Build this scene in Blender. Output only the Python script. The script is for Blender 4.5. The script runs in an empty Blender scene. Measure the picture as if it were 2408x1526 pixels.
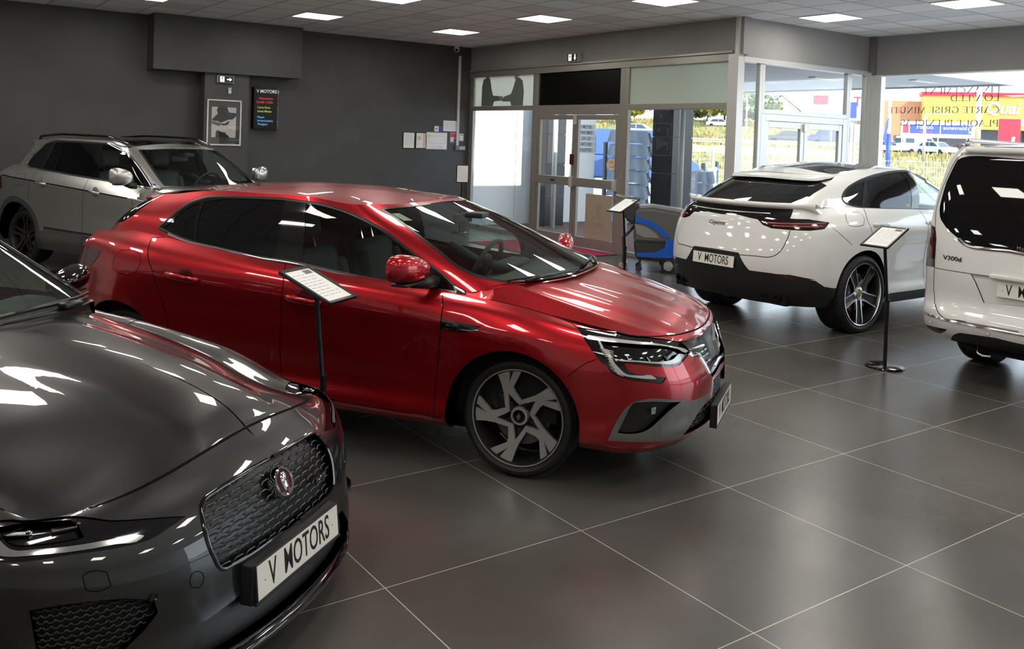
import numpy as np
def pchip(pts):
    """smooth monotone-ish interpolation through (x,y...) points"""
    a=np.array(pts,float); a=a[np.argsort(a[:,0],kind="stable")]; x=a[:,0]; y=a[:,1]
    if len(x)==1: return lambda t: np.full_like(np.asarray(t,float),y[0])
    h=np.diff(x); d=np.diff(y)/h; m=np.zeros(len(x))
    m[0]=d[0]; m[-1]=d[-1]
    for i in range(1,len(x)-1):
        if d[i-1]*d[i]>0:
            w1=2*h[i]+h[i-1]; w2=h[i]+2*h[i-1]
            m[i]=(w1+w2)/(w1/d[i-1]+w2/d[i])
    def f(t):
        t=np.clip(np.asarray(t,float),x[0],x[-1]); k=np.clip(np.searchsorted(x,t)-1,0,len(x)-2)
        s=(t-x[k])/h[k]; s2=s*s; s3=s2*s
        return (2*s3-3*s2+1)*y[k]+(s3-2*s2+s)*h[k]*m[k]+(-2*s3+3*s2)*y[k+1]+(s3-s2)*h[k]*m[k+1]
    return f
class Row:
    """one horizontal line round half a car: u 0..1 nose, 1..2 flank, 2..3 tail"""
    def __init__(s,xs,front,rear,w,z,zx=None):
        s.x0,s.x1=xs; s.f=front; s.r=rear; s.w=pchip(w)
        zz=list(z)
        if zx: zz+=[(1+(s.x0-x)/(s.x0-s.x1),v) for x,v in zx]
        s.z=pchip(zz)
    def __call__(s,u):
        u=np.asarray(u,float); P=np.empty(u.shape+(3,))
        a=np.clip(u,0,1)*np.pi/2; b=np.clip(3-u,0,1)*np.pi/2
        x=s.x0+(s.x1-s.x0)*np.clip(u-1,0,1); y=s.w(x)
        xf,n,m=s.f; F=u<1
        fx=s.x0+(xf-s.x0)*np.maximum(np.cos(a),0)**(2/m); fy=s.w(s.x0)*np.sin(a)**(2/n)
        xr,n,m=s.r; R=u>2
        rx=s.x1+(xr-s.x1)*np.maximum(np.cos(b),0)**(2/m); ry=s.w(s.x1)*np.sin(b)**(2/n)
        P[...,0]=np.where(F,fx,np.where(R,rx,x)); P[...,1]=np.where(F,fy,np.where(R,ry,y)); P[...,2]=s.z(u)
        return P
class Surf:
    def __init__(s,rows,crease=(),bump=None):
        s.rows=rows; s.cr=set(crease); s.bump=bump; s.umax=3.0; s.vmax=len(rows)-1.0
    def __call__(s,u,v):
        u=np.atleast_1d(np.asarray(u,float)); v=np.atleast_1d(np.asarray(v,float))
        A=np.stack([r(u) for r in s.rows]); K=len(s.rows)
        D=np.linalg.norm(np.diff(A,axis=0),axis=2)+1e-6; sl=np.diff(A,axis=0)/D[...,None]
        k=np.clip(np.floor(v).astype(int),0,K-2); t=(v-k)[:,None]; i=np.arange(len(u))
        def tan(j,seg):
            a=sl[seg,i]
            o=np.where(seg==j,j-1,j+0); o2=np.where(seg==j,j-1,j)  # the other segment at row j
            ok=(o2>=0)&(o2<=K-2)&~np.isin(j,list(s.cr))
            oc=np.clip(o2,0,K-2); da=D[seg,i][:,None]; db=D[oc,i][:,None]
            return np.where(ok[:,None],(a*db+sl[oc,i]*da)/(da+db),a)
        d=D[k,i][:,None]; m0=tan(k,k)*d; m1=tan(k+1,k)*d
        t2=t*t;t3=t2*t
        P=(2*t3-3*t2+1)*A[k,i]+(t3-2*t2+t)*m0+(-2*t3+3*t2)*A[k+1,i]+(t3-t2)*m1
        if s.bump is not None: P=s.bump(P,u,v)
        P[:,1]=np.maximum(P[:,1],0)
        return P
class Cap:
    """Coons cap: C centre line, E outer edge (a 0..1 front to back), F front edge, R back edge (b 0..1 centre to edge)"""
    def __init__(s,C,E,F,R,bump=None):
        s.C,s.E,s.F,s.R=C,E,F,R; s.bump=bump; s.umax=1.0; s.vmax=1.0
    def __call__(s,u,v):
        a=np.atleast_1d(np.asarray(u,float)); b=np.atleast_1d(np.asarray(v,float))
        A=a[:,None];B=b[:,None]; o=np.zeros(1); l=np.ones(1)
        P=(1-B)*s.C(a)+B*s.E(a)+(1-A)*s.F(b)+A*s.R(b)-((1-A)*(1-B)*s.F(o)+(1-A)*B*s.F(l)+A*(1-B)*s.R(o)+A*B*s.R(l))
        if s.bump is not None: P=s.bump(P,a,b)
        return P
def curve(pts):
    """smooth 3D curve t 0..1 through points, by chord length"""
    p=np.array(pts,float); d=np.r_[0,np.cumsum(np.linalg.norm(np.diff(p,axis=0),axis=1))]; d/=d[-1]
    f=[pchip(np.stack([d,p[:,k]],1)) for k in range(3)]
    return lambda t: np.stack([g(t) for g in f],-1)
def sub(fn,u0,u1): return lambda t: fn(u0+(u1-u0)*np.asarray(t,float))
def gauss(x,c,s): return np.exp(-((x-c)/s)**2)
def sstep(x,a,b):
    t=np.clip((x-a)/(b-a),0,1); return t*t*(3-2*t)
def normal(S,u,v,e=1e-3):
    u=np.atleast_1d(u);v=np.atleast_1d(v)
    u0=np.clip(u-e,0,S.umax);u1=np.clip(u+e,0,S.umax);v0=np.clip(v-e,0,S.vmax);v1=np.clip(v+e,0,S.vmax)
    n=np.cross(S(u1,v)-S(u0,v),S(u,v1)-S(u,v0)); L=np.linalg.norm(n,axis=1,keepdims=True)
    return n/np.maximum(L,1e-12)
import bpy, bmesh, math, random
from mathutils import Vector, Matrix, geometry
SC=bpy.context.scene; COL=SC.collection
def link(o): COL.objects.link(o); return o
def tag(o,label=None,cat=None,group=None,kind=None):
    if label: o['label']=label
    if cat: o['category']=cat
    if group: o['group']=group
    if kind: o['kind']=kind
    return o
def thing(name,label,cat,loc=(0,0,0),rz=0.0,group=None):
    o=link(bpy.data.objects.new(name,None)); o.location=loc; o.rotation_euler=(0,0,rz); o.empty_display_size=.1
    return tag(o,label,cat,group)
def mesh_obj(name,V,F,m=None,parent=None,N=None,smooth=True,label=None,kind=None,loc=None):
    me=bpy.data.meshes.new(name)
    me.from_pydata([tuple(map(float,p)) for p in V],[],[tuple(int(i) for i in f) for f in F])
    if smooth: me.polygons.foreach_set('use_smooth',[True]*len(me.polygons))
    if m: 
        for mm in (m if isinstance(m,(list,tuple)) else [m]): me.materials.append(mm)
    me.update()
    if N is not None: me.normals_split_custom_set_from_vertices([tuple(map(float,n)) for n in N])
    o=link(bpy.data.objects.new(name,me))
    if parent: o.parent=parent
    if loc is not None: o.location=loc
    if label: o['label']=label
    if kind: o['kind']=kind
    return o
class MB:
    """collects boxes, tubes, lathes and prisms into one mesh"""
    def __init__(s): s.V=[];s.F=[];s.M=[];s.mi=0
    def add(s,V,F,T=None):
        b=len(s.V)
        for p in V:
            p=Vector(p)
            if T is not None: p=T@p
            s.V.append(tuple(p))
        for f in F: s.F.append(tuple(b+i for i in f)); s.M.append(s.mi)
        return s
    def box(s,c,d,T=None,bev=0.0,rz=0.0):
        bm=bmesh.new(); bmesh.ops.create_cube(bm,size=1.0)
        bmesh.ops.scale(bm,vec=d,verts=bm.verts)
        if bev>0: bmesh.ops.bevel(bm,geom=list(bm.edges),offset=bev,segments=2,affect='EDGES',profile=.5)
        if rz: bmesh.ops.rotate(bm,cent=(0,0,0),matrix=Matrix.Rotation(rz,3,'Z'),verts=bm.verts)
        bmesh.ops.translate(bm,vec=c,verts=bm.verts)
        return s.bm(bm,T)
    def bm(s,bm,T=None):
        bm.verts.index_update(); s.add([v.co[:] for v in bm.verts],[[v.index for v in f.verts] for f in bm.faces],T); bm.free(); return s
    def box2(s,a,b,T=None,bev=0.0):
        return s.box([(a[i]+b[i])/2 for i in range(3)],[abs(b[i]-a[i]) for i in range(3)],T,bev)
    def tube(s,pts,r,n=8,T=None,closed=False,flat=1.0,up=None):
        P=[Vector(p) for p in pts]; m=len(P); rs=r if isinstance(r,(list,tuple)) else [r]*m
        V=[];F=[]; ref=Vector(up) if up else None
        for i,p in enumerate(P):
            a=P[(i-1)%m] if closed else P[max(i-1,0)]; b=P[(i+1)%m] if closed else P[min(i+1,m-1)]
            t=(b-a).normalized()
            if ref is None: ref=t.orthogonal()
            x=(ref-t*ref.dot(t)).normalized(); y=t.cross(x)
            if up is None: ref=x
            for k in range(n):
                q=2*math.pi*k/n; V.append(p+x*math.cos(q)*rs[i]*flat+y*math.sin(q)*rs[i])
        for i in range(m if closed else m-1):
            j=(i+1)%m
            for k in range(n): F.append((i*n+k,i*n+(k+1)%n,j*n+(k+1)%n,j*n+k))
        if not closed: F.append(tuple(range(n-1,-1,-1))); F.append(tuple((m-1)*n+k for k in range(n)))
        return s.add(V,F,T)
    def lathe(s,prof,n=48,T=None,close=False):
        """prof (r,z) about z axis"""
        V=[];F=[];m=len(prof)
        for k in range(n):
            a=2*math.pi*k/n
            for r,z in prof: V.append((r*math.cos(a),r*math.sin(a),z))
        for k in range(n):
            j=(k+1)%n
            for i in range(m-1): F.append((k*m+i,j*m+i,j*m+i+1,k*m+i+1))
            if close: F.append((k*m+m-1,j*m+m-1,j*m,k*m))
        return s.add(V,F,T)
    def prism(s,poly,z0,z1,T=None,top=None):
        """poly 2D outline extruded z0..z1 (top: another outline for the z1 face)"""
        n=len(poly); t=top or poly
        V=[(x,y,z0) for x,y in poly]+[(x,y,z1) for x,y in t]
        F=[tuple(range(n-1,-1,-1)),tuple(range(n,2*n))]+[(i,(i+1)%n,n+(i+1)%n,n+i) for i in range(n)]
        return s.add(V,F,T)
    def grid(s,fn,nu,nv,T=None,closeu=False):
        V=[fn(i/(nu-1) if not closeu else i/nu,j/(nv-1)) for i in range(nu) for j in range(nv)]
        F=[(i*nv+j,((i+1)%nu)*nv+j,((i+1)%nu)*nv+j+1,i*nv+j+1) for i in range(nu if closeu else nu-1) for j in range(nv-1)]
        return s.add(V,F,T)
    def build(s,name,m=None,parent=None,smooth=False,label=None,kind=None,loc=None,angle=None):
        o=mesh_obj(name,s.V,s.F,m,parent,None,smooth or angle is not None,label,kind,loc)
        if any(s.M): o.data.polygons.foreach_set('material_index',s.M)
        bm=bmesh.new(); bm.from_mesh(o.data); bmesh.ops.recalc_face_normals(bm,faces=bm.faces); bm.to_mesh(o.data); bm.free()
        if angle is not None: o.data.set_sharp_from_angle(angle=math.radians(angle))
        return o
# ---------- materials
MATS={}
def mat(name,col=(.5,.5,.5),rough=.5,metal=0.0,coat=0.0,emit=None,estr=0.0,spec=.5,crough=.03,trans=0,ior=1.45):
    if name in MATS: return MATS[name]
    m=bpy.data.materials.new(name); m.use_nodes=True; b=m.node_tree.nodes['Principled BSDF']
    b.inputs['Base Color'].default_value=(*col,1); b.inputs['Roughness'].default_value=rough; b.inputs['Metallic'].default_value=metal
    b.inputs['Coat Weight'].default_value=coat; b.inputs['Coat Roughness'].default_value=crough; b.inputs['Specular IOR Level'].default_value=spec
    b.inputs['IOR'].default_value=ior
    if emit: b.inputs['Emission Color'].default_value=(*emit,1); b.inputs['Emission Strength'].default_value=estr
    if trans: b.inputs['Transmission Weight'].default_value=trans
    MATS[name]=m; return m
def glass(name,tint=(.8,.9,.87),refl=1.0,ior=1.5):
    """thin window glass: tinted see-through plus a mirror by Fresnel"""
    if name in MATS: return MATS[name]
    m=bpy.data.materials.new(name); m.use_nodes=True; nt=m.node_tree; nt.nodes.clear()
    o=nt.nodes.new('ShaderNodeOutputMaterial'); mx=nt.nodes.new('ShaderNodeMixShader'); tr=nt.nodes.new('ShaderNodeBsdfTransparent'); gl=nt.nodes.new('ShaderNodeBsdfGlossy'); fr=nt.nodes.new('ShaderNodeFresnel')
    tr.inputs[0].default_value=(*tint,1); gl.inputs['Roughness'].default_value=.015; gl.inputs['Color'].default_value=(refl,refl,refl,1)
    geo=nt.nodes.new('ShaderNodeNewGeometry'); ma=nt.nodes.new('ShaderNodeMath'); ma.operation='MULTIPLY_ADD'; ma.inputs[1].default_value=1/ior-ior; ma.inputs[2].default_value=ior
    nt.links.new(geo.outputs['Backfacing'],ma.inputs[0]); nt.links.new(ma.outputs[0],fr.inputs['IOR'])
    nt.links.new(fr.outputs[0],mx.inputs[0]); nt.links.new(tr.outputs[0],mx.inputs[1]); nt.links.new(gl.outputs[0],mx.inputs[2]); nt.links.new(mx.outputs[0],o.inputs[0])
    MATS[name]=m; return m
# ---------- writing
def text_data(s,size,ext=.0006,sx=1.0,bold=0.0,align='CENTER',sp=1.0,shear=0.0):
    c=bpy.data.curves.new('t','FONT'); c.body=s; c.size=size; c.extrude=ext; c.align_x=align; c.align_y='CENTER'; c.offset=bold; c.space_character=sp; c.shear=shear; c.resolution_u=3
    o=bpy.data.objects.new('t',c); link(o); bpy.context.view_layer.update()
    me=bpy.data.meshes.new_from_object(o.evaluated_get(bpy.context.evaluated_depsgraph_get()))
    V=[(v.co.x*sx,v.co.y,v.co.z) for v in me.vertices]; F=[tuple(p.vertices) for p in me.polygons]
    bpy.data.objects.remove(o); bpy.data.curves.remove(c); bpy.data.meshes.remove(me)
    return V,F
def basis(o,x,y):
    x=Vector(x).normalized(); y=Vector(y); y=(y-x*y.dot(x)).normalized(); z=x.cross(y)
    M=Matrix.Identity(4)
    for i in range(3): M[i][0]=x[i];M[i][1]=y[i];M[i][2]=z[i];M[i][3]=o[i]
    return M
def text(name,s,M,m,size,parent=None,**k):
    """lettering laid in the xy plane of M"""
    mb=MB(); mb.add(*text_data(s,size,**k),M); return mb.build(name,m,parent)
# ---------- panels cut out of a smooth surface
def resample(P,d,su,sv,closed):
    P=np.asarray(P,float); Q=np.r_[P,P[:1]] if closed else P; out=[]
    for a,b in zip(Q[:-1],Q[1:]):
        n=max(1,int(np.ceil(np.hypot((b[0]-a[0])*su,(b[1]-a[1])*sv)/d)))
        for i in range(n): out.append(a+(b-a)*i/n)
    if not closed: out.append(Q[-1])
    return np.array(out)
def smooth_poly(P,su,sv,closed=True,ang=38,n=4):
    P=np.asarray(P,float); q=P*np.array([su,sv]); m=len(P); out=[]
    def turn(i):
        if not closed and (i==0 or i==m-1): return 180
        a=q[i]-q[i-1]; b=q[(i+1)%m]-q[i]; la,lb=np.linalg.norm(a),np.linalg.norm(b)
        if la<1e-9 or lb<1e-9: return 180
        return math.degrees(math.acos(max(-1,min(1,float(a@b/la/lb)))))
    T=[turn(i)<ang for i in range(m)]
    def tan(i):
        a=P[i]-P[i-1]; b=P[(i+1)%m]-P[i]; la=np.linalg.norm(a*[su,sv]); lb=np.linalg.norm(b*[su,sv])
        return (a/la*lb+b/lb*la)/(la+lb)
    for i in range(m if closed else m-1):
        j=(i+1)%m; d=P[j]-P[i]; L=np.linalg.norm(d*[su,sv])
        m0=tan(i)*L if T[i] else d; m1=tan(j)*L if T[j] else d
        for k in range(n):
            t=k/n; out.append((2*t**3-3*t*t+1)*P[i]+(t**3-2*t*t+t)*m0+(-2*t**3+3*t*t)*P[j]+(t**3-t*t)*m1)
    if not closed: out.append(P[-1])
    return np.array(out)
def inside(pts,poly):
    x,y=pts[:,0],pts[:,1]; r=np.zeros(len(pts),bool); px,py=poly[:,0],poly[:,1]; j=len(poly)-1
    for i in range(len(poly)):
        c=((py[i]>y)!=(py[j]>y))
        with np.errstate(all='ignore'): xx=(px[j]-px[i])*(y-py[i])/(py[j]-py[i])+px[i]
        r^=c&(x<xx); j=i
    return r
class Panels:
    def __init__(s,S,feats,us,vs,su,sv,d=.025,dom=None):
        """feats: [(name, closed uv outline)], later ones win"""
        s.S=S; s.su,s.sv=su,sv; d0=dom or (0,S.umax,0,S.vmax)
        P=[];E=[]
        def loop(Q,closed=True):
            b=len(P); n=len(Q)
            for p in Q: P.append((p[0]*su,p[1]*sv))
            for i in range(n if closed else n-1): E.append((b+i,b+(i+1)%n))
        e=1e-4
        loop(resample([(d0[0]+e,d0[2]+e),(d0[1]-e,d0[2]+e),(d0[1]-e,d0[3]-e),(d0[0]+e,d0[3]-e)],d,su,sv,True))
        polys=[]
        for n,Q in feats:
            Q=resample(Q,d,su,sv,True); polys.append((n,Q)); loop(Q)
        for u in us:
            for v in vs:
                if d0[0]+.004<u<d0[1]-.004 and d0[2]+.01<v<d0[3]-.01: P.append((u*su,v*sv))
        V,_,F,*_=geometry.delaunay_2d_cdt([Vector(p) for p in P],E,[],0,1e-5)
        s.uv=np.array([(p[0]/su,p[1]/sv) for p in V]); F=np.array([f for f in F if len(f)==3])
        c=s.uv[F].mean(1)
        ok=(c[:,0]>d0[0])&(c[:,0]<d0[1])&(c[:,1]>d0[2])&(c[:,1]<d0[3]); F=F[ok];c=c[ok]
        lab=np.array(['body']*len(F),dtype=object)
        for n,Q in polys: lab[inside(c,Q)]=n
        s.F=F;s.lab=lab
        uu=np.clip(s.uv[:,0],0,S.umax); vv=np.clip(s.uv[:,1],0,S.vmax)
        s.P=S(uu,vv); s.N=normal(S,uu,vv)
        cen=s.P.mean(0); cen[1]=0
        if ((s.P-cen)*s.N).sum(1).mean()<0: s.N=-s.N
    def geo(s,names,off=0.0,wall=None):
        F=s.F[np.isin(s.lab,list(names))]
        if len(F)==0: return np.zeros((0,3)),[],np.zeros((0,3))
        ids,inv=np.unique(F,return_inverse=True); F=inv.reshape(-1,3); P=s.P[ids]+s.N[ids]*off; N=s.N[ids]
        a,b,c=P[F[:,0]],P[F[:,1]],P[F[:,2]]
        fn=np.cross(b-a,c-a); fl=(fn*N[F[:,0]]).sum(1)<0; F=np.where(fl[:,None],F[:,::-1],F); F=[tuple(f) for f in F]
        w=off if wall is None else wall
        if abs(w)>1e-6:
            cnt={}
            for f in F:
                for i in range(3):
                    e=(f[i],f[(i+1)%3]); k=(min(e),max(e)); cnt.setdefault(k,[]).append(e)
            P2=list(P);N2=list(N); base={}
            for k,v in cnt.items():
                if len(v)!=1: continue
                i,j=v[0]; A,B=P[i],P[j]; A0,B0=A-N[i]*w,B-N[j]*w
                if A[1]<2e-3 and B[1]<2e-3: continue
                t=B-A; n=np.cross(t,N[i]); L=np.linalg.norm(n)
                if L<1e-9: continue
                n=n/L*(1 if w>0 else 1); b=len(P2); P2+=[A,B,B0,A0]; N2+=[n]*4; F.append((b+1,b,b+3,b+2))
            P=np.array(P2);N=np.array(N2)
        return P,F,N
    def build(s,name,names,m,parent,off=0.0,sym='join',wall=None,label=None,sides=(1,-1)):
        P,F,N=s.geo([names] if isinstance(names,str) else names,off,wall)
        return sym_build(name,P,F,N,m,parent,sym,label,sides)
def sym_build(name,P,F,N,m,parent,sym='join',label=None,sides=(1,-1)):
    if len(F)==0: return []
    R=np.array([1,-1,1.]); out=[]
    if sym=='join':
        n=len(P); P=np.array(P,float); mid=P[:,1]<2e-3; P[mid,1]=0; mp=np.arange(n)+n; mp[mid]=np.arange(n)[mid]
        if N is not None: N=np.array(N,float); N[mid,1]=0
        P2=np.r_[P,P*R]; F2=list(F)+[tuple(int(mp[i]) for i in f[::-1]) for f in F]; N2=None if N is None else np.r_[N,N*R]
        keep=np.unique(np.concatenate([np.array(f) for f in F2])); rm=np.full(2*n,-1); rm[keep]=np.arange(len(keep))
        F2=[tuple(int(rm[i]) for i in f) for f in F2]; F2=[f for f in F2 if len(set(f))==len(f)]
        out.append(mesh_obj(name,P2[keep],F2,m,parent,None if N is None else N2[keep],True,label))
    else:
        for sd in sides:
            if sd==1: out.append(mesh_obj(name,P,F,m,parent,N,True,label))
            else: out.append(mesh_obj(name,P*R,[f[::-1] for f in F],m,parent,None if N is None else N*R,True,label))
    return out
def ribbon_geo(S,uv,width,h=.001,off=.0006,closed=False,d=.02,su=2.5,sv=.12,smooth=True):
    Q=smooth_poly(uv,su,sv,closed) if smooth else np.asarray(uv,float)
    Q=resample(Q,d,su,sv,closed); u=np.clip(Q[:,0],0,S.umax);v=np.clip(Q[:,1],0,S.vmax)
    P=S(u,v);N=normal(S,u,v); c=P.mean(0)*np.array([1,0,1]); c[2]=.7; c[0]=np.clip(c[0],-2.2,-.3)
    N[((P-c)*N).sum(1)<0]*=-1
    if closed: T=np.roll(P,-1,0)-np.roll(P,1,0)
    else: T=np.gradient(P,axis=0)
    T/=np.maximum(np.linalg.norm(T,axis=1,keepdims=True),1e-9); B=np.cross(N,T)
    prof=[(-.5,0),(-.3,1),(.3,1),(.5,0)]; V=[];NN=[]
    for a,b in prof:
        V.append(P+B*width*a+N*(off+h*b)); n=N+B*a*(.9 if h>.002 else .1); NN.append(n/np.linalg.norm(n,axis=1,keepdims=True))
    n=len(P); V=np.concatenate(V);NN=np.concatenate(NN);F=[]
    for k in range(3):
        for i in range(n if closed else n-1):
            j=(i+1)%n; F.append((k*n+i,k*n+j,(k+1)*n+j,(k+1)*n+i))
    a,b,c2=V[F[0][0]],V[F[0][1]],V[F[0][2]]
    if np.dot(np.cross(b-a,c2-a),NN[F[0][0]])<0: F=[f[::-1] for f in F]
    return V,F,NN
def ribbons(name,specs,m,parent,sym='join',label=None,sides=(1,-1)):
    """specs: [(S,uv,kwargs)] joined to one mesh"""
    V=[];F=[];N=[];b=0
    for S,uv,k in specs:
        v,f,n=ribbon_geo(S,uv,**k); V.append(v);N.append(n);F+=[tuple(i+b for i in q) for q in f]; b+=len(v)
    return sym_build(name,np.concatenate(V),F,np.concatenate(N),m,parent,sym,label,sides)

def red_surfaces():
    X=(.50,-3.05); st=(.5,0,-.5,-1.4,-2.3,-2.67,-3.05)
    def row(xf,xr,w,zf,zs,zr,n=2.3,m=2.,nr=2.2,mr=2.0):
        return Row(X,(xf,n,m),(xr,nr,mr),list(zip(st,w)),[(0,zf[0]),(.5,zf[1])]+[(2.5,zr[0]),(3,zr[1])],list(zip(st,zs)))
    tub=[row(.85,-3.36,(.83,.84,.85,.86,.86,.85,.80),(.205,.225),(.235,.235,.235,.24,.25,.25,.25),(.25,.25)),
     row(.915,-3.41,(.86,.87,.885,.893,.89,.88,.83),(.27,.275),(.28,.28,.275,.295,.31,.31,.31),(.32,.32)),
     row(.93,-3.42,(.865,.875,.872,.865,.865,.88,.84),(.40,.40),(.40,)*7,(.42,.42)),
     row(.925,-3.42,(.872,.885,.88,.875,.88,.88,.79),(.54,.54),(.55,)*7,(.57,.57)),
     row(.885,-3.40,(.868,.895,.892,.89,.895,.885,.775),(.65,.66),(.68,.70,.71,.72,.74,.75,.75),(.75,.75)),
     row(.862,-3.37,(.84,.893,.90,.90,.905,.88,.765),(.70,.725),(.755,.80,.82,.86,.90,.92,.92),(.91,.90)),
     row(.848,-3.31,(.79,.855,.87,.865,.86,.83,.73),(.74,.765),(.80,.865,.90,.955,1.01,1.03,1.03),(1.0,.98)),
     row(.83,-3.20,(.72,.775,.79,.79,.775,.74,.67),(.765,.79),(.82,.905,.955,1.005,1.09,1.115,1.095),(1.07,1.035))]
    def flare(P,u,v):
        for cx,r in ((0,.37),(-2.669,.37)):
            d=np.hypot(P[:,0]-cx,P[:,2]-.32)
            P[:,1]+=.018*sstep(d,.60,.385)*sstep(v,0.,1.)*np.where(v<5,1,np.maximum(0,1-(v-5)/1.5))
        return P
    T=Surf(tub,bump=flare)
    gst=lambda *a:list(a)
    G=Surf([Row((-.40,-2.75),(.12,2.6,2.),(-3.18,2.8,2.2),[(-.4,.785),(-1.4,.79),(-2.3,.772),(-2.75,.715)],[(0,1.005),(.5,1.0),(2.5,1.075),(3,1.04)],[(-.4,.948),(-1.4,1.005),(-2.3,1.09),(-2.75,1.115)]),
     Row((-.66,-2.72),(-.24,2.8,2.),(-3.07,2.8,2.2),[(-.66,.742),(-1.4,.748),(-2.3,.725),(-2.72,.67)],[(0,1.14),(.5,1.135),(2.5,1.19),(3,1.16)],[(-.66,1.115),(-1.4,1.155),(-2.3,1.20),(-2.72,1.215)]),
     Row((-.92,-2.66),(-.58,2.9,2.),(-2.95,2.9,2.2),[(-.92,.688),(-1.4,.698),(-2.3,.668),(-2.66,.62)],[(0,1.27),(.5,1.265),(2.5,1.27),(3,1.255)],[(-.92,1.255),(-1.4,1.285),(-2.3,1.295),(-2.66,1.28)]),
     Row((-1.16,-2.58),(-.90,3.0,2.),(-2.83,3.0,2.2),[(-1.16,.60),(-1.5,.615),(-2.3,.595),(-2.58,.56)],[(0,1.378),(.5,1.374),(2.5,1.335),(3,1.345)],[(-1.16,1.37),(-1.5,1.40),(-2.0,1.40),(-2.3,1.382),(-2.58,1.35)])])
    top=G.rows[-1]
    roof=Cap(curve([(-.90,0,1.378),(-1.3,0,1.425),(-1.75,0,1.447),(-2.25,0,1.425),(-2.6,0,1.385),(-2.83,0,1.345)]),sub(top,.75,2.3),sub(top,0,.75),sub(top,3,2.3))
    def hb(P,a,b):
        e=np.abs(P[:,1])/(.50+.14*a)      # raised centre section with two creases
        P[:,2]+=(.012*(1-sstep(e,.80,1.0))+.006*gauss(e,.42,.10))*np.sin(np.pi*np.clip(a,0,1))**.6
        return P
    tt=tub[-1]
    E=curve(np.r_[T(np.array([.55,.8]),np.full(2,7.)),T(np.array([1.0,1.1,1.15,1.189]),np.full(4,7.))])
    hood=Cap(curve([(.83,0,.765),(.72,0,.835),(.5,0,.90),(.25,0,.955),(.10,0,.985),(.05,0,.992)]),E,lambda b:T(.55*np.asarray(b),np.full(np.shape(b),7.)),curve([(.05,0,.992),(.02,.3,.995),(-.06,.55,1.01),(-.18,.675,1.012),(-.195,.735,.975),(-.171,.787,.926)]),hb)
    return dict(tub=T,green=G,roof=roof,hood=hood)

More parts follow.
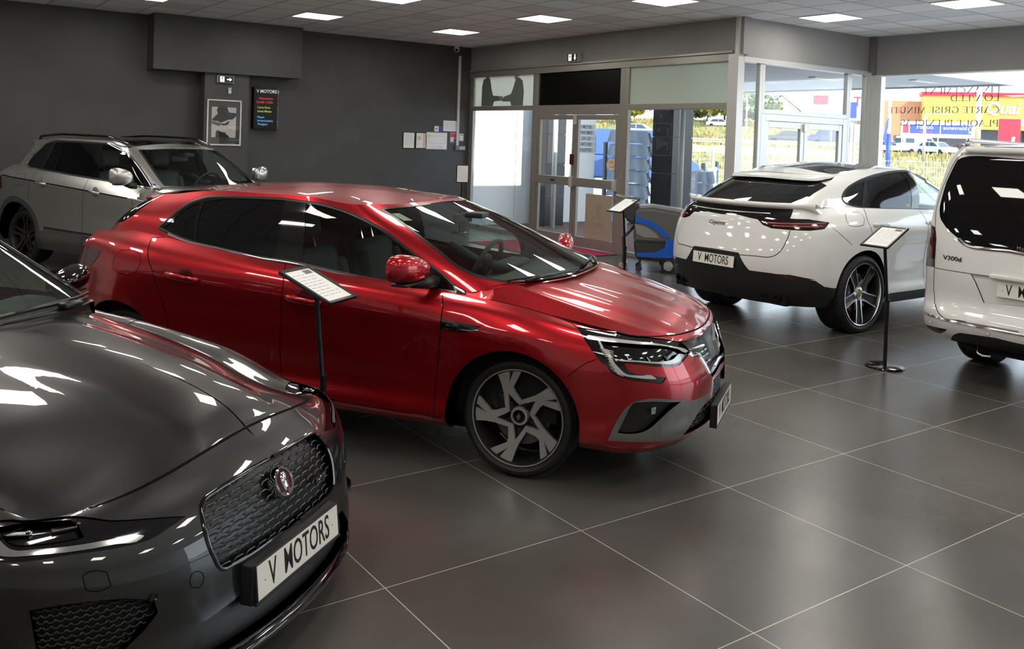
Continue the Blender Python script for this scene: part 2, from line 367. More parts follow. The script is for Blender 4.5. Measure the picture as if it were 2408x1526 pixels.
RED_UV={'lamp':[(1.054,6.471),(1.0288,6.701),(0.9667,6.947),(0.7026,6.888),(0.4505,6.084),(0.389,5.737),(0.3279,5.11),(0.3129,4.724),(0.3322,4.457),(0.3757,4.198),(0.4185,3.984),(0.4691,3.936),(0.5647,3.999),(0.7454,4.234),(0.87,4.283),(0.8414,3.938),(0.7945,3.828),(0.6916,3.717),(0.5831,3.603),(0.5542,3.565),(0.5907,3.372),(0.6698,3.43),(0.7813,3.505),(0.8779,3.582),(0.9374,3.667),(0.989,3.833),(1.0076,4.051),(1.0174,4.415),(1.0277,4.872),(1.039,5.493)],
 'lamp_in':[(1.0148,5.555),(0.8902,5.845),(0.622,5.711),(0.4074,5.308),(0.3492,4.872),(0.3838,4.455),(0.4479,4.234),(0.5609,4.261),(0.7448,4.535),(0.9324,4.514),(0.9961,4.76)],
 'drl_top':[(1.038,5.642),(1.0342,5.882),(1.0056,5.966),(0.7615,6.195),(0.4819,5.565),(0.3471,4.963),(0.3193,4.74),(0.3537,4.693),(0.4239,5.139),(0.7567,5.883),(1.017,5.534),(1.0334,5.478)],
 'drl_c':[(1.0191,5.512),(1.0167,5.594),(1.0079,4.936),(0.9561,4.311),(0.8713,3.816),(0.7493,3.724),(0.6416,3.622),(0.6319,3.554),(0.7511,3.615),(0.8953,3.726),(0.9195,3.771),(0.9932,4.293),(1.0098,4.846)],
 'drl_low':[(0.9582,4.474),(0.7448,4.51),(0.5594,4.365),(0.4713,4.442),(0.4151,4.724),(0.366,4.537),(0.4124,4.222),(0.4714,4.107),(0.5928,4.241),(0.7754,4.429),(0.9313,4.419)],
 'grille':[(0.4468,6.057),(0.4042,5.892),(0.3374,5.838),(0.2233,5.804),(0.0846,5.81),(-0.1,6.95),(-0.1,3.1),(0.1315,2.851),(0.1634,3.107),(0.1801,3.436),(0.2033,3.847),(0.2399,4.217),(0.2975,4.364),(0.3157,4.635),(0.3279,5.11),(0.389,5.737)],
 'blade':[(0.9781,1.238),(0.9219,2.012),(0.865,2.462),(0.8141,2.671),(0.7629,2.765),(0.462,2.565),(0.3801,2.424),(0.2758,2.358),(0.1594,2.292),(0.2683,1.952),(0.3421,1.682),(0.4134,1.305),(0.4418,1.141),(0.5335,1.096),(0.6938,1.208),(0.842,1.236)],
 'pocket':[(0.8177,2.634),(0.7483,2.709),(0.4663,2.531),(0.5512,2.298),(0.6255,1.995),(0.6844,1.744),(0.7429,1.606),(0.8303,1.552),(0.9114,1.575),(0.8703,2.097)],
 'lowgrille':[(0.4378,1.148),(0.4134,1.305),(0.3421,1.682),(0.2683,1.952),(0.1374,2.03),(0.12,2.72),(-0.1,2.75),(-0.1,1.15),(0.28,1.13)],
 'bsplit':[(1.0159,4.261),(1.0526,3.475),(1.0559,3.386)],
 'shut':[(1.1925,7),(1.1506,6.993),(1.1112,6.937),(1.0804,6.882),(1.0629,6.73),(1.0509,6.249)],
 'fgap':[(1.2666,6.624),(1.2587,5.984),(1.2572,5.024),(1.2577,4.523),(1.2602,3.496),(1.2647,2.306),(1.2637,1.353)],
 'bgap':[(1.5592,6.997),(1.5432,5.503),(1.5443,4.339),(1.5495,2.67),(1.5444,1.189)],
 'rgap':[(1.8201,7),(1.8447,6.775),(1.8372,6.23),(1.8299,5.763),(1.8193,5.367),(1.8077,4.949),(1.7922,4.106),(1.7762,3.439)],
 'fuel':[(1.9057,5.518),(1.8968,5.736),(1.8603,5.823),(1.847,5.679),(1.8407,5.264),(1.8445,4.899),(1.8513,4.778),(1.8872,4.705),(1.9024,4.819),(1.9067,5.01)],
 'handle_f':[(1.5348,4.89),(1.4999,4.946),(1.4652,4.863)],
 'handle_r':[(1.7791,5.027),(1.7436,4.986),(1.7079,4.972)],
 'trim':[(1.2557,4.992),(1.2186,4.973),(1.1914,4.965),(1.2078,4.591),(1.2274,4.542),(1.2568,4.548)],
 'tail':[(2.0102,5.584),(1.9848,5.577),(1.9559,5.498),(1.9579,5.289),(1.9702,4.928),(1.98,4.721),(2.35,4.35),(2.35,5.75)],
 'crease':[(1.5159,2.506),(1.4433,2.402),(1.3669,2.262),(1.3075,1.956),(1.2727,1.642)],
 'dlo':[(1.8889,0.424),(1.8694,0.814),(1.8429,1.592),(1.7988,2.27),(1.7451,2.582),(1.6345,2.673),(1.5061,2.725),(1.3386,2.769),(1.2533,2.713),(1.149,2.674),(1.0591,2.474),(1.0082,2.012),(0.9935,1.597),(0.9906,1.145),(0.9585,0.793),(0.9398,0.51),(0.9489,0.186),(0.9163,0),(0.9916,0),(1.0293,0),(1.1297,0),(1.2205,0.023),(1.3133,0.04),(1.4583,0.092),(1.5642,0.008),(1.6441,0.01),(1.7322,0),(1.7955,0.102),(1.8459,0.27)],
 'q_glass':[(1.8656,0.472),(1.8268,1.361),(1.7879,2.032),(1.7558,2.248),(1.755,0.134),(1.8084,0.259)],
 'r_glass':[(1.7344,2.339),(1.6315,2.551),(1.5063,2.662),(1.3452,2.706),(1.4928,0.131),(1.5621,0.091),(1.6428,0.099),(1.7447,0.124)],
 'f_glass':[(1.2526,2.596),(1.1582,2.561),(1.07,2.362),(1.0196,1.914),(1.0093,1.505),(1.0012,0.98),(1.0354,0.555),(1.0886,0.037),(1.2165,0.081),(1.3099,0.099),(1.4111,0.135)],
 'wind':[(-0.1,2.93),(0.6937,2.802),(0.6801,2.41),(0.7085,1.919),(0.7262,1.506),(0.7402,1.114),(0.7549,0.843),(0.7528,0.627),(0.7337,0.467),(0.7026,0.349),(0.55,0.06),(0.3,0.03),(-0.1,0.03)],
 'backl':[(2.0864,2.332),(2.0618,1.761),(2.0488,0.929),(2.1334,0.5),(2.6,0.25),(3.1,0.25),(3.1,2.9),(2.4,2.9)]}

def jag_surfaces():
    X=(.42,-3.3); st=(.42,0,-.5,-.9,-1.4,-2.4,-2.835,-3.3)
    def row(xf,xr,w,zf,zs,zr,n=2.3,m=2.,nr=2.4,mr=2.0):
        return Row(X,(xf,n,m),(xr,nr,mr),list(zip(st,w)),[(0,zf[0]),(.5,zf[1]),(2.5,zr[0]),(3,zr[1])],list(zip(st,zs)))
    tub=[row(.885,-3.74,(.80,.82,.84,.85,.86,.86,.85,.80),(.13,.135),(.15,.20,.21,.21,.21,.21,.21,.24),(.25,.25)),
     row(.915,-3.78,(.845,.87,.875,.88,.885,.885,.88,.83),(.19,.20),(.22,.28,.29,.29,.29,.29,.29,.32),(.32,.32)),
     row(.885,-3.80,(.875,.90,.875,.87,.87,.88,.90,.85),(.33,.34),(.36,.42,.42,.42,.42,.42,.42,.43),(.45,.45)),
     row(.865,-3.79,(.885,.915,.89,.885,.885,.90,.92,.86),(.47,.48),(.50,.54,.55,.56,.56,.57,.58,.58),(.60,.60)),
     row(.835,-3.77,(.885,.92,.905,.90,.90,.91,.925,.86),(.565,.555),(.575,.64,.66,.68,.69,.71,.73,.73),(.74,.74)),
     row(.785,-3.75,(.865,.91,.905,.90,.90,.905,.92,.85),(.655,.62),(.635,.725,.775,.80,.81,.83,.86,.87),(.88,.88)),
     row(.735,-3.73,(.79,.81,.81,.82,.85,.85,.86,.80),(.71,.670),(.672,.795,.875,.905,.905,.93,.97,.98),(.98,.98)),
     row(.685,-3.60,(.675,.675,.685,.72,.765,.75,.72,.66),(.748,.690),(.655,.785,.880,.918,.935,.985,1.01,1.02),(1.02,1.03),n=3.5)]
    def bump(P,u,v):
        for cx,r in ((0,.38),(-2.835,.38)):
            d=np.hypot(P[:,0]-cx,P[:,2]-.33)
            P[:,1]+=.014*sstep(d,.60,.39)*sstep(v,0.,1.)*np.where(v<5,1,np.maximum(0,1-(v-5)/1.5))
        return P
    T=Surf(tub,bump=bump)
    def grow(X,xf,xr,w,zf,zs,zr,n=2.7):
        s=(X[0],-1.4 if X[0]>-1.3 else -1.7,-2.3,X[1])
        return Row(X,(xf,n,2.),(xr,2.6,2.),list(zip(s,w)),[(0,zf),(.5,zf-.012),(3,zr)],list(zip(s,zs)))
    G=Surf([grow((-.72,-2.9),-.43,-3.45,(.735,.765,.752,.68),1.0,(.95,.94,.985,1.02),1.03),
     grow((-.98,-2.75),-.74,-3.12,(.70,.72,.70,.62),1.13,(1.105,1.11,1.13,1.14),1.16),
     grow((-1.26,-2.6),-1.03,-2.86,(.635,.655,.64,.57),1.275,(1.26,1.265,1.27,1.265),1.275),
     grow((-1.5,-2.45),-1.30,-2.66,(.555,.565,.555,.52),1.375,(1.365,1.378,1.37,1.36),1.36)])
    top=G.rows[-1]
    roof=Cap(curve([(-1.30,0,1.375),(-1.6,0,1.405),(-1.95,0,1.416),(-2.3,0,1.40),(-2.66,0,1.36)]),sub(top,.75,2.3),sub(top,0,.75),sub(top,3,2.3))
    def hb(P,a,b):
        y=np.abs(P[:,1]); k=np.sin(np.pi*np.clip(a,0,1))**.5
        P[:,2]+=k*(.014*(1-sstep(y,.17+.08*a,.26+.10*a)))
        return P
    E=curve(np.r_[T(np.array([.62,.85]),np.full(2,7.)),T(np.array([1.0,1.1,1.18,1.27]),np.full(4,7.))])
    hood=Cap(curve([(.685,0,.748),(.60,0,.805),(.45,0,.862),(.22,0,.915),(-.05,0,.955),(-.41,0,.988)]),E,lambda b:T(.62*np.asarray(b),np.full(np.shape(b),7.)),curve(np.r_[[(-.41,0,.988),(-.45,.3,.98),(-.52,.52,.955),(-.565,.64,.925)],T([1.27],[7.])]),hb)
    return dict(tub=T,green=G,roof=roof,hood=hood)

JAG_UV={'lamp':[(1.0073,6.426),(1.0035,6.707),(0.8536,7),(0.6209,6.358),(0.5592,5.965),(0.5079,5.718),(0.4672,5.579),(0.3549,5.121),(0.2814,4.734),(0.2908,4.71),(0.3364,4.621),(0.3926,4.502),(0.4354,4.539),(0.5145,4.67),(0.6246,4.835),(0.7292,4.854),(0.8118,4.852),(0.8482,4.872),(0.9087,4.931),(0.9869,5.159),(1.0065,5.489),(1.0093,6.087)],
 'drl':[(0.9596,5.8),(0.8994,5.576),(0.818,5.265),(0.7222,5.225),(0.5973,5.114),(0.4833,4.974),(0.421,4.828),(0.4053,4.711),(0.4137,4.647),(0.4856,4.767),(0.5959,4.912),(0.7163,5.041),(0.8177,5.059),(0.8566,5.088),(0.9151,5.304)],
 'lampin':[(0.9764,6.103),(0.8692,6.58),(0.7843,6.486),(0.6237,5.932),(0.5818,5.356),(0.6326,5.349),(0.7296,5.384),(0.8319,5.452),(0.9024,5.721)],
 'shut':[(0.612,6.319),(0.5712,6.719),(0.5201,6.922),(0.477,7),(0.3264,7),(0.2134,7),(0.0879,7),(0.0251,7),(0,6.882)],
 'grille':[(0.0051,4.984),(0.0655,5.037),(0.131,5.055),(0.1917,5.02),(0.2208,4.944),(0.2338,4.79),(0.2444,4.25),(0.2482,3.594),(0.2421,3.117),(0.2312,2.782),(0.2188,2.679),(0.1951,2.659),(0.1498,2.651),(0.0893,2.672),(0.0276,2.7),(-0.1,2.4),(-0.1,5.5)],
 'tow':[(0.5914,4.004),(0.5842,4.05),(0.5326,3.956),(0.5257,3.896),(0.5226,3.417),(0.5282,3.386),(0.584,3.469),(0.5887,3.512)],
 'washer':[(0.3182,2.78),(0.3109,2.879),(0.2951,2.905),(0.281,2.83),(0.2767,2.701),(0.2828,2.598),(0.2999,2.575),(0.3145,2.635)],
 'intake':[(0.7536,3.099),(0.6694,3.189),(0.4915,2.911),(0.4171,2.691),(0.4095,2.399),(0.4487,2.151),(0.5048,1.907),(0.5344,1.758),(0.7117,1.936),(0.7395,2.235)],
 'blade':[(0.755,3.1),(0.7478,2.697),(0.7415,2.302)],
 'plate_c':[(0.0277,2.687),(0.0282,2.223)]}

def tig_surfaces():
    X=(.55,-3.1); st=(.55,0,-.5,-1.4,-2.2,-2.68,-3.1)
    def row(xf,xr,w,zf,zs,zr,n=2.5,m=2.,nr=2.5,mr=2.0):
        return Row(X,(xf,n,m),(xr,nr,mr),list(zip(st,w)),[(0,zf),(.5,zf),(2.5,zr),(3,zr)],list(zip(st,zs)))
    tub=[row(.84,-3.48,(.83,.84,.86,.86,.86,.86,.80),.26,(.27,.27,.24,.24,.24,.26,.28),.30),
     row(.88,-3.54,(.88,.90,.905,.905,.905,.90,.85),.36,(.37,)*7,.40),
     row(.89,-3.56,(.88,.905,.905,.90,.90,.905,.86),.47,(.475,.475,.475,.475,.48,.48,.48),.50),
     row(.88,-3.55,(.88,.905,.90,.90,.90,.91,.87),.66,(.68,)*7,.70),
     row(.85,-3.52,(.88,.915,.915,.915,.92,.925,.875),.84,(.86,.88,.89,.90,.92,.93,.94),.95),
     row(.82,-3.49,(.87,.91,.92,.922,.928,.93,.87),.91,(.915,.945,.97,1.02,1.065,1.09,1.107),1.10),
     row(.80,-3.44,(.83,.87,.875,.878,.88,.87,.81),.95,(.955,.99,1.02,1.075,1.125,1.15,1.165),1.16),
     row(.75,-3.36,(.70,.76,.80,.81,.80,.77,.70),.98,(.985,1.045,1.09,1.145,1.19,1.21,1.215),1.22)]
    T=Surf(tub,crease=(5,))
    def grow(X,xf,xr,w,zf,zs,zr,n=3.2):
        s=(X[0],-1.3,-2.2,X[1]); return Row(X,(xf,n,2.),(xr,2.8,2.),list(zip(s,w)),[(0,zf),(.5,zf-.01),(3,zr)],list(zip(s,zs)))
    G=Surf([grow((-.45,-2.75),.05,-3.34,(.79,.805,.80,.755),1.12,(1.085,1.14,1.19,1.21),1.22),
     grow((-.62,-2.72),-.20,-3.24,(.755,.765,.755,.71),1.25,(1.22,1.28,1.30,1.31),1.33),
     grow((-.80,-2.70),-.45,-3.12,(.70,.71,.70,.66),1.40,(1.385,1.43,1.44,1.43),1.45),
     grow((-.98,-2.68),-.68,-2.98,(.62,.64,.635,.60),1.54,(1.525,1.595,1.60,1.57),1.565)])
    top=G.rows[-1]
    roof=Cap(curve([(-.68,0,1.54),(-1.0,0,1.595),(-1.5,0,1.632),(-2.2,0,1.632),(-2.7,0,1.60),(-2.98,0,1.565)]),sub(top,.8,2.3),sub(top,0,.8),sub(top,3,2.3))
    E=curve(np.r_[T(np.array([.6,.85]),np.full(2,7.)),T(np.array([1.0,1.1,1.2]),np.full(3,7.)),[(-.40,.77,1.09)]])
    hood=Cap(curve([(.75,0,.98),(.5,0,1.04),(.25,0,1.08),(.05,0,1.10)]),E,lambda b:T(.6*np.asarray(b),np.full(np.shape(b),7.)),curve([(.05,0,1.10),(0,.4,1.10),(-.2,.68,1.095),(-.40,.77,1.09)]))
    return dict(tub=T,green=G,roof=roof,hood=hood)

TIG_UV={'dlo':[(2.0266,0.594),(2.0179,1.102),(1.9589,1.997),(1.904,2.565),(1.8358,2.763),(1.7157,2.782),(1.4686,2.811),(1.2838,2.805),(1.133,2.801),(1.0198,2.739),(0.8537,2.126),(0.7746,1.406),(0.7583,0.648),(0.7782,0),(1.0601,0.099),(1.1763,0.098),(1.3158,0.076),(1.403,0.06),(1.5629,0.022),(1.7198,0.073),(1.856,0.048),(1.9548,0.064)],
 'qg':[(1.9849,0.48),(1.9657,1.605),(1.8944,2.431),(1.8032,2.617),(1.8427,0.183),(1.9423,0.202)],
 'rs':[(1.7652,2.611),(1.702,2.624),(1.7168,0.178),(1.8186,0.202)],
 'rg':[(1.6741,2.617),(1.2972,2.708),(1.3824,0.141),(1.6953,0.179)],
 'fg':[(1.2279,2.655),(1.1125,2.686),(1.0263,2.521),(0.8845,1.886),(0.8084,1.097),(0.8798,0.388),(1.0739,0.186),(1.3144,0.15)],
 'wind':[(-0.1,2.9),(0.6361,2.832),(0.5977,2.097),(0.5768,1.267),(0.5776,0.159),(0.5,0.06),(-0.1,0.04)],
 'bgap':[(1.5231,6.933),(1.507,4.641),(1.516,3.576),(1.5151,0.774)],
 'rgap':[(1.802,6.669),(1.7937,5.133),(1.8091,3.924),(1.8077,3.63)],
 'fuel':[(1.8922,5.823),(1.845,6.05),(1.8196,4.753),(1.8447,4.482),(1.8929,4.455),(1.8864,5.034)],
 'hr':[(1.7577,4.958),(1.7347,4.971),(1.7026,4.911)],
 'hf':[(1.4754,5.108),(1.4505,5.055),(1.42,4.959)],
 'sill':[(1.7179,1.924),(1.5801,1.827),(1.4453,1.779)],
 'tail':[(1.9906,4.937),(1.9829,4.552),(1.9837,3.983),(2.0199,3.867),(2.1482,4.786)]}

def cay_surfaces():
    X=(3.35,-.45); st=(3.35,2.9,2.3,1.2,.5,0,-.45)
    def row(xf,xr,w,zf,zs,zr,n=2.4,m=2.,nr=2.5,mr=2.0):
        return Row(X,(xf,n,m),(xr,nr,mr),list(zip(st,w)),[(0,zf),(.5,zf),(2.5,zr[0]),(3,zr[1])],list(zip(st,zs)))
    tub=[row(3.70,-.93,(.84,.87,.89,.90,.90,.89,.86),.24,(.24,.25,.25,.25,.25,.27,.28),(.29,.30)),
     row(3.78,-1.02,(.90,.93,.94,.94,.94,.95,.925),.34,(.35,.35,.35,.35,.35,.37,.38),(.40,.41)),
     row(3.80,-1.07,(.92,.955,.93,.915,.93,.965,.945),.50,(.50,.50,.48,.47,.48,.50,.52),(.54,.55)),
     row(3.80,-1.085,(.93,.97,.93,.91,.945,.975,.945),.66,(.68,.68,.66,.64,.67,.70,.71),(.70,.70)),
     row(3.77,-1.05,(.92,.975,.955,.94,.97,.985,.935),.80,(.82,.84,.84,.86,.88,.90,.90),(.88,.87)),
     row(3.70,-1.015,(.89,.955,.955,.955,.975,.975,.905),.90,(.92,.96,.99,1.02,1.03,1.04,1.03),(1.01,1.0)),
     row(3.60,-.99,(.83,.89,.90,.915,.93,.915,.835),.98,(.99,1.05,1.08,1.11,1.12,1.14,1.13),(1.11,1.10)),
     row(3.45,-.90,(.70,.76,.82,.86,.86,.80,.70),1.03,(1.04,1.09,1.14,1.185,1.205,1.22,1.225),(1.215,1.205))]
    T=Surf(tub)
    def grow(X,xf,xr,w,zf,zs,zr,n=2.7):
        s=(X[0],1.2,.45,X[1]); return Row(X,(xf,n,2.),(xr,2.7,2.),list(zip(s,w)),[(0,zf),(.5,zf-.01),(2.5,zr-.01),(3,zr)],list(zip(s,zs)))
    G=Surf([grow((2.15,-.35),2.55,-.88,(.80,.855,.845,.735),1.16,(1.14,1.185,1.205,1.225),1.205),
     grow((1.92,-.25),2.20,-.70,(.765,.815,.795,.69),1.30,(1.27,1.31,1.33,1.33),1.305),
     grow((1.68,-.10),1.85,-.46,(.70,.745,.725,.63),1.45,(1.43,1.46,1.46,1.44),1.42),
     grow((1.42,.08),1.52,-.20,(.60,.64,.63,.57),1.585,(1.57,1.60,1.585,1.525),1.53)])
    top=G.rows[-1]
    roof=Cap(curve([(1.52,0,1.595),(1.1,0,1.645),(.7,0,1.655),(.25,0,1.615),(-.20,0,1.535)]),sub(top,.75,2.3),sub(top,0,.75),sub(top,3,2.3))
    E=curve(np.r_[T(np.array([.6,.85]),np.full(2,7.)),T(np.array([1.0,1.1,1.25]),np.full(3,7.)),[(2.2,.79,1.15)]])
    hood=Cap(curve([(3.45,0,1.03),(3.2,0,1.09),(2.9,0,1.13),(2.58,0,1.155)]),E,lambda b:T(.6*np.asarray(b),np.full(np.shape(b),7.)),curve([(2.58,0,1.155),(2.5,.4,1.155),(2.35,.65,1.15),(2.2,.79,1.15)]))
    return dict(tub=T,green=G,roof=roof,hood=hood)

CAY_UV={'bar':[(3.1,6.97),(2.5,6.97),(2.36,6.9),(2.4473,6.074),(2.2569,6.026),(2.0143,5.611),(2.1322,5.106),(2.3086,5.008),(2.4801,5.056),(2.6347,5.129),(2.7001,5.386),(2.7365,5.864),(2.8909,6.126),(3.1,6)],
 'red':[(2.7195,5.878),(2.6082,5.821),(2.4584,5.785),(2.0447,5.541),(2.1373,5.209),(2.4783,5.145),(2.6336,5.22),(2.6882,5.457)],
 'gate':[(2.4806,5.026),(2.5103,4.307),(2.5338,3.865),(2.5739,3.491),(2.6163,3.325),(2.7295,3.285),(2.8275,3.256)],
 'black':[(2.9927,3.399),(2.856,3.36),(2.805,2.685),(2.7749,2.401),(2.6116,2.388),(2.2388,2.115),(2.1426,1.771),(2.0266,1.69)],
 'refl':[(2.6309,2.361),(2.4659,2.389),(2.2392,2.171),(2.4384,2.142),(2.5734,2.192)],
 'fuel':[(1.9295,6.416),(1.8778,6.495),(1.877,5.962),(1.8935,5.255),(1.9209,5.14),(1.9453,5.246),(1.9443,5.784)],
 'rgap':[(1.8425,6.926),(1.8694,5.542),(1.8629,4.58),(1.8612,3.995)],
 'fgap':[(1.5882,6.861),(1.5878,6.188),(1.5761,5.102)],
 'bgap':[(2.0078,5.247),(1.9753,4.503),(1.9439,3.891)],
 'handle':[(1.8529,5.227),(1.8175,5.26),(1.7794,5.146)],
 'dlo':[(1.9104,0.745),(1.9057,1.216),(1.8786,1.693),(1.8175,2.126),(1.7009,2.483),(1.5205,2.74),(1.2217,2.892),(0.8912,2.798),(1.05,2.2),(1,1.5),(0.98,0.6),(1.02,0.1),(1.3933,0),(1.6569,0),(1.7827,0.039),(1.858,0.201),(1.8954,0.42)],
 'qg':[(1.8974,0.747),(1.8815,1.321),(1.8312,1.792),(1.7595,2.123),(1.8029,0.141),(1.865,0.314)],
 'rg':[(1.7373,2.129),(1.5873,2.497),(1.2727,2.774),(1.4628,0.081),(1.7615,0.105)],
 'fg':[(1.1822,2.774),(0.8661,2.748),(1.08,2.1),(1.04,1.5),(1.02,0.6),(1.06,0.18),(1.4086,0.051)],
 'back':[(2.124,1.979),(2.2823,1.385),(2.4148,0.489),(2.6,0.12),(3.1,0.12),(3.1,2.75),(2.45,2.75)]}

def van_surfaces():
    X=(3.75,-.76); st=(3.75,3.2,2.6,1.5,.5,0,-.76)
    def row(xf,xr,w,zf,z,zr=None,n=2.6,m=2.,nr=3.8,mr=1.9,wr=None):
        zr=z if zr is None else zr
        ws=[w*k for k in (.95,.99,1,1,1,1,.995)]
        return Row(X,(xf,n,m),(xr,nr,mr),list(zip(st,ws)),[(0,zf),(.6,zf),(2.5,zr),(3,zr)],list(zip(st,(z,z,z,z,z,z,zr))))
    rows=[row(4.0,-.93,.86,.25,.27,.305),row(4.06,-1.02,.93,.38,.38,.385),row(4.06,-1.055,.948,.48,.47,.47),row(4.05,-1.045,.952,.53,.54,.53),row(4.03,-1.01,.948,.60,.60,.585),
     row(3.98,-1.0,.945,.80,.85),row(3.85,-.98,.942,.95,1.05),row(3.55,-.915,.903,1.05,1.35,n=3),row(3.0,-.845,.835,1.30,1.62,n=3),row(2.75,-.80,.785,1.50,1.76,n=3),row(2.5,-.79,.70,1.70,1.845,1.85,n=3)]
    T=Surf(rows)
    top=rows[-1]
    roof=Cap(curve([(2.5,0,1.70),(2.1,0,1.82),(1.2,0,1.885),(.2,0,1.895),(-.4,0,1.885),(-.79,0,1.858)]),sub(top,.8,2.25),sub(top,0,.8),sub(top,3,2.25))
    return dict(tub=T,roof=roof)

VAN_UV={'glass':[(3.1,8.85),(2.8067,9.161),(2.4443,8.999),(2.3773,8.845),(2.3329,7.749),(2.3674,7.063),(2.4209,6.798),(2.5128,6.596),(2.7239,6.231),(2.8011,6.078),(2.9078,6.074),(2.9602,6.07),(3.1,6.1)],
 'strip':[(2.7207,6.238),(2.7661,6.132),(2.8113,6.075),(2.908,6.066),(2.9894,6.062)],
 'lamp':[(2.1464,6.555),(2.2954,6.488),(2.4182,6.355),(2.4616,6.146),(2.4761,5.767),(2.4776,5.103),(2.159,5.042),(2.159,5.798),(2.1339,6.303)],
 'clear':[(2.159,5.378),(2.4725,5.426),(2.4713,5.112),(2.1464,5.042)],
 'gap':[(2.4525,6.144),(2.4776,5.103),(2.478,4.403),(2.5212,4.014),(2.6128,2.87),(2.6696,2.393),(2.8064,2.497)],
 'seam':[(2.4756,5.075),(2.8285,5.085),(2.9914,5.101)],
 'recess':[(2.8288,5.06),(2.9914,5.089),(3.1,5.35),(3.1,4.5),(2.992,4.373),(2.8968,4.294),(2.8737,4.614),(2.8531,4.869)],
 'refl':[(2.2218,1.008),(2.4811,1.125),(2.6875,1.255),(2.6462,0.935),(2.2343,0.756)],
 'bplate':[(2.6378,2.15),(2.8066,2.457),(2.9957,2.616),(2.996,2.185),(2.8775,2.126),(2.6822,2.038)],
 'black':[(2.6057,0.053),(2.714,0.777),(2.7854,1.205),(2.9563,1.445),(2.9954,1.346)],
 'sens':[(2.482,1.605),(2.9318,1.704)],
 'badge':[(2.5785,5.557),(2.7782,5.551)],
 'brand':[(2.9542,6.172),(2.989,6.144)],
 'stop':[(2.8908,9.445),(2.9052,9.663),(2.9339,9.707),(3.1,9.35),(3.1,9),(2.9392,9.435)]}

# ---------- shared materials
def paint(name,col,flake=.55,rough=.38,coat=1.0):
    if name in MATS: return MATS[name]
    m=mat(name,col,rough,flake,coat,spec=.5,crough=.015)
    return m
M_RED=paint('red_metallic_paint',(.38,.004,.010),.80,.33)
M_GREY=paint('dark_grey_metallic_paint',(.007,.0075,.008),.3,.34)
M_SILVER=paint('silver_paint',(.56,.56,.54),.9,.30)
M_WHITE=paint('white_paint',(.78,.78,.76),0.0,.35)
M_BLKGLOSS=mat('gloss_black',(.004,.004,.005),.08,0,.6)
M_BLKPL=mat('black_plastic',(.012,.012,.013),.45)
M_BLKSAT=mat('satin_black',(.010,.010,.011),.3)
M_GREYPL=mat('grey_plastic',(.045,.046,.048),.55)
M_GAP=mat('panel_gap',(.002,.002,.002),.8,spec=.1)
M_CHROME=mat('chrome',(.82,.83,.85),.06,1.0)
M_SATIN=mat('satin_aluminium',(.55,.55,.55),.28,1.0)
M_RUBBER=mat('tyre_rubber',(.011,.011,.012),.62)
M_ALLOYG=mat('machined_grey_alloy',(.58,.57,.55),.38,.75)
M_ALLOYD=mat('dark_alloy',(.035,.034,.034),.35,.6)
M_DISC=mat('brake_disc',(.22,.21,.2),.4,1.0)
M_DARK=mat('dark_interior',(.008,.008,.009),.7,spec=.25)
M_SEAT=mat('dark_seat_fabric',(.020,.020,.022),.75)
M_SEATG=mat('grey_leather',(.13,.13,.125),.5)
M_DASH=mat('dash_plastic',(.028,.030,.030),.6)
M_GLASS=glass('car_glass',(.80,.88,.85))
M_GLASSG=glass('greenish_glass',(.70,.80,.76))
M_GLASSD=mat('privacy_glass',(.003,.003,.004),.02,0,0,spec=.6)
M_LENS=glass('lamp_lens',(.92,.93,.93))
M_LAMPIN=mat('lamp_reflector',(.75,.76,.78),.14,1.0)
M_DRL=mat('light_guide',(.50,.50,.49),.2,.25,.5)
M_REDLENS=mat('red_lens',(.045,.002,.003),.08,0,.6)
M_PLATE=mat('plate_white',(.80,.79,.72),.35,0,.3)
M_INK=mat('plate_ink',(.006,.006,.006),.5)
M_PAPER=mat('paper',(.85,.85,.83),.6)
def plate(parent,o,x,y,w=.52,h=.11,frame=True,label='white number plate with black lettering'):
    """number plate standing on point o, x along the lettering, y up"""
    T=basis(o,x,y); p=MB().box((0,0,0),(w,h,.006),T,.002).build('number_plate',M_PLATE,parent,label=label)
    if frame:
        f=MB()
        for c,d in (((0,-h/2-.006,-.002),(w+.024,.010,.012)),((0,h/2+.003,-.002),(w+.016,.006,.012)),((-w/2-.004,0,-.002),(.008,h+.014,.012)),((w/2+.004,0,-.002),(.008,h+.014,.012))): f.box(c,d,T,.002)
        f.build('plate_frame',M_BLKPL,p)
    k=w/.52
    text('plate_lettering','V  MOTORS',T@Matrix.Translation((0,0,.0036)),M_INK,.118*h/.11,p,sx=.62*k,bold=.0006,sp=1.02)
    dd=MB()
    for sx in (-1,1):
        dd.lathe([(0,.0002),(.003,0)],8,T@Matrix.Translation((sx*w*.42,-.004,.0034)))
    dd.build('plate_screw',M_GREYPL,p)
    return p
def rot(a): return Matrix.Rotation(a,4,'Z')
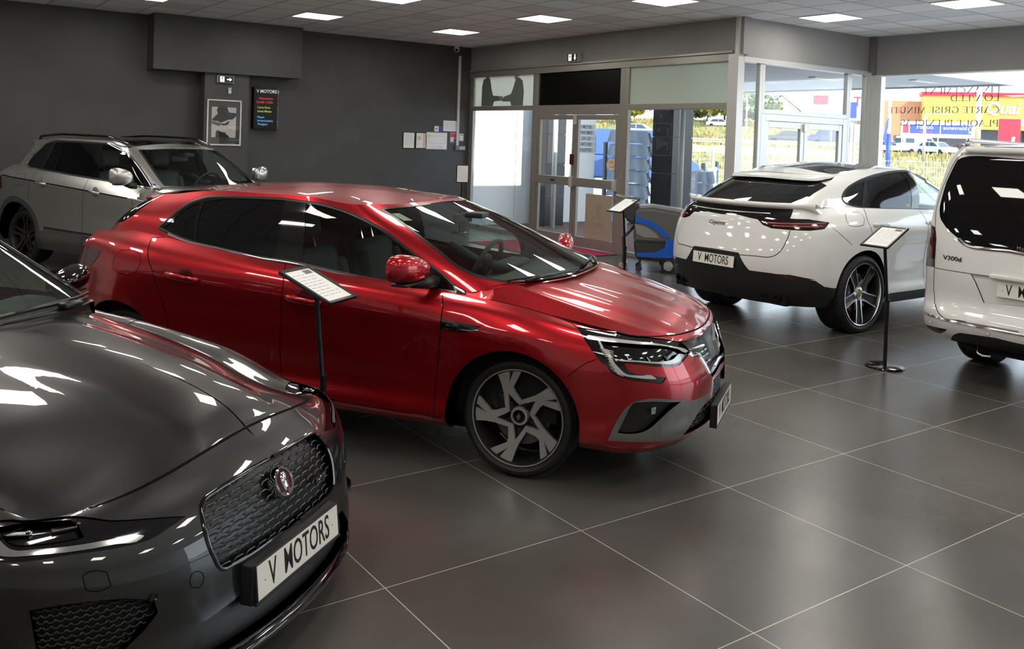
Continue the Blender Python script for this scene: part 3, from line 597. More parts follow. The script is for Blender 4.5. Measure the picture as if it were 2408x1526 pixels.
def wheel(parent,x,y,side,R,W,rr,spokes,zc=None,tyre_label=None,rim_mat=None,disc=True,full=True):
    """side +1 left, -1 right. outer face at |y|. spokes(mb, rr): draws on the xy plane, z towards outside"""
    zc=R if zc is None else zc
    # local frame: z axis = outward (lateral)
    T=Matrix.Translation((x,y,zc))@Matrix.Rotation(math.radians(-90*side),4,'X')
    w=link(bpy.data.objects.new('wheel',None)); w.parent=parent; w.matrix_local=T; w.empty_display_size=.1
    t=MB(); s=R-rr
    pr=[(rr-.012,-.004),(rr+.006,0),(rr+.35*s,.012),(rr+.62*s,.008),(R-.016,-.006),(R-.006,-.018),(R-.001,-.034)]
    for g in (.25,.45,.65):
        z=-W*g; pr+=[(R,z+.008),(R-.007,z+.005),(R-.007,z-.005),(R,z-.008)]
    pr+=[(R-.001,-W+.03),(R-.008,-W+.014),(R-.03,-W),(rr,-W-.002)]
    t.lathe(pr,72)
    if full:
        for k in range(90):     # tread blocks: fine cross grooves on both shoulders
            a=2*math.pi*k/90; Q=rot(a)
            t.box((R-.0015,0,-.026),(.006,.004,.030),Q); t.box((R-.0015,0,-W+.03),(.006,.004,.03),Q)
    t.build('tyre',M_RUBBER,w,angle=40)
    r=MB(); r.lathe([(rr+.002,-.004),(rr-.002,.004),(rr-.008,.004),(rr-.016,-.010),(rr-.026,-.05),(rr-.030,-W*.75),(rr,-W+.01)],72)
    r.build('rim',M_ALLOYD if rim_mat is None else rim_mat,w,angle=40)
    spokes(w,rr)
    if disc:
        MB().lathe([(.06,-.075),(rr*.62,-.075),(rr*.62,-.10),(.06,-.10)],48).build('brake_disc',M_DISC,w,angle=40)
        c=MB(); c.box((-rr*.50,.02,-.085),(.09,.17,.06),None,.015); c.build('brake_caliper',M_BLKSAT,w,angle=40)
    MB().lathe([(0,-W*.85),(rr-.03,-W*.85),(rr-.03,-W*.9),(0,-W*.9)],32).build('wheel_back',M_DARK,w)
    return w
def poly_spoke(mb,pts,z_of,th,T):
    """flat spoke outline with a height given by radius"""
    n=len(pts); V=[(x,y,z_of(math.hypot(x,y))) for x,y in pts]; cx=sum(p[0] for p in pts)/n; cy=sum(p[1] for p in pts)/n
    V2=[(x+(x-cx)*.0,y+(y-cy)*.0,z-th) for x,y,z in V]
    F=[tuple(range(n)),tuple(range(2*n-1,n-1,-1))]+[(i,n+i,n+(i+1)%n,(i+1)%n) for i in range(n)]
    mb.add(V+V2,F,T)
def seat(parent,x,y,z=.30,m=None,w=.50,h=.62,head=True,lean=.30,name='seat'):
    m=m or M_SEAT; s=MB()
    s.box((x+.02,y,z+.08),(.50,w,.18),None,.06)
    Rm_=Matrix.Translation((x-.22,y,z+.16))@Matrix.Rotation(-lean,4,'Y')
    s.box((0,0,h/2),(.15,w*.94,h),Rm_,.06)
    if head: s.box((0.0,0,h+.17),(.11,.27,.20),Rm_,.045)
    for sy in (-1,1):
        s.box((.05,sy*w*.42,h*.45),(.12,.09,h*.8),Rm_,.04)
    o=s.build(name,m,parent,angle=50)
    if head:
        r=MB()
        for sy in (-.07,.07): r.tube([Rm_@Vector((0,sy,h-.02)),Rm_@Vector((0,sy,h+.10))],.007,8)
        r.build('headrest_post',M_CHROME,o)
    return o
def steering_wheel(parent,x,y,z,tilt=.42,r=.185):
    T=Matrix.Translation((x,y,z))@Matrix.Rotation(math.pi/2+tilt,4,'Y')   # axis points back and up
    s=MB(); s.tube([(r*math.cos(a),r*math.sin(a),0) for a in np.linspace(0,2*math.pi,40)[:-1]],.017,10,T,True)
    s.box((0,0,-.02),(.14,.13,.06),T,.025)
    for a in (math.pi/2,-math.pi/2,0): s.box((.11*math.cos(a),.11*math.sin(a),-.005),(.12 if a==0 else .035,.035 if a==0 else .12,.015),T,.004)
    s.tube([T@Vector((0,0,-.02)),T@Vector((0,0,-.30))],.03,10)
    return s.build('steering_wheel',M_DASH,parent,angle=50)
def arch_poly(S,cx,cz,r,side_pts=34,a0=-.30):
    """wheel opening as a uv outline: found by search on the surface"""
    A=np.linspace(a0,math.pi-a0,side_pts); X=cx+r*np.cos(A); Z=cz+r*np.sin(A)
    uv=[]
    for x,z in zip(X,Z):
        u=1.5;v=2.0
        # bisection on v for z, fixed point on u for x
        for _ in range(25):
            lo,hi=0.0,S.vmax
            vs=np.linspace(0,S.vmax,60); P=S(np.full(60,u),vs); k=np.argmin(np.abs(P[:-2,2]-z)+np.where(np.arange(58)>50,1,0)); v=vs[k]
            if 0<k<57:
                z0,z1=P[k,2],P[k+1 if P[k,2]<z else k-1,2]; v=vs[k]+(z-z0)/(z1-z0+1e-9)*((1 if P[k,2]<z else -1)*(vs[1]-vs[0]))
            us=np.linspace(max(u-.3,0),min(u+.3,3),61); Q=S(us,np.full(61,v)); u=float(np.interp(-x,-Q[:,0],us))
        uv.append((u,float(v)))
    uv=np.array(uv); b=uv[-1].copy(); c=uv[0].copy()
    return np.r_[uv,[(b[0],-.2)],[(c[0],-.2)]]
def arch_wall(S,uv,depth,m,parent,name='wheel_arch_liner'):
    """inner wall of a wheel opening"""
    Q=np.asarray(uv[:-2]); P=S(Q[:,0],np.clip(Q[:,1],0,S.vmax)); n=len(P); P2=P.copy(); P2[:,1]-=depth
    c=P.mean(0); N=c-P; N[:,1]=0; N/=np.linalg.norm(N,axis=1,keepdims=True)
    F=[(i,i+1,n+i+1,n+i) for i in range(n-1)]
    sym_build(name,np.r_[P,P2],F,np.r_[N,N],m,parent,'sep')
CAM=(0.952009,-0.022811,0.034287,2099.604038,1216.887830,373.496320,1.791281)
EXPO=0.0
LIGHT=21.0; SKY=4.4; SUN=9.0

def plain_spokes(n=5,m=None,w0=.16,w1=.10,m2=None,rake=0,dish=.035):
    def f(w,rr):
        a=MB(); zf=lambda r:-.012-dish*max(0,1-r/rr)
        R_=rr-.004
        for k in range(n):
            T=rot(2*math.pi*k/n+math.pi/2)
            for s_ in (1,-1):
                pts=[(.16*R_,.02*s_),(.16*R_,w0*R_*s_),(.55*R_,w1*R_*s_),(.995*R_,w1*1.5*R_*s_),(.995*R_,.55*w1*R_*s_),(.55*R_,.35*w1*R_*s_)]
                poly_spoke(a,pts,zf,.02,T)
            poly_spoke(a,[(.1*R_,-.13*R_),(.28*R_,-.08*R_),(.28*R_,.08*R_),(.1*R_,.13*R_)],zf,.02,T)
        a.lathe([(0,-.038),(.03,-.036),(.066,-.040),(.066,-.06)],30)
        a.build('spokes',m or M_ALLOYG,w,angle=25)
        MB().lathe([(0,-.030),(.028,-.031),(.033,-.04)],28).build('hub_cap',M_BLKGLOSS,w,angle=40)
    return f
def filler(S,G,m,root,u0,u1,n=80,name='shoulder'):
    """closes the seam between body side and glasshouse"""
    us=np.linspace(u0,u1,n); A=S(us,np.full(n,S.vmax)); gu=np.linspace(0,3,600); B0=G(gu,np.zeros(600)); 
    B=[]
    k0=0
    for p in A:
        k=np.argmin(((B0-p)**2)[:, :2].sum(1)); B.append(B0[k])
    B=np.array(B); V=np.r_[A-[0,0,.001],B]; F=[(i,i+1,n+i+1,n+i) for i in range(n-1)]
    nn=np.tile([0,.35,.94],(2*n,1)); nn[:,0]=0
    sym_build(name,V,F,nn,m,root)
def mirror_shell(root,c,sd,d=(.075,.125,.08),m=None,m2=None,base=None):
    c=Vector((c[0],c[1]*sd,c[2])); mb=MB()
    def mf(u,v):
        th=2*math.pi*u; ph=math.pi*v; y=math.cos(ph); r=math.sin(ph)**.75
        cs,sn=math.cos(th),math.sin(th); r=math.sin(ph)**.55; x=r*abs(cs)**.8*(1 if cs>0 else -1)*d[0]; z=r*abs(sn)**.8*(1 if sn>0 else -1)*d[2]*(1+.12*y)
        return (c.x+x*(1 if x>0 else .5)-.03*y,c.y+y*d[1]*sd,c.z+z+.012*y)
    mb.grid(mf,24,16,closeu=True); mi=mb.build('door_mirror',m,root,smooth=True)
    b=MB(); b.box((c.x,c.y-.02*sd,c.z-d[2]*.9),(.10,d[1]*1.5,.018),None,.008); bx=base or (.07,-.21,-.08)
    b.tube([(c.x+.01,c.y-.05*sd,c.z-d[2]*.85),(c.x+bx[0]*.7,c.y+bx[1]*.65*sd,c.z+bx[2]),(c.x+bx[0],c.y+bx[1]*sd,c.z+bx[2])],[.026,.03,.035],10)
    g=MB(); g.grid(lambda u,v:(c.x-d[0]*.54,c.y+(u-.5)*d[1]*1.6*sd,c.z+(v-.5)*d[2]*1.5),2,2)
    b.build('mirror_base',M_BLKPL,mi,smooth=True); g.build('mirror_glass',M_CHROME,mi)
    return mi

def megane_spokes(w,rr):
    """five pairs of twisted blades"""
    a=MB(); zf=lambda r: -.012-.030*max(0,1-r/rr)+.004
    b=MB()
    R_=rr-.004
    def P(r,deg): return (r*R_*math.cos(math.radians(deg)),r*R_*math.sin(math.radians(deg)))
    for k in range(5):
        T=rot(2*math.pi*k/5)
        poly_spoke(a,[P(.24,92),P(.30,104),P(.50,118),P(.60,117.5),P(.99,97),P(.99,86.5),P(.62,103),P(.52,101),P(.34,82)],zf,.016,T)
        poly_spoke(a,[P(.23,92),P(.36,80),P(.57,56),P(.76,50),P(.99,47.5),P(.99,30.5),P(.80,34),P(.57,43.5),P(.30,70)],zf,.016,T)
        poly_spoke(b,[P(.50,117),P(.60,117),P(.98,97),P(.98,108),P(.80,112),P(.62,121)],lambda r:zf(r)-.012,.02,T)
        poly_spoke(b,[P(.30,66),P(.57,42.5),P(.98,28),P(.98,47),P(.60,55),P(.33,80)],lambda r:zf(r)-.016,.02,T)
        poly_spoke(b,[P(.2,92),P(.34,110),P(.34,55),P(.2,56)],lambda r:zf(r)-.014,.02,T)
    a.lathe([(rr+.001,-.004),(rr-.002,.006),(rr-.007,.005),(rr-.009,-.006)],72)
    b.build('rim_pocket',M_ALLOYD,w)
    a.lathe([(.034,-.030),(.036,-.024),(.046,-.025),(.050,-.034),(.050,-.06)],30)
    a.build('spokes',M_ALLOYG,w,angle=25)
    n=MB()
    for k in range(5):
        q=2*math.pi*(k+.5)/5+math.radians(90); n.lathe([(0,-.042),(.010,-.042),(.012,-.05)],6,Matrix.Translation((.054*math.cos(q),.054*math.sin(q),.004)))
    n.build('wheel_nut',M_BLKSAT,w)
    c=MB(); c.lathe([(0,-.022),(.030,-.024),(.034,-.032)],28); cap=c.build('hub_cap',M_BLKGLOSS,w,angle=40)
    d=MB(); 
    for s_,z in ((.020,-.0205),): d.prism([(0,s_),(s_*.62,0),(0,-s_),(-s_*.62,0)],z-.002,z+.001)
    d.build('hub_badge',M_CHROME,cap)
def build_red():
    U=RED_UV; S=red_surfaces(); T,G,RF,HD=S['tub'],S['green'],S['roof'],S['hood']
    root=thing('hatchback_car','glossy red five-door hatchback parked in the middle of the showroom','car',(3.411,4.213,0),-.991)
    a1=arch_poly(T,0.0,.325,.372); a2=arch_poly(T,-2.669,.325,.372)
    SU,SV=2.6,.115
    sp=lambda k,**kw: smooth_poly(U[k],SU,SV,True,**kw)
    U2=lambda x:1+(.50-x)/3.55
    # door outlines in surface coordinates from the traced gaps
    fg=np.array(U['fgap']);bg=np.array(U['bgap']);rg=np.array(U['rgap'])
    fd=np.r_[[(fg[0][0],7.2)],fg,[(fg[-1][0],1.05)],[(bg[-1][0],1.05)],bg[::-1],[(bg[0][0],7.2)]]
    rd=np.r_[[(bg[0][0],7.2)],bg,[(bg[-1][0],1.05)],[(rg[-1][0],1.05)],rg[::-1],[(rg[0][0],7.2)]]
    hs=np.array(U['bsplit'])
    bump=np.r_[[(-.1,-.1),(-.1,7.2),(.95,7.2)],hs,[(a1[0][0],hs[-1][1]),(a1[0][0]+.002,-.1)]]
    fen=np.r_[[(hs[0][0]-.02,7.2),hs[0],hs[-1],(a1[0][0],hs[-1][1]),(a1[0][0],-.1),(fg[-1][0],-.1),(fg[-1][0],1.05)],fg[::-1],[(fg[0][0],7.2)]]
    rbump=np.array([(3.1,-.1),(3.1,4.2),(2.1,4.2),(1.99,3.2),(a2[-3][0],-.1)])
    feats=[('bumper',bump),('fender',fen),('fdoor',fd),('rdoor',rd),('rbumper',rbump),('fuel',sp('fuel')),('tail',sp('tail')),('grille',np.array(U['grille'])),('blade',sp('blade')),('pocket',sp('pocket')),('lowgrille',np.array(U['lowgrille'])),
      ('lamp',sp('lamp')),('lampin',sp('lamp_in')),('drl',sp('drl_top')),('drl',sp('drl_low')),('drl',sp('drl_c')),('trim',sp('trim')),('arch',a1),('arch',a2)]
    us=np.r_[np.linspace(0,1,26),np.linspace(1.01,2,80),np.linspace(2.03,3,22)]; vs=np.linspace(0,7,43)
    p=Panels(T,feats,us,vs,SU,SV)
    p.build('body',['body'],M_RED,root); p.build('front_bumper',['bumper'],M_RED,root); p.build('rear_bumper',['rbumper'],M_RED,root)
    p.build('front_fender',['fender'],M_RED,root,sym='sep')
    fdo=p.build('front_door',['fdoor'],M_RED,root,sym='sep'); rdo=p.build('rear_door',['rdoor'],M_RED,root,sym='sep')
    p.build('fuel_door',['fuel'],M_RED,root,sides=(-1,),sym='sep'); p.build('body',['fuel'],M_RED,root,sides=(1,),sym='sep')
    gr=p.build('grille',['grille'],M_BLKSAT,root,off=-.022,label='black upper grille with chrome emblem')[0]
    p.build('bumper_blade',['blade'],mat('grey_blade',(.17,.165,.155),.42,.55),root,off=.004,sym='sep',label='satin grey bumper blade')
    po=p.build('bumper_vent',['pocket'],M_BLKPL,root,off=-.03,sym='sep')
    lg=p.build('lower_grille',['lowgrille'],M_BLKPL,root,off=-.03)[0]
    p.build('fender_trim',['trim'],M_BLKGLOSS,root,off=.004,sym='sep',label='black trim strip with chrome edge')
    lamps=p.build('headlamp',['lamp'],M_BLKGLOSS,root,off=-.004,sym='sep',label='clear headlamp with C-shaped light guide')
    Lp=p.build('lamp_reflector',['lampin'],M_BLKGLOSS,lamps[0],off=-.018,sym='sep',sides=(1,))+p.build('lamp_reflector',['lampin'],M_BLKGLOSS,lamps[1],off=-.018,sym='sep',sides=(-1,))
    for i,sd in ((0,1),(1,-1)):
        p.build('light_guide',['drl'],M_DRL,lamps[i],off=.001,sym='sep',sides=(sd,))
        k=MB()   # three little projector fins inside
        q=np.array(U['lamp_in']); c0=q.min(0);c1=q.max(0)
        for fu in (.25,.5,.72):
            uu=c1[0]+(c0[0]-c1[0])*fu
            P1=T([uu],[4.75])[0];P2=T([uu-.03],[4.35])[0]; n=normal(T,[uu],[4.5])[0]; n=n if n[0]>0 else -n
            for A,B,r in ((P1,P2,.006),(P2,P2+(P2-P1)*.2+np.array([.02,-.05,0]),.007)):
                A=A-n*.012;B=B-n*.010; k.tube([(A[0],A[1]*sd,A[2]),(B[0],B[1]*sd,B[2])],r,6)
        k.build('projector_fin',M_LAMPIN,lamps[i])
        s=MB() # ribs along the outer leg
        d=np.array([(1.020,4.95),(1.016,4.7),(1.010,4.45),(1.000,4.1),(.983,3.9),(.93,3.72)])
        for j in range(12):
            t=j/11*5; i0=min(int(t),4); a=d[i0]+(d[i0+1]-d[i0])*(t-i0); A=T([a[0]-.006],[a[1]+.02])[0];B=T([a[0]-.055],[a[1]-.06])[0]
            s.tube([(A[0],A[1]*sd,A[2]),(B[0],B[1]*sd,B[2])],.0022,6)
        s.build('lamp_rib',M_DRL,lamps[i])
    tl=p.build('tail_lamp',['tail'],M_REDLENS,root,off=.002,sym='sep',label='dark red tail lamp')
    for a in (a1,a2): arch_wall(T,a,.16,M_BLKPL,root)
    # shut lines
    k=dict(width=.0055,h=.0006,off=.0004,su=SU,sv=SV)
    E=lambda q,v:[tuple(x) for x in q]
    lines=[(T,U['shut'],k),(T,E(fd[1:-1][:len(fg)+1],0),k),(T,U['bgap'],k),(T,U['rgap'],k),(T,U['bsplit'],dict(k,width=.004)),(T,U['fuel'],dict(k,width=.004,closed=True)),
       (T,[(bg[-1][0],bg[-1][1]),(bg[-1][0],1.1)],k),(T,[(rg[-1][0],rg[-1][1]),(rg[-1][0]-.004,1.6)],k),(T,[(a1[-3][0]+.01,1.2),(1.4,1.08),(1.7,1.08)],dict(k,width=.004)),
       (T,[(u,6.97) for u in np.linspace(0,1.0,12)],dict(k,width=.009)),(T,[(1.99,3.2),(2.1,4.2),(2.5,4.2),(3,4.2)],k)]
    ribbons('shut_line',lines,M_GAP,root)
    pr=HD
    hood=Panels(HD,[],np.linspace(0,1,40),np.linspace(0,1,40),1.1,.75).build('hood',['body'],M_RED,root)[0]
    # glasshouse
    dlo=smooth_poly(U['dlo'],2.2,.26); 
    gl=[('wind',smooth_poly(U['wind'],2.2,.26)),('backl',np.array(U['backl'])),('dlo',dlo),('qg',smooth_poly(U['q_glass'],2.2,.26)),('rg',smooth_poly(U['r_glass'],2.2,.26)),('fg',smooth_poly(U['f_glass'],2.2,.26))]
    g=Panels(G,gl,np.r_[np.linspace(0,1,30),np.linspace(1.02,2,44),np.linspace(2.04,3,26)],np.linspace(0,3,22),2.2,.26)
    g.build('pillar',['body'],M_RED,root)
    g.build('windshield',['wind'],M_GLASSG,root,off=-.002,wall=0)
    g.build('rear_window',['backl'],M_GLASSD,root,off=.001,wall=0)
    wf=g.build('window_frame',['dlo'],M_BLKGLOSS,root,sym='sep')
    for i,sd in ((0,1),(1,-1)):
        g.build('quarter_window',['qg'],M_GLASSD,root,off=-.003,sym='sep',sides=(sd,)); g.build('door_window',['rg'],M_GLASSD,root,off=-.003,sym='sep',sides=(sd,),label='dark tinted rear door window')
        g.build('door_window',['fg'],M_GLASS,root,off=-.003,sym='sep',sides=(sd,),label='clear front door window')
    roof=Panels(RF,[],np.linspace(0,1,50),np.linspace(0,1,24),1.9,.6).build('roof',['body'],M_RED,root)
    q=np.array(U['dlo']); low=[tuple(x) for x in q if x[1]<.35]
    low=sorted(low,key=lambda x:x[0]); low=[(a,b-.03) for a,b in low]
    ribbons('window_trim',[(G,low,dict(width=.016,h=.005,off=.001,su=2.2,sv=.26))],M_CHROME,root,label='thin chrome strip under the side windows')
    wedge=[(x[0],x[1]) for x in dlo]
    ribbons('window_seal',[(G,wedge,dict(width=.018,h=.003,off=.0005,su=2.2,sv=.26,closed=True,smooth=False)),(G,[tuple(x) for x in smooth_poly(U['wind'],2.2,.26) if 0<=x[0] and .06<x[1]<2.9],dict(width=.018,h=.001,off=.001,su=2.2,sv=.26,smooth=False))],M_BLKSAT,root)
    filler(T,G,M_RED,root,1.186,2.98)
    # spoiler
    us=np.linspace(2.0,3,26); A=G(us,np.full(26,3.)); V=[];F=[]
    ext=np.stack([-.10*sstep(us,2.0,2.35),-.0*us,-.018*np.ones(26)],1)
    B=A+ext; C=B-np.array([0,0,.018]); D=G(us,np.full(26,2.72))
    V=np.r_[A+[0,0,.001],B,C,D]; n=26
    F=[(r*n+i,r*n+i+1,(r+1)*n+i+1,(r+1)*n+i) for r in range(3) for i in range(n-1)]
    sym_build('roof_spoiler',V,[f[::-1] for f in F],None,M_RED,root)
    # cowl and wipers
    cow=curve([(.05,0,.988),(.02,.3,.990),(-.06,.55,1.005),(-.19,.68,1.012)]); bse=sub(G.rows[0],0,.72)
    t=np.linspace(0,1,24); A=cow(t);B=bse(t)+np.array([-.02,0,.012]); V=np.r_[A-[0,0,.004],B]; F=[(i,i+1,24+i+1,24+i) for i in range(23)]
    sym_build('cowl_panel',V,F,None,M_BLKPL,root)
    w=MB()
    def gp(u,v,o=.018):
        P=G([abs(u)],[v])[0]; n=normal(G,[abs(u)],[v])[0]; n=n if n[2]>0 else -n; P=P+n*o; return (P[0],P[1]*(1 if u>=0 else -1),P[2])
    w.tube([gp(-.50,.05,.01),gp(-.38,.09),gp(-.12,.10)],[.012,.010,.006],8); w.tube([gp(-.60,.12,.012),gp(-.34,.13,.014),gp(-.02,.12,.012)],.006,6)
    w.tube([gp(.16,.05,.01),gp(.30,.09),gp(.46,.14)],[.012,.010,.006],8); w.tube([gp(.02,.13,.012),gp(.30,.15,.014),gp(.62,.20,.012)],.006,6)
    w.build('windscreen_wiper',M_BLKSAT,root,smooth=True)
    # handles
    for key in ('handle_f','handle_r'):
        q=np.array(U[key]); P=T(q[:,0],q[:,1]); mid=P[len(P)//2]
        V=[];mb=MB(); x0,x1=P[0],P[-1]
        for sd in (1,-1):
            mb=MB(); pts=[]
            for t_ in np.linspace(0,1,9):
                c=x0+(x1-x0)*t_; pts.append((c[0],(c[1]+.010+.026*math.sin(math.pi*t_)**.5)*sd,c[2]))
            mb.tube(pts,[.012+.008*math.sin(math.pi*t_)**.5 for t_ in np.linspace(0,1,9)],10,flat=.62,up=(0,1,0))
            par=(fdo if key=='handle_f' else rdo)[0 if sd==1 else 1]
            mb.build('door_handle',M_RED,par,smooth=True)
            cup=MB(); cup.lathe([(.0,.002),(.045,.002),(.056,-.001)],24,Matrix.Translation(((x0[0]+x1[0])/2+.01,(mid[1]+.001)*sd,mid[2]+.006))@Matrix.Rotation(-math.pi/2*sd,4,'X')@Matrix.Diagonal((1.05,.8,1,1)))
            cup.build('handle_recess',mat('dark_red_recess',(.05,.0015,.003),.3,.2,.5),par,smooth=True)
    # mirrors
    for sd in (1,-1):
        c=Vector((-.585,.985*sd,1.075)) if sd==-1 else Vector((-.35,.93,1.03)); mb=MB()
        def mf(u,v,c=c,sd=sd):
            th=2*math.pi*u; ph=math.pi*v; y=math.cos(ph); r=math.sin(ph)**.75
            cs,sn=math.cos(th),math.sin(th); r=math.sin(ph)**.55
            x=r*abs(cs)**.8*(1 if cs>0 else -1)*.080; z=r*abs(sn)**.8*(1 if sn>0 else -1)*((.082 if sn>0 else .066)*(1+.18*y))
            return (c.x+x*(1 if x>0 else .5)-.03*y,c.y+y*.142*sd,c.z+z+.010*y)
        mb.grid(mf,24,16,closeu=True); mi=mb.build('door_mirror',M_RED,root,smooth=True)
        b=MB(); b.box((c.x+.0,c.y-.02*sd,c.z-.072),(.10,.19,.018),None,.008); b.tube([(c.x+.01,c.y-.05*sd,c.z-.075),(c.x+.055,c.y-.14*sd,c.z-.085),(c.x+.07,c.y-.21*sd,c.z-.08)],[.028,.03,.035],10); b.build('mirror_base',M_BLKPL,mi,smooth=True)
    # emblem and grille bars
    def gpt(u,v,o): 
        P=T([abs(u)],[v])[0]; n=normal(T,[abs(u)],[v])[0]; n=n if n[0]>0 else -n; return P+n*o
    e=MB(); c=T([0],[4.35])[0]; Te=basis((c[0]+.012,0,.688),(0,1,0),(-.22,0,1))
    o_=[(0,.098),(.070,0),(0,-.098),(-.070,0)]; i_=[(0,.052),(.036,0),(0,-.052),(-.036,0)]
    V=[(x,y,0) for x,y in o_]+[(x*.80,y*.80,.014) for x,y in o_]+[(x,y,.012) for x,y in i_]+[(x,y,0) for x,y in i_]
    F=[(r*4+k,r*4+(k+1)%4,(r+1)*4+(k+1)%4,(r+1)*4+k) for r in range(3) for k in range(4)]; e.add(V,F,Te)
    e.build('emblem',M_CHROME,gr,label='chrome diamond emblem')
    b=MB()
    for v_,n_ in ((4.15,5),(3.85,4),(3.55,3)):
        for sd in (1,-1):
            for j in range(n_):
                u0=.075+.05*j; A=gpt(u0,v_,-.014);B=gpt(u0+.036,v_,-.014); b.tube([(A[0],A[1]*sd,A[2]),(B[0],B[1]*sd,B[2])],.0065,6)
    b.build('grille_bar',M_SATIN,gr,smooth=True)
    q=U['grille']; lo=[tuple(x) for x in q if x[1]<5.2 and x[0]>=0 and x[1]>3.0]; lo=sorted(lo,key=lambda x:-x[0])[:9]
    lo=[(.0,3.28)]+sorted([x for x in lo if x[1]<4.9],key=lambda x:x[0])
    ribbons('grille_surround',[(T,lo,dict(width=.020,h=.007,off=.001,su=SU,sv=SV)),(T,[(.10,4.62),(.2,4.7),(.30,4.85)],dict(width=.014,h=.006,off=-.012,su=SU,sv=SV))],M_CHROME,gr)
    # honeycomb in the low grille and vents
    hx=MB()
    for r in range(9):
        for cidx in range(-11,12):
            u=(cidx+.5*(r%2))*.052; v=1.25+r*.17
            if abs(u)>.60: continue
            if not inside(np.array([[abs(u),v]]),np.array(U['lowgrille']))[0]: continue
            ring=[gpt((u+.026*math.cos(a)) if True else u,v+.085*math.sin(a),-.024) for a in np.linspace(0,2*math.pi,7)[:-1]]
            ring=[(q[0],abs(q[1])*(1 if u+.026*math.cos(a)>=0 else -1),q[2]) for q,a in zip(ring,np.linspace(0,2*math.pi,7)[:-1])]
            hx.tube(ring,.0042,5,None,True)
    hx.build('grille_mesh',M_BLKSAT,lg,smooth=True)
    for i,sd in ((0,1),(1,-1)):
        A=gpt(.66,2.35,-.012); fb=MB(); fb.box((A[0],A[1]*sd,A[2]),(.03,.012,.035),None,.004,rz=-.9*sd); fb.build('fog_lamp',M_LAMPIN,po[i])
    # plate (tilted carrier)
    c=T([0],[1.9])[0]; MB().box((c[0]+.004,0,.315),(.03,.53,.125),None,.004).build('plate_carrier',M_BLKPL,root)
    plate(root,(c[0]+.026,0,.32),(0,1,0),(0,0,1))
    # trim lettering and mirror-finish edge
    q=np.array(U['trim']); ribbons('trim_edge',[(T,[(q[:,0].max()-.004,q[:,1].min()+.06),(q[:,0].mean(),q[:,1].mean()-.14),(q[:,0].min()+.012,q[:,1].min()+.18),(q[:,0].min()+.003,q[:,1].max()-.22)],dict(width=.005,h=.002,off=.005,su=SU,sv=SV))],M_CHROME,root)
    for sd in (-1,1):
        P=T([q[:,0].mean()+.012],[q[:,1].mean()+.05])[0]; text('trim_lettering','RS LINE',basis((P[0],(P[1]+.006)*sd,P[2]),(-sd*1.0,0,-.10*(-sd)*-1),(0,0,1)),M_SATIN,.022,root,shear=.3)
    # wheels
    for x in (0,-2.669):
        for sd in (1,-1): wheel(root,x,.797*sd,sd,.322,.225,.258,megane_spokes)
    # inside
    f=MB(); f.box2((-2.95,-.66,.18),(.25,.66,.42)); f.box2((.42,-.62,.24),(.62,.62,.62)); f.box2((-.45,-.74,.30),(.20,.74,.70)); f.build('floor_pan',M_DARK,root)
    d=MB(); d.grid(lambda u,v:(-.02-.50*v+.12*(2*u-1)**2*-1,(2*u-1)*.70,.955+.03*math.sin(v*2.2)-.10*v**4),20,8); d.box((-.56,0,.80),(.16,1.36,.20),None,.06); d.box((-.52,.36,.95),(.16,.36,.07),None,.03)
    d.build('dashboard',M_DASH,root,angle=60)
    for sy in (.36,-.36): seat(root,-1.22,sy,.30)
    s=MB(); s.box((-2.12,0,.40),(.5,1.24,.2),None,.06); s.box((-2.36,0,.74),(.16,1.24,.60),None,.06,); 
    for sy in (-.38,.38): s.box((-2.42,sy,1.10),(.09,.26,.15),None,.04)
    s.build('rear_bench',M_SEAT,root,angle=50)
    steering_wheel(root,-.70,.36,.93)
    hl=MB(); hl.grid(lambda u,v:(-1.02-1.6*v,(2*u-1)*.52,1.365+.045*math.sin(math.pi*v)),6,8); hl.build('headliner',M_DARK,root)
    im=MB(); im.box((-.72,0,1.275),(.03,.24,.065),None,.012); im.box((-.62,0,1.30),(.12,.12,.035),None,.01); im.build('inner_mirror',M_BLKPL,root)
    st=gp(-.615,2.55,-.004); st2=MB(); P=[gp(-.645,2.62,-.004),gp(-.56,2.62,-.004),gp(-.545,2.30,-.004),gp(-.635,2.30,-.004)]; st2.add(P,[(0,1,2,3)]); st2.build('windscreen_sticker',mat('sticker',(.40,.45,.36),.5),root)
    return root
build_red()

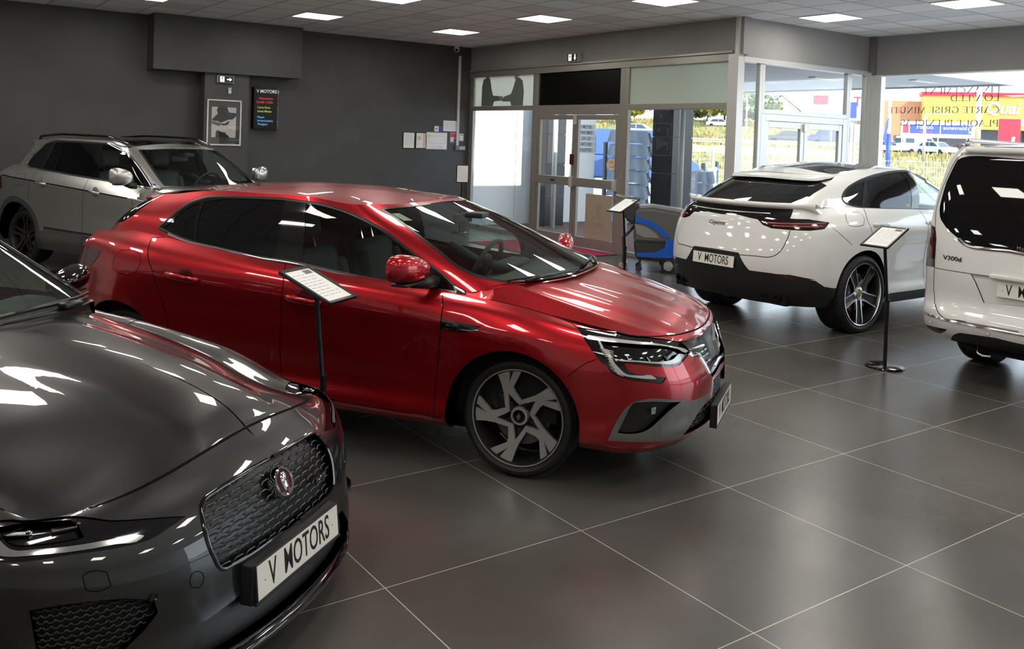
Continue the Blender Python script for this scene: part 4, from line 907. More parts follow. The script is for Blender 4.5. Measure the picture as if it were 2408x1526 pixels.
def build_jag():
    U=JAG_UV; S=jag_surfaces(); T,G,RF,HD=S['tub'],S['green'],S['roof'],S['hood']
    root=thing('saloon_car','dark metallic grey saloon car with honeycomb grille, its bonnet nearest the camera','car',(.635,3.606,0),-.916)
    SU,SV=2.6,.115
    sp=lambda k:smooth_poly([p for p in U[k]],SU,SV,True)
    a1=arch_poly(T,0.0,.33,.385); a2=arch_poly(T,-2.835,.33,.385)
    gr=smooth_poly(U['grille'],SU,SV,True)
    X=lambda x:1+(.42-x)/3.72
    doorF=np.array([(X(-.42),7.2),(X(-.46),5),(X(-.44),1.1),(X(-1.52),1.1),(X(-1.52),5),(X(-1.55),7.2)]); doorR=np.array([(X(-1.55),7.2),(X(-1.52),5),(X(-1.52),1.1),(X(-2.36),1.1),(X(-2.52),2.5),(X(-2.62),7.2)])
    bump=np.r_[[(-.1,.75),(-.1,7.2),(.62,7.2),(.85,6.1),(.95,5.4)],[(X(.36),4.2),(X(.30),3.5),(X(.37),2.),(X(.38),.75)]]
    fen=np.r_[[(.62,7.2),(.85,6.1),(.95,5.4),(X(.36),4.2),(X(.30),3.5),(X(.2),3.5),(X(-.2),3.5),(X(-.44),1.1),(X(-.46),5),(X(-.42),7.2)]]
    spl=np.array([(-.1,-.1),(-.1,.80),(.5,.80),(.97,.75),(1.0,-.1)])
    cl=np.array([(-.1,.95),(-.1,1.95),(.16,1.95),(.30,1.8),(.36,1.25),(.33,.95)])
    feats=[('bumper',bump),('fender',fen),('fdoor',doorF),('rdoor',doorR),('splitter',spl),('cl',cl),('grille',gr),('intake',np.array(U['intake'])),('lamp',sp('lamp')),('lampin',sp('lampin')),('drl',sp('drl')),('arch',a1),('arch',a2)]
    us=np.r_[np.linspace(0,1,44),np.linspace(1.01,2,70),np.linspace(2.03,3,20)]; vs=np.linspace(0,7,57)
    p=Panels(T,feats,us,vs,SU,SV,d=.02)
    p.build('body',['body'],M_GREY,root); p.build('front_bumper',['bumper'],M_GREY,root); p.build('front_fender',['fender'],M_GREY,root,sym='sep')
    p.build('front_door',['fdoor'],M_GREY,root,sym='sep'); p.build('rear_door',['rdoor'],M_GREY,root,sym='sep')
    p.build('front_splitter',['splitter'],M_BLKGLOSS,root)
    grl=p.build('grille',['grille'],M_BLKSAT,root,off=-.030,label='black honeycomb grille in a gloss surround')[0]
    inn=p.build('bumper_intake',['intake'],M_BLKPL,root,off=-.030,sym='sep'); c_=p.build('lower_intake',['cl'],M_BLKPL,root,off=-.03)[0]
    lamps=p.build('headlamp',['lamp'],M_BLKGLOSS,root,off=-.004,sym='sep',label='slim headlamp with bright J-shaped light guide')
    for i,sd in ((0,1),(1,-1)):
        li=p.build('lamp_reflector',['lampin'],M_BLKGLOSS,lamps[i],off=-.020,sym='sep',sides=(sd,))
        p.build('light_guide',['drl'],mat('smoked_light_guide',(.36,.36,.35),.15,.7),lamps[i],off=.001,sym='sep',sides=(sd,))
        q=np.array(U['lampin']); u0,v0=q.min(0);u1,v1=q.max(0)
        for fu in (.20,.72):
            uu=u0+(u1-u0)*fu; k=MB()
            P=T([uu],[v0+(v1-v0)*(.5)])[0]; n=normal(T,[uu],[v0+(v1-v0)*.5])[0]; n=n if n[0]>0 else -n; P=P-n*.024
            Tm=basis((P[0],P[1]*sd,P[2]),(-n[1],n[0]*sd,0),(0,0,1))
            k.box((0,.010,0),(.075,.007,.02),Tm,.002); k.box((.0,-.018,0),(.06,.007,.02),Tm,.002); k.box((-.03,0,-.004),(.012,.04,.01),Tm,.002)
            k.build('lamp_projector',M_LAMPIN,lamps[i])
    for a in (a1,a2): arch_wall(T,a,.18,M_BLKPL,root)
    k=dict(width=.0055,h=.0006,off=.0005,su=SU,sv=SV)
    lines=[(T,[tuple(x) for x in doorF[:4]],dict(k,smooth=False)),(T,[tuple(x) for x in doorR[:3]],dict(k,smooth=False)),(T,[tuple(x) for x in doorR[3:]],k),(T,[tuple(x) for x in bump[3:7]],k),
       (T,[(u,6.97) for u in np.linspace(0,.66,16)],dict(k,width=.009)),(T,[(u,6.97) for u in np.linspace(.70,1.29,26)],dict(k,width=.008)),(T,U['tow'],dict(k,width=.003,closed=True)),(T,U['washer'],dict(k,width=.0025,closed=True))]
    ribbons('shut_line',lines,M_GAP,root)
    lo=[tuple(x) for x in gr if x[0]>=-.01 and 2.3<x[1]]
    ribbons('grille_surround',[(T,[(max(a,0),b) for a,b in U['grille'] if a>-.05],dict(width=.013,h=.006,off=.001,su=SU,sv=SV))],M_BLKGLOSS,grl)
    def gpt(u,v,o):
        P=T([abs(u)],[v])[0]; n=normal(T,[abs(u)],[v])[0]; n=n if n[0]>0 else -n; P=P+n*o; return np.array([P[0],abs(P[1])*(1 if u>=0 else -1),P[2]])
    gp=np.array(U['grille']); gp=gp.copy()
    def y2u(y,v):
        us=np.linspace(0,1,120); return float(np.interp(abs(y),T(us,np.full(120,v))[:,1],us))
    # hexagon wires, laid out in metres
    hx=MB(); pc_=.058; rh=.0315
    def vz(z):
        vs=np.linspace(2,6.5,80); return float(np.interp(z,T(np.zeros(80),vs)[:,2],vs))
    zs=np.arange(.36,.68,rh*.78)
    for r,z in enumerate(zs):
        v=vz(z)
        for c in range(-9,10):
            y=(c+.5*(r%2))*pc_; u=y2u(y,v)
            if not inside(np.array([[u+1e-3,v]]),gr)[0] or not inside(np.array([[y2u(abs(y)+.02,v),v]]),gr)[0]: continue
            ring=[]
            for a_ in ((-.5,.20),(-.25,.5),(.25,.5),(.5,.20),):   # upper half of each cell; the lower half belongs to the cell below
                yy=y+pc_*a_[0]; v2=vz(z+(a_[1]-.5)*rh*1.0); q=gpt(y2u(yy,v2)*(1 if yy>=0 else -1),v2,-.012); ring.append(q)
            hx.tube(ring,.0030,5)
            A=gpt(y2u(y+pc_*.5,v)*(1 if y+pc_*.5>=0 else -1),v,-.012)
    hx.build('grille_mesh',mat('mesh_gloss_black',(.06,.06,.062),.14,.6,.8),grl,smooth=True)
    # emblem, small badge
    v=vz(.575); c=gpt(0,v,.006); n=normal(T,[0.0],[v])[0]; n=n if n[0]>0 else -n
    Te=basis(c,(0,1,0),(-n[2],0,n[0])); e=MB(); e.lathe([(0,.010),(.034,.010),(.040,.008),(.046,.014),(.051,.010),(.053,0),(.053,-.02)],40,Te); em=e.build('emblem',M_CHROME,grl,angle=35,label='round chrome emblem with dark red centre')
    MB().lathe([(0,.0112),(.040,.0106)],40,Te).build('emblem_field',mat('deep_red_enamel',(.07,.006,.012),.2,.3,.6),em)
    hd=MB(); hd.prism([(-.012,-.030),(.010,-.030),(.016,-.012),(.020,.006),(.016,.022),(.008,.030),(-.006,.031),(-.016,.022),(-.020,.006),(-.015,-.012)],.011,.015,Te,[(-.006,-.024),(.005,-.024),(.009,-.010),(.011,.004),(.009,.015),(.004,.020),(-.003,.021),(-.009,.015),(-.011,.004),(-.009,-.010)]); hd.build('emblem_head',M_CHROME,em,angle=30)
    v=vz(.50); P=gpt(y2u(.27,v),v,-.006); n=normal(T,[y2u(.27,v)],[v])[0]; n=n if n[0]>0 else -n
    Tb=basis(P,(-n[1],n[0],0),(0,0,1)); b=MB(); b.box((0,0,-.002),(.10,.022,.006),Tb,.002); bb=b.build('grille_badge',M_BLKGLOSS,grl); text('badge_lettering','R-DYNAMIC',Tb@Matrix.Translation((0,0,.0015)),M_CHROME,.020,bb,shear=.25,sx=.75)
    # honeycomb slats in the side intakes
    for i,sd in ((0,1),(1,-1)):
        q=np.array(U['intake']); mb=MB(); u0,v0=q.min(0);u1,v1=q.max(0)
        for r in range(14):
            for c in range(14):
                u=u0+(u1-u0)*(c+.5*(r%2))/12; vv=v0+(v1-v0)*r/12
                if not inside(np.array([[u,vv]]),q)[0]: continue
                du=(u1-u0)/24; dv=(v1-v0)/26; ring=[]
                for a_,b_ in ((-1,.9),(-.45,-.2),(.45,-.2),(1,.9)): g_=gpt(min(u+du*a_,1.2),vv+dv*b_,-.020); ring.append((g_[0],g_[1]*sd,g_[2]))
                mb.tube(ring,.0036,5)
        mb.build('intake_mesh',M_BLKSAT,inn[i],smooth=True)
    # parking sensors
    for sd in (1,-1):
        for u,vv in ((.42,2.75),):
            P=gpt(u,vv,.001); n=normal(T,[u],[vv])[0]; n=n if n[0]>0 else -n
            MB().lathe([(0,.001),(.011,.001),(.012,-.003)],20,basis((P[0],P[1]*sd,P[2]),(-n[1],n[0]*sd,0),(0,0,1))).build('parking_sensor',M_BLKGLOSS,root)
    c=T([0],[2.25])[0]; MB().box((c[0]+.004,0,.350),(.05,.545,.13),None,.006).build('plate_carrier',M_BLKPL,root)
    plate(root,(c[0]+.034,0,.355),(0,1,0),(-.10,0,1))
    # splitter lip
    L=[]
    for o_,z_ in ((.012,.165),(.03,.155),(.03,.138),(0,.132)):
        us_=np.linspace(0,.95,30); A=T(us_,np.full(30,.25)); n=A-np.array([-.2,0,0]); n[:,2]=0; n/=np.linalg.norm(n,axis=1,keepdims=True); A=A+n*o_; A[:,2]=z_; L.append(A)
    V=np.concatenate(L); F=[(r*30+i,r*30+i+1,(r+1)*30+i+1,(r+1)*30+i) for r in range(3) for i in range(29)]
    sym_build('splitter_lip',V,F,None,M_BLKGLOSS,root)
    Panels(HD,[],np.linspace(0,1,50),np.linspace(0,1,44),1.25,.7).build('hood',['body'],M_GREY,root,label='dark grey bonnet with raised centre')
    filler(T,G,M_GREY,root,1.272,2.98)
    # glasshouse
    wind=np.array([(-.1,2.92),(.80,2.90),(.80,2.5),(.82,1.5),(.82,.5),(.80,.10),(.6,.05),(.3,.03),(-.1,.03)]); dl=np.array([(1.02,.12),(.99,.6),(1.0,1.5),(1.06,2.4),(1.2,2.72),(1.6,2.74),(1.85,2.5),(1.98,1.6),(1.97,.6),(1.9,.12)])
    q1=np.array([(1.05,.2),(1.03,.6),(1.05,1.5),(1.10,2.3),(1.2,2.6),(1.40,2.62),(1.40,.2)]); q2=np.array([(1.46,.2),(1.46,2.62),(1.65,2.62),(1.76,2.4),(1.82,1.5),(1.82,.2)])
    g=Panels(G,[('wind',smooth_poly(wind,2.2,.26)),('dlo',smooth_poly(dl,2.2,.26)),('w1',smooth_poly(q1,2.2,.26)),('w2',smooth_poly(q2,2.2,.26)),('back',np.array([(2.25,.2),(2.25,2.85),(3.1,2.85),(3.1,.2)]))],np.r_[np.linspace(0,1,30),np.linspace(1.02,2,40),np.linspace(2.04,3,22)],np.linspace(0,3,22),2.2,.26)
    g.build('pillar',['body'],M_GREY,root); g.build('windshield',['wind'],M_GLASSG,root,off=-.002,wall=0); g.build('rear_window',['back'],M_GLASSD,root,wall=0)
    g.build('window_frame',['dlo'],M_BLKGLOSS,root,sym='sep'); g.build('door_window',['w1'],M_GLASS,root,sym='sep',off=-.003); g.build('door_window',['w2'],M_GLASSD,root,sym='sep',off=-.003)
    ribbons('windshield_trim',[(G,[(.83,.05),(.84,.5),(.84,1.5),(.82,2.5),(.81,2.93)],dict(width=.028,h=.004,off=.001,su=2.2,sv=.26))],M_BLKSAT,root)
    Panels(RF,[],np.linspace(0,1,36),np.linspace(0,1,22),1.3,.56).build('roof',['body'],M_GREY,root)
    cow=curve([(-.41,0,.984),(-.45,.3,.976),(-.52,.52,.951),(-.565,.64,.921),(-.584,.692,.888)]); bse=sub(G.rows[0],0,.93); t=np.linspace(0,1,24); A=cow(t);B=bse(t)+np.array([-.02,0,.010]); V=np.r_[A-[0,0,.004],B]; F=[(i,i+1,24+i+1,24+i) for i in range(23)]
    sym_build('cowl_panel',V,F,None,M_BLKPL,root)
    w=MB()
    def gq(u,v,o=.016):
        P=G([abs(u)],[v])[0]; n=normal(G,[abs(u)],[v])[0]; n=n if n[2]>0 else -n; P=P+n*o; return (P[0],P[1]*(1 if u>=0 else -1),P[2])
    A=gq(-.30,.02,.02); w.box(A,(.07,.16,.03),None,.010,rz=.15); w.tube([A,gq(-.02,.08),gq(.30,.10)],[.012,.010,.006],8); w.tube([gq(.05,.11),gq(.40,.13),gq(.70,.15)],.006,6)
    A=gq(.28,.02,.02); w.box(A,(.05,.10,.025),None,.008); w.tube([A,gq(.5,.07)],[.010,.007],8)
    w.build('windscreen_wiper',M_BLKSAT,root,smooth=True)
    for sd in (1,-1): mirror_shell(root,(-1.0,.95,1.005),sd,(.085,.125,.062),M_BLKGLOSS,base=(.06,-.20,-.075))
    for x in (0,-2.835):
        for sd in (1,-1): wheel(root,x,.80*sd,sd,.328,.235,.245,plain_spokes(7,M_ALLOYG),disc=False,full=False)
    f=MB(); f.box2((-3.2,-.66,.18),(-.3,.66,.42)); f.box2((-.6,-.72,.3),(-.1,.72,.72)); f.box2((.42,-.6,.24),(.60,.6,.48)); f.build('floor_pan',M_DARK,root)
    d=MB(); d.grid(lambda u,v:(-.56-.55*v-.10*(2*u-1)**2,(2*u-1)*.68,.95+.03*math.sin(v*2.2)-.10*v**4),20,8); d.box((-1.12,0,.80),(.16,1.34,.2),None,.06); d.build('dashboard',M_DASH,root,angle=60)
    for sy in (.36,-.36): seat(root,-1.75,sy,.26,m=M_SEATG)
    s=MB(); s.box((-2.5,0,.38),(.5,1.24,.2),None,.06); s.box((-2.78,0,.68),(.16,1.24,.56),None,.06); s.build('rear_bench',M_SEATG,root,angle=50)
    steering_wheel(root,-1.2,.36,.90)
    return root
build_jag()

def build_tig():
    U=TIG_UV; S=tig_surfaces(); T,G,RF,HD=S['tub'],S['green'],S['roof'],S['hood']
    root=thing('suv_car','silver SUV with black roof rails parked along the dark wall behind the red hatchback','car',(3.294,10.605,0),-1.15)
    SU,SV=2.6,.13; X=lambda x:1+(.55-x)/3.65
    a1=arch_poly(T,0.0,.345,.445); a2=arch_poly(T,-2.681,.345,.445); c1=arch_poly(T,0.0,.345,.515); c2=arch_poly(T,-2.681,.345,.515)
    bg=np.array(U['bgap']);rg=np.array(U['rgap'])
    fd=np.r_[[(X(-.38),7.2),(X(-.42),5),(X(-.42),1.9)],[(bg[-1][0],1.9)],bg[::-1],[(bg[0][0],7.2)]]
    rd=np.r_[[(bg[0][0],7.2)],bg,[(bg[-1][0],1.9),(X(-2.05),1.9),(X(-2.2),3.)],rg[::-1],[(rg[0][0],7.2)]]
    sill=np.array([(X(-.40),-.1),(X(-.40),1.9),(X(-2.2),1.9),(X(-2.2),-.1)])
    low=np.array([(-.1,-.1),(-.1,1.4),(1.0,1.4),(1.0,-.1)]); lowr=np.array([(3.1,-.1),(3.1,1.6),(2.0,1.6),(2.0,-.1)])
    feats=[('fdoor',fd),('rdoor',rd),('sill',sill),('low',low),('low',lowr),('fuel',smooth_poly(U['fuel'],SU,SV)),('tail',np.array(U['tail'])),('clad',c1),('clad',c2),('arch',a1),('arch',a2)]
    p=Panels(T,feats,np.r_[np.linspace(0,1,20),np.linspace(1.01,2,70),np.linspace(2.03,3,18)],np.linspace(0,7,43),SU,SV)
    p.build('body',['body'],M_SILVER,root); fdo=p.build('front_door',['fdoor'],M_SILVER,root,sym='sep'); rdo=p.build('rear_door',['rdoor'],M_SILVER,root,sym='sep')
    p.build('side_sill',['sill'],mat('grey_sill',(.10,.10,.10),.45,.4),root,sym='sep'); p.build('bumper_valance',['low'],M_BLKPL,root); p.build('fuel_door',['fuel'],M_SILVER,root)
    p.build('wheel_arch_cladding',['clad'],M_GREYPL,root,sym='sep',off=.006); p.build('tail_lamp',['tail'],M_REDLENS,root,sym='sep')
    for a in (a1,a2): arch_wall(T,a,.2,M_BLKPL,root)
    k=dict(width=.006,h=.0006,off=.0006,su=SU,sv=SV)
    ribbons('shut_line',[(T,[tuple(x) for x in fd[:4]],dict(k,smooth=False)),(T,[tuple(x) for x in bg]+[(bg[-1][0],.4)],k),(T,U['rgap'],k),(T,U['fuel'],dict(k,width=.004,closed=True)),(T,[(X(x),5.0) for x in np.linspace(-.5,-3.05,30)],dict(k,width=.014,smooth=False))],M_GAP,root)  # last ribbon is no gap: shade of the flank crease drawn as a dark line
    sl=np.array(U['sill']); ribbons('sill_chrome',[(T,[(X(-.45),2.0),(X(-1.2),2.0),(X(-2.1),2.02)],dict(width=.016,h=.008,off=.001,su=SU,sv=SV))],M_CHROME,root,label='thin chrome strip along the sill')
    ribbons('sill_moulding',[(T,[(X(-.45),2.13),(X(-1.2),2.13),(X(-2.1),2.15)],dict(width=.026,h=.006,off=.001,su=SU,sv=SV))],M_BLKPL,root)
    Panels(HD,[],np.linspace(0,1,26),np.linspace(0,1,24),1.1,.75).build('hood',['body'],M_SILVER,root)
    dlo=smooth_poly(U['dlo'],2.2,.26); gl=[('wind',smooth_poly(U['wind'],2.2,.26)),('back',np.array([(2.35,.3),(2.3,2.8),(3.1,2.8),(3.1,.3)])),('dlo',dlo)]+[(n,smooth_poly(U[n],2.2,.26)) for n in ('qg','rs','rg','fg')]
    g=Panels(G,gl,np.r_[np.linspace(0,1,30),np.linspace(1.02,2,44),np.linspace(2.04,3,22)],np.linspace(0,3,22),2.2,.26)
    g.build('pillar',['body'],M_SILVER,root); g.build('windshield',['wind'],M_GLASSG,root,off=-.002,wall=0); g.build('rear_window',['back'],M_GLASSD,root,wall=0)
    g.build('window_frame',['dlo'],M_BLKGLOSS,root,sym='sep')
    for n,m,l in (('qg',M_GLASSD,'quarter_window'),('rs',M_GLASSD,'quarter_window'),('rg',M_GLASSD,'door_window'),('fg',M_GLASS,'door_window')): g.build(l,[n],m,root,sym='sep',off=-.003)
    dd=[tuple(x) for x in dlo]
    ribbons('window_trim',[(G,dd,dict(width=.022,h=.006,off=.001,su=2.2,sv=.26,closed=True,smooth=False))],M_CHROME,root,label='chrome surround of the side windows')
    ribbons('window_seal',[(G,[tuple(x) for x in smooth_poly(U['wind'],2.2,.26) if 0<=x[0]],dict(width=.022,h=.001,off=.001,su=2.2,sv=.26,smooth=False))],M_BLKSAT,root)
    filler(T,G,M_SILVER,root,1.22,2.98)
    pr=Panels(RF,[('pano',np.array([(.10,-.1),(.10,.60),(.14,.76),(.86,.78),(.92,.70),(.92,-.1)]))],np.linspace(0,1,44),np.linspace(0,1,24),2.2,.62)
    pr.build('roof',['body'],M_SILVER,root); pr.build('panoramic_roof',['pano'],M_GLASSD,root,off=.002,label='black glass panoramic roof')
    for sd in (1,-1):
        r=MB(); pts=[];xs=np.linspace(-1.02,-2.62,21)
        for i,x in enumerate(xs):
            t=i/20; h=.050*min(1,math.sin(math.pi*t)*3)**.7; P=RF([0.06+.86*t],[.90])[0]; pts.append((P[0],P[1]*sd,P[2]+h-.004))
        r.tube(pts,.017,8,flat=1.3,up=(0,1,0)); r.build('roof_rail',M_BLKGLOSS,root,smooth=True)
    us=np.linspace(2.0,3,22); A=G(us,np.full(22,3.)); e=np.stack([-.17*sstep(us,2.0,2.4),0*us,.004-.012*us],1); B=A+e; C=B-np.array([0,0,.035]); D=G(us,np.full(22,2.6)); n=22
    sym_build('roof_spoiler',np.r_[A,B,C,D],[(q*n+i+1,q*n+i,(q+1)*n+i,(q+1)*n+i+1) for q in range(3) for i in range(n-1)],None,M_SILVER,root)
    MB().prism([(-.05,0),(.05,0),(-.03,.055),(-.045,.055)],-.008,.008,Matrix.Translation((-2.55,0,1.605))@Matrix.Rotation(math.pi/2,4,'X')).build('roof_antenna',M_BLKGLOSS,root)
    for key in ('hf','hr'):
        q=np.array(U[key]); P=T(q[:,0],q[:,1]); 
        for sd in (1,-1):
            mb=MB(); x0,x1=P[0],P[-1]; pts=[]
            for t_ in np.linspace(0,1,9): c=x0+(x1-x0)*t_; pts.append((c[0],(c[1]+.012+.025*math.sin(math.pi*t_)**.5)*sd,c[2]))
            mb.tube(pts,.016,10,flat=.6,up=(0,1,0)); mb.build('door_handle',M_SILVER,(fdo if key=='hf' else rdo)[0 if sd==1 else 1],smooth=True)
            cup=MB(); cup.lathe([(0,.003),(.05,.003),(.06,-.002)],24,Matrix.Translation(((x0[0]+x1[0])/2+.01,(P[1][1]+.002)*sd,P[1][2]))@Matrix.Rotation(-math.pi/2*sd,4,'X')); cup.build('handle_recess',mat('silver_recess',(.3,.3,.29),.3,.6),(fdo if key=='hf' else rdo)[0 if sd==1 else 1],smooth=True)
    for sd in (1,-1): mirror_shell(root,(-.48,1.03,1.215),sd,(.085,.115,.095),M_SILVER,base=(.07,-.16,-.105))
    for x in (0,-2.681):
        for sd in (1,-1): wheel(root,x,.80*sd,sd,.348,.235,.262,plain_spokes(5,mat('dark_machined',(.12,.12,.12),.3,1.0),w0=.22,w1=.16),full=False)
    # inside
    f=MB(); f.box2((-3.2,-.66,.2),(.1,.66,.45)); f.box2((-.3,-.72,.3),(.35,.72,.85)); f.box2((.42,-.7,.25),(.66,.7,.85)); f.build('floor_pan',M_DARK,root)
    d=MB(); d.grid(lambda u,v:(-.12-.55*v-.10*(2*u-1)**2,(2*u-1)*.74,1.07+.03*math.sin(v*2.2)-.10*v**4),20,8); d.box((-.62,0,.92),(.16,1.4,.25),None,.06); d.build('dashboard',M_DASH,root,angle=60)
    for sy in (.37,-.37): seat(root,-1.20,sy,.48,m=M_SEATG,h=.60)
    s=MB(); s.box((-2.05,0,.58),(.5,1.26,.2),None,.06); s.box((-2.32,0,.92),(.16,1.26,.62),None,.06); s.build('rear_bench',M_SEAT,root,angle=50)
    steering_wheel(root,-.72,.37,1.06)
    im=MB(); im.box((-.78,0,1.40),(.03,.24,.07),None,.012); im.box((-.66,0,1.45),(.14,.14,.05),None,.012); im.build('inner_mirror',M_BLKPL,root)
    hl=MB(); hl.grid(lambda u,v:(-.9-1.8*v,(2*u-1)*.56,1.545+.04*math.sin(math.pi*v)),4,8); hl.build('headliner',mat('grey_headliner',(.12,.12,.12),.8),root)
    P=G([.70],[.42])[0]; n_=normal(G,[.70],[.42])[0]; n_=n_ if n_[2]>0 else -n_; P=P+n_*.003; Tm=basis((P[0],-P[1],P[2]),(0,1,0),(n_[2]*-1,0,n_[0]))
    MB().lathe([(0,.001),(.042,.001)],24,Tm@Matrix.Diagonal((1,1,1,1))).build('round_sticker',mat('violet_sticker',(.30,.25,.42),.5),root)
    MB().box((.02,-.10,0),(.075,.06,.001),Tm).build('square_sticker',mat('pale_sticker',(.38,.45,.42),.5),root)
    return root
build_tig()

def build_cay():
    U=CAY_UV; S=cay_surfaces(); T,G,RF,HD=S['tub'],S['green'],S['roof'],S['hood']
    root=thing('coupe_suv_car','white coupe SUV with black roof, seen from behind by the glazed corner','car',(7.813,6.057,0),.016)
    SU,SV=2.7,.13; X=lambda x:1+(3.35-x)/3.8
    a1=arch_poly(T,2.895,.385,.435); a2=arch_poly(T,0,.385,.435)
    bl=np.array(U['black']); blk=np.r_[[(3.1,bl[0][1])],bl,[(X(-.40),bl[-1][1]),(X(-.36),2.0),(X(-.36),-.1),(3.1,-.1)]]
    bg=np.array(U['bgap']); rg=np.array(U['rgap']); fg=np.array(U['fgap'])
    rd=np.r_[[(rg[0][0],7.2)],rg,[(X(.45),4.),(X(.5),1.),(X(1.18),1.)],[(X(1.15),5.)],[(fg[0][0],7.2)]]
    fd=np.r_[[(fg[0][0],7.2),(X(1.15),5.),(X(1.18),1.),(X(2.25),1.),(X(2.3),5.),(X(2.2),7.2)]]
    sill=np.array([(X(2.45),-.1),(X(2.45),1.0),(X(.44),1.0),(X(.44),-.1)]); gate=np.array(U['gate']); gt=np.r_[[(3.1,7.2),(2.22,7.2),(2.25,6.4)],gate,[(3.1,gate[-1][1])]]
    fl=np.array([(-.1,-.1),(-.1,2.2),(.9,1.2),(1.,-.1)])
    feats=[('fdoor',fd),('rdoor',rd),('gate',gt),('sill',sill),('low',fl),('black',blk),('bar',np.array(U['bar'])),('red',np.array(U['red'])),('refl',np.array(U['refl'])),('fuel',smooth_poly(U['fuel'],SU,SV)),('arch',a1),('arch',a2)]
    p=Panels(T,feats,np.r_[np.linspace(0,1,18),np.linspace(1.01,2,70),np.linspace(2.03,3,40)],np.linspace(0,7,50),SU,SV)
    p.build('body',['body'],M_WHITE,root); fdo=p.build('front_door',['fdoor'],M_WHITE,root,sym='sep'); rdo=p.build('rear_door',['rdoor'],M_WHITE,root,sym='sep')
    ga=p.build('tailgate',['gate'],M_WHITE,root)[0]; p.build('side_sill',['sill'],M_BLKPL,root,sym='sep'); p.build('rear_valance',['black'],M_BLKPL,root,label='black rear bumper valance'); p.build('front_valance',['low'],M_BLKPL,root); p.build('fuel_door',['fuel'],M_WHITE,root)
    tl=p.build('tail_lamp_bar',['bar'],M_BLKGLOSS,root,off=-.004,label='black light bar with red lamps at the ends')[0]; p.build('tail_lamp',['red'],M_REDLENS,tl,off=.002,sym='sep')
    p.build('reflector',['refl'],M_REDLENS,root,sym='sep',off=.001)
    for a in (a1,a2): arch_wall(T,a,.22,M_BLKPL,root)
    k=dict(width=.007,h=.0006,off=.0006,su=SU,sv=SV)
    ribbons('shut_line',[(T,U['gate']+[(3.0,gate[-1][1])],k),(T,U['fuel'],dict(k,width=.005,closed=True)),(T,U['rgap'],k),(T,U['bgap'],dict(k,width=.005)),(T,[tuple(x) for x in rd[-4:-1]]+[tuple(fg[0])],k),(T,[tuple(x) for x in fd[3:]],k)],M_GAP,root)
    lb=MB()
    for i in range(4):     # light strips in the lamp
        pass
    q=np.array(U['red']); v0,v1=q[:,1].min(),q[:,1].max()
    ribbons('lamp_strip',[(T,[(q[:,0].min()+.03,v0+(v1-v0)*.62),(q[:,0].max()-.06,v0+(v1-v0)*.62)],dict(width=.012,h=.003,off=.004,su=SU,sv=SV)),(T,[(q[:,0].min()+.10,v0+(v1-v0)*.30),(q[:,0].max()-.10,v0+(v1-v0)*.30)],dict(width=.012,h=.003,off=.004,su=SU,sv=SV))],mat('lamp_pink',(.30,.08,.08),.15,0,.5),tl)
    lt=[]
    for i in range(-9,10): pass
    us_=np.linspace(2.62,3,8); ribbons('light_bar_strip',[(T,[(u,6.42) for u in us_],dict(width=.014,h=.003,off=.004,su=SU,sv=SV))],M_DRL,tl)
    # badge
    vs=np.linspace(3,7,200); BY,BZ=.043,1.027; yy=np.linspace(2.2,3,100)
    for _ in range(1):
        Q=T(np.full(200,2.82),vs); v_=float(np.interp(BZ,Q[:,2],vs)); u_=float(np.interp(-BY,-T(yy,np.full(100,v_))[:,1],yy))
    c=T([u_],[v_])[0]; n=normal(T,[u_],[v_])[0]; n=n if n[0]<0 else -n; c=c+n*.003
    text('model_lettering','Cayenne',basis(c,(n[1],-abs(n[0]),0),(n[2]*1.0,0,-n[0])),M_INK,.062,ga,shear=.35,sx=.95)
    Panels(HD,[],np.linspace(0,1,20),np.linspace(0,1,20),1.1,.75).build('hood',['body'],M_WHITE,root)
    dlo=smooth_poly(U['dlo'],2.4,.26)
    g=Panels(G,[('wind',np.array([(-.1,2.9),(.8,2.88),(.82,1.5),(.8,.1),(-.1,.05)])),('back',np.array(U['back'])),('under',np.array([(2.10,2.55),(2.2,2.36),(2.5,2.30),(3.1,2.28),(3.1,3.1),(2.08,3.1)])),('dlo',dlo)]+[(n,smooth_poly(U[n],2.4,.26)) for n in ('qg','rg','fg')],np.r_[np.linspace(0,1,26),np.linspace(1.02,2,44),np.linspace(2.04,3,30)],np.linspace(0,3,24),2.4,.26)
    g.build('pillar',['body'],M_WHITE,root); g.build('windshield',['wind'],M_GLASS,root,wall=0,off=-.002); g.build('rear_window',['back'],mat('rear_privacy_glass',(.012,.012,.013),.03,0,0,spec=.6),root,off=-.004)
    g.build('window_header',['under'],M_BLKPL,root,off=-.006)
    g.build('window_frame',['dlo'],M_BLKGLOSS,root,sym='sep')
    for n,m,l in (('qg',M_GLASSD,'quarter_window'),('rg',M_GLASSD,'door_window'),('fg',M_GLASSG,'door_window')): g.build(l,[n],m,root,sym='sep',off=-.003)
    ribbons('window_trim',[(G,[tuple(x) for x in dlo],dict(width=.018,h=.005,off=.001,su=2.4,sv=.26,closed=True,smooth=False))],M_BLKSAT,root)
    filler(T,G,M_WHITE,root,1.30,2.98)
    pr=Panels(RF,[('pano',np.array([(-.1,-.1),(-.1,1.1),(.05,.86),(.80,.80),(.84,.5),(.84,-.1)]))],np.linspace(0,1,44),np.linspace(0,1,26),1.75,.62)
    pr.build('roof',['body'],M_WHITE,root); pr.build('panoramic_roof',['pano'],mat('black_roof',(.012,.012,.014),.06,0,.8),root,off=.001,label='gloss black glass roof')
    # roof spoiler: white top, black underside
    us=np.linspace(2.0,3,30); A=G(us,np.full(30,3.)); w_=sstep(us,2.02,2.30); B=A+np.stack([-.19*w_,0*us,-.030*w_],1); C=B-np.array([0,0,.022]); D=G(us,np.full(30,2.70)); n=30
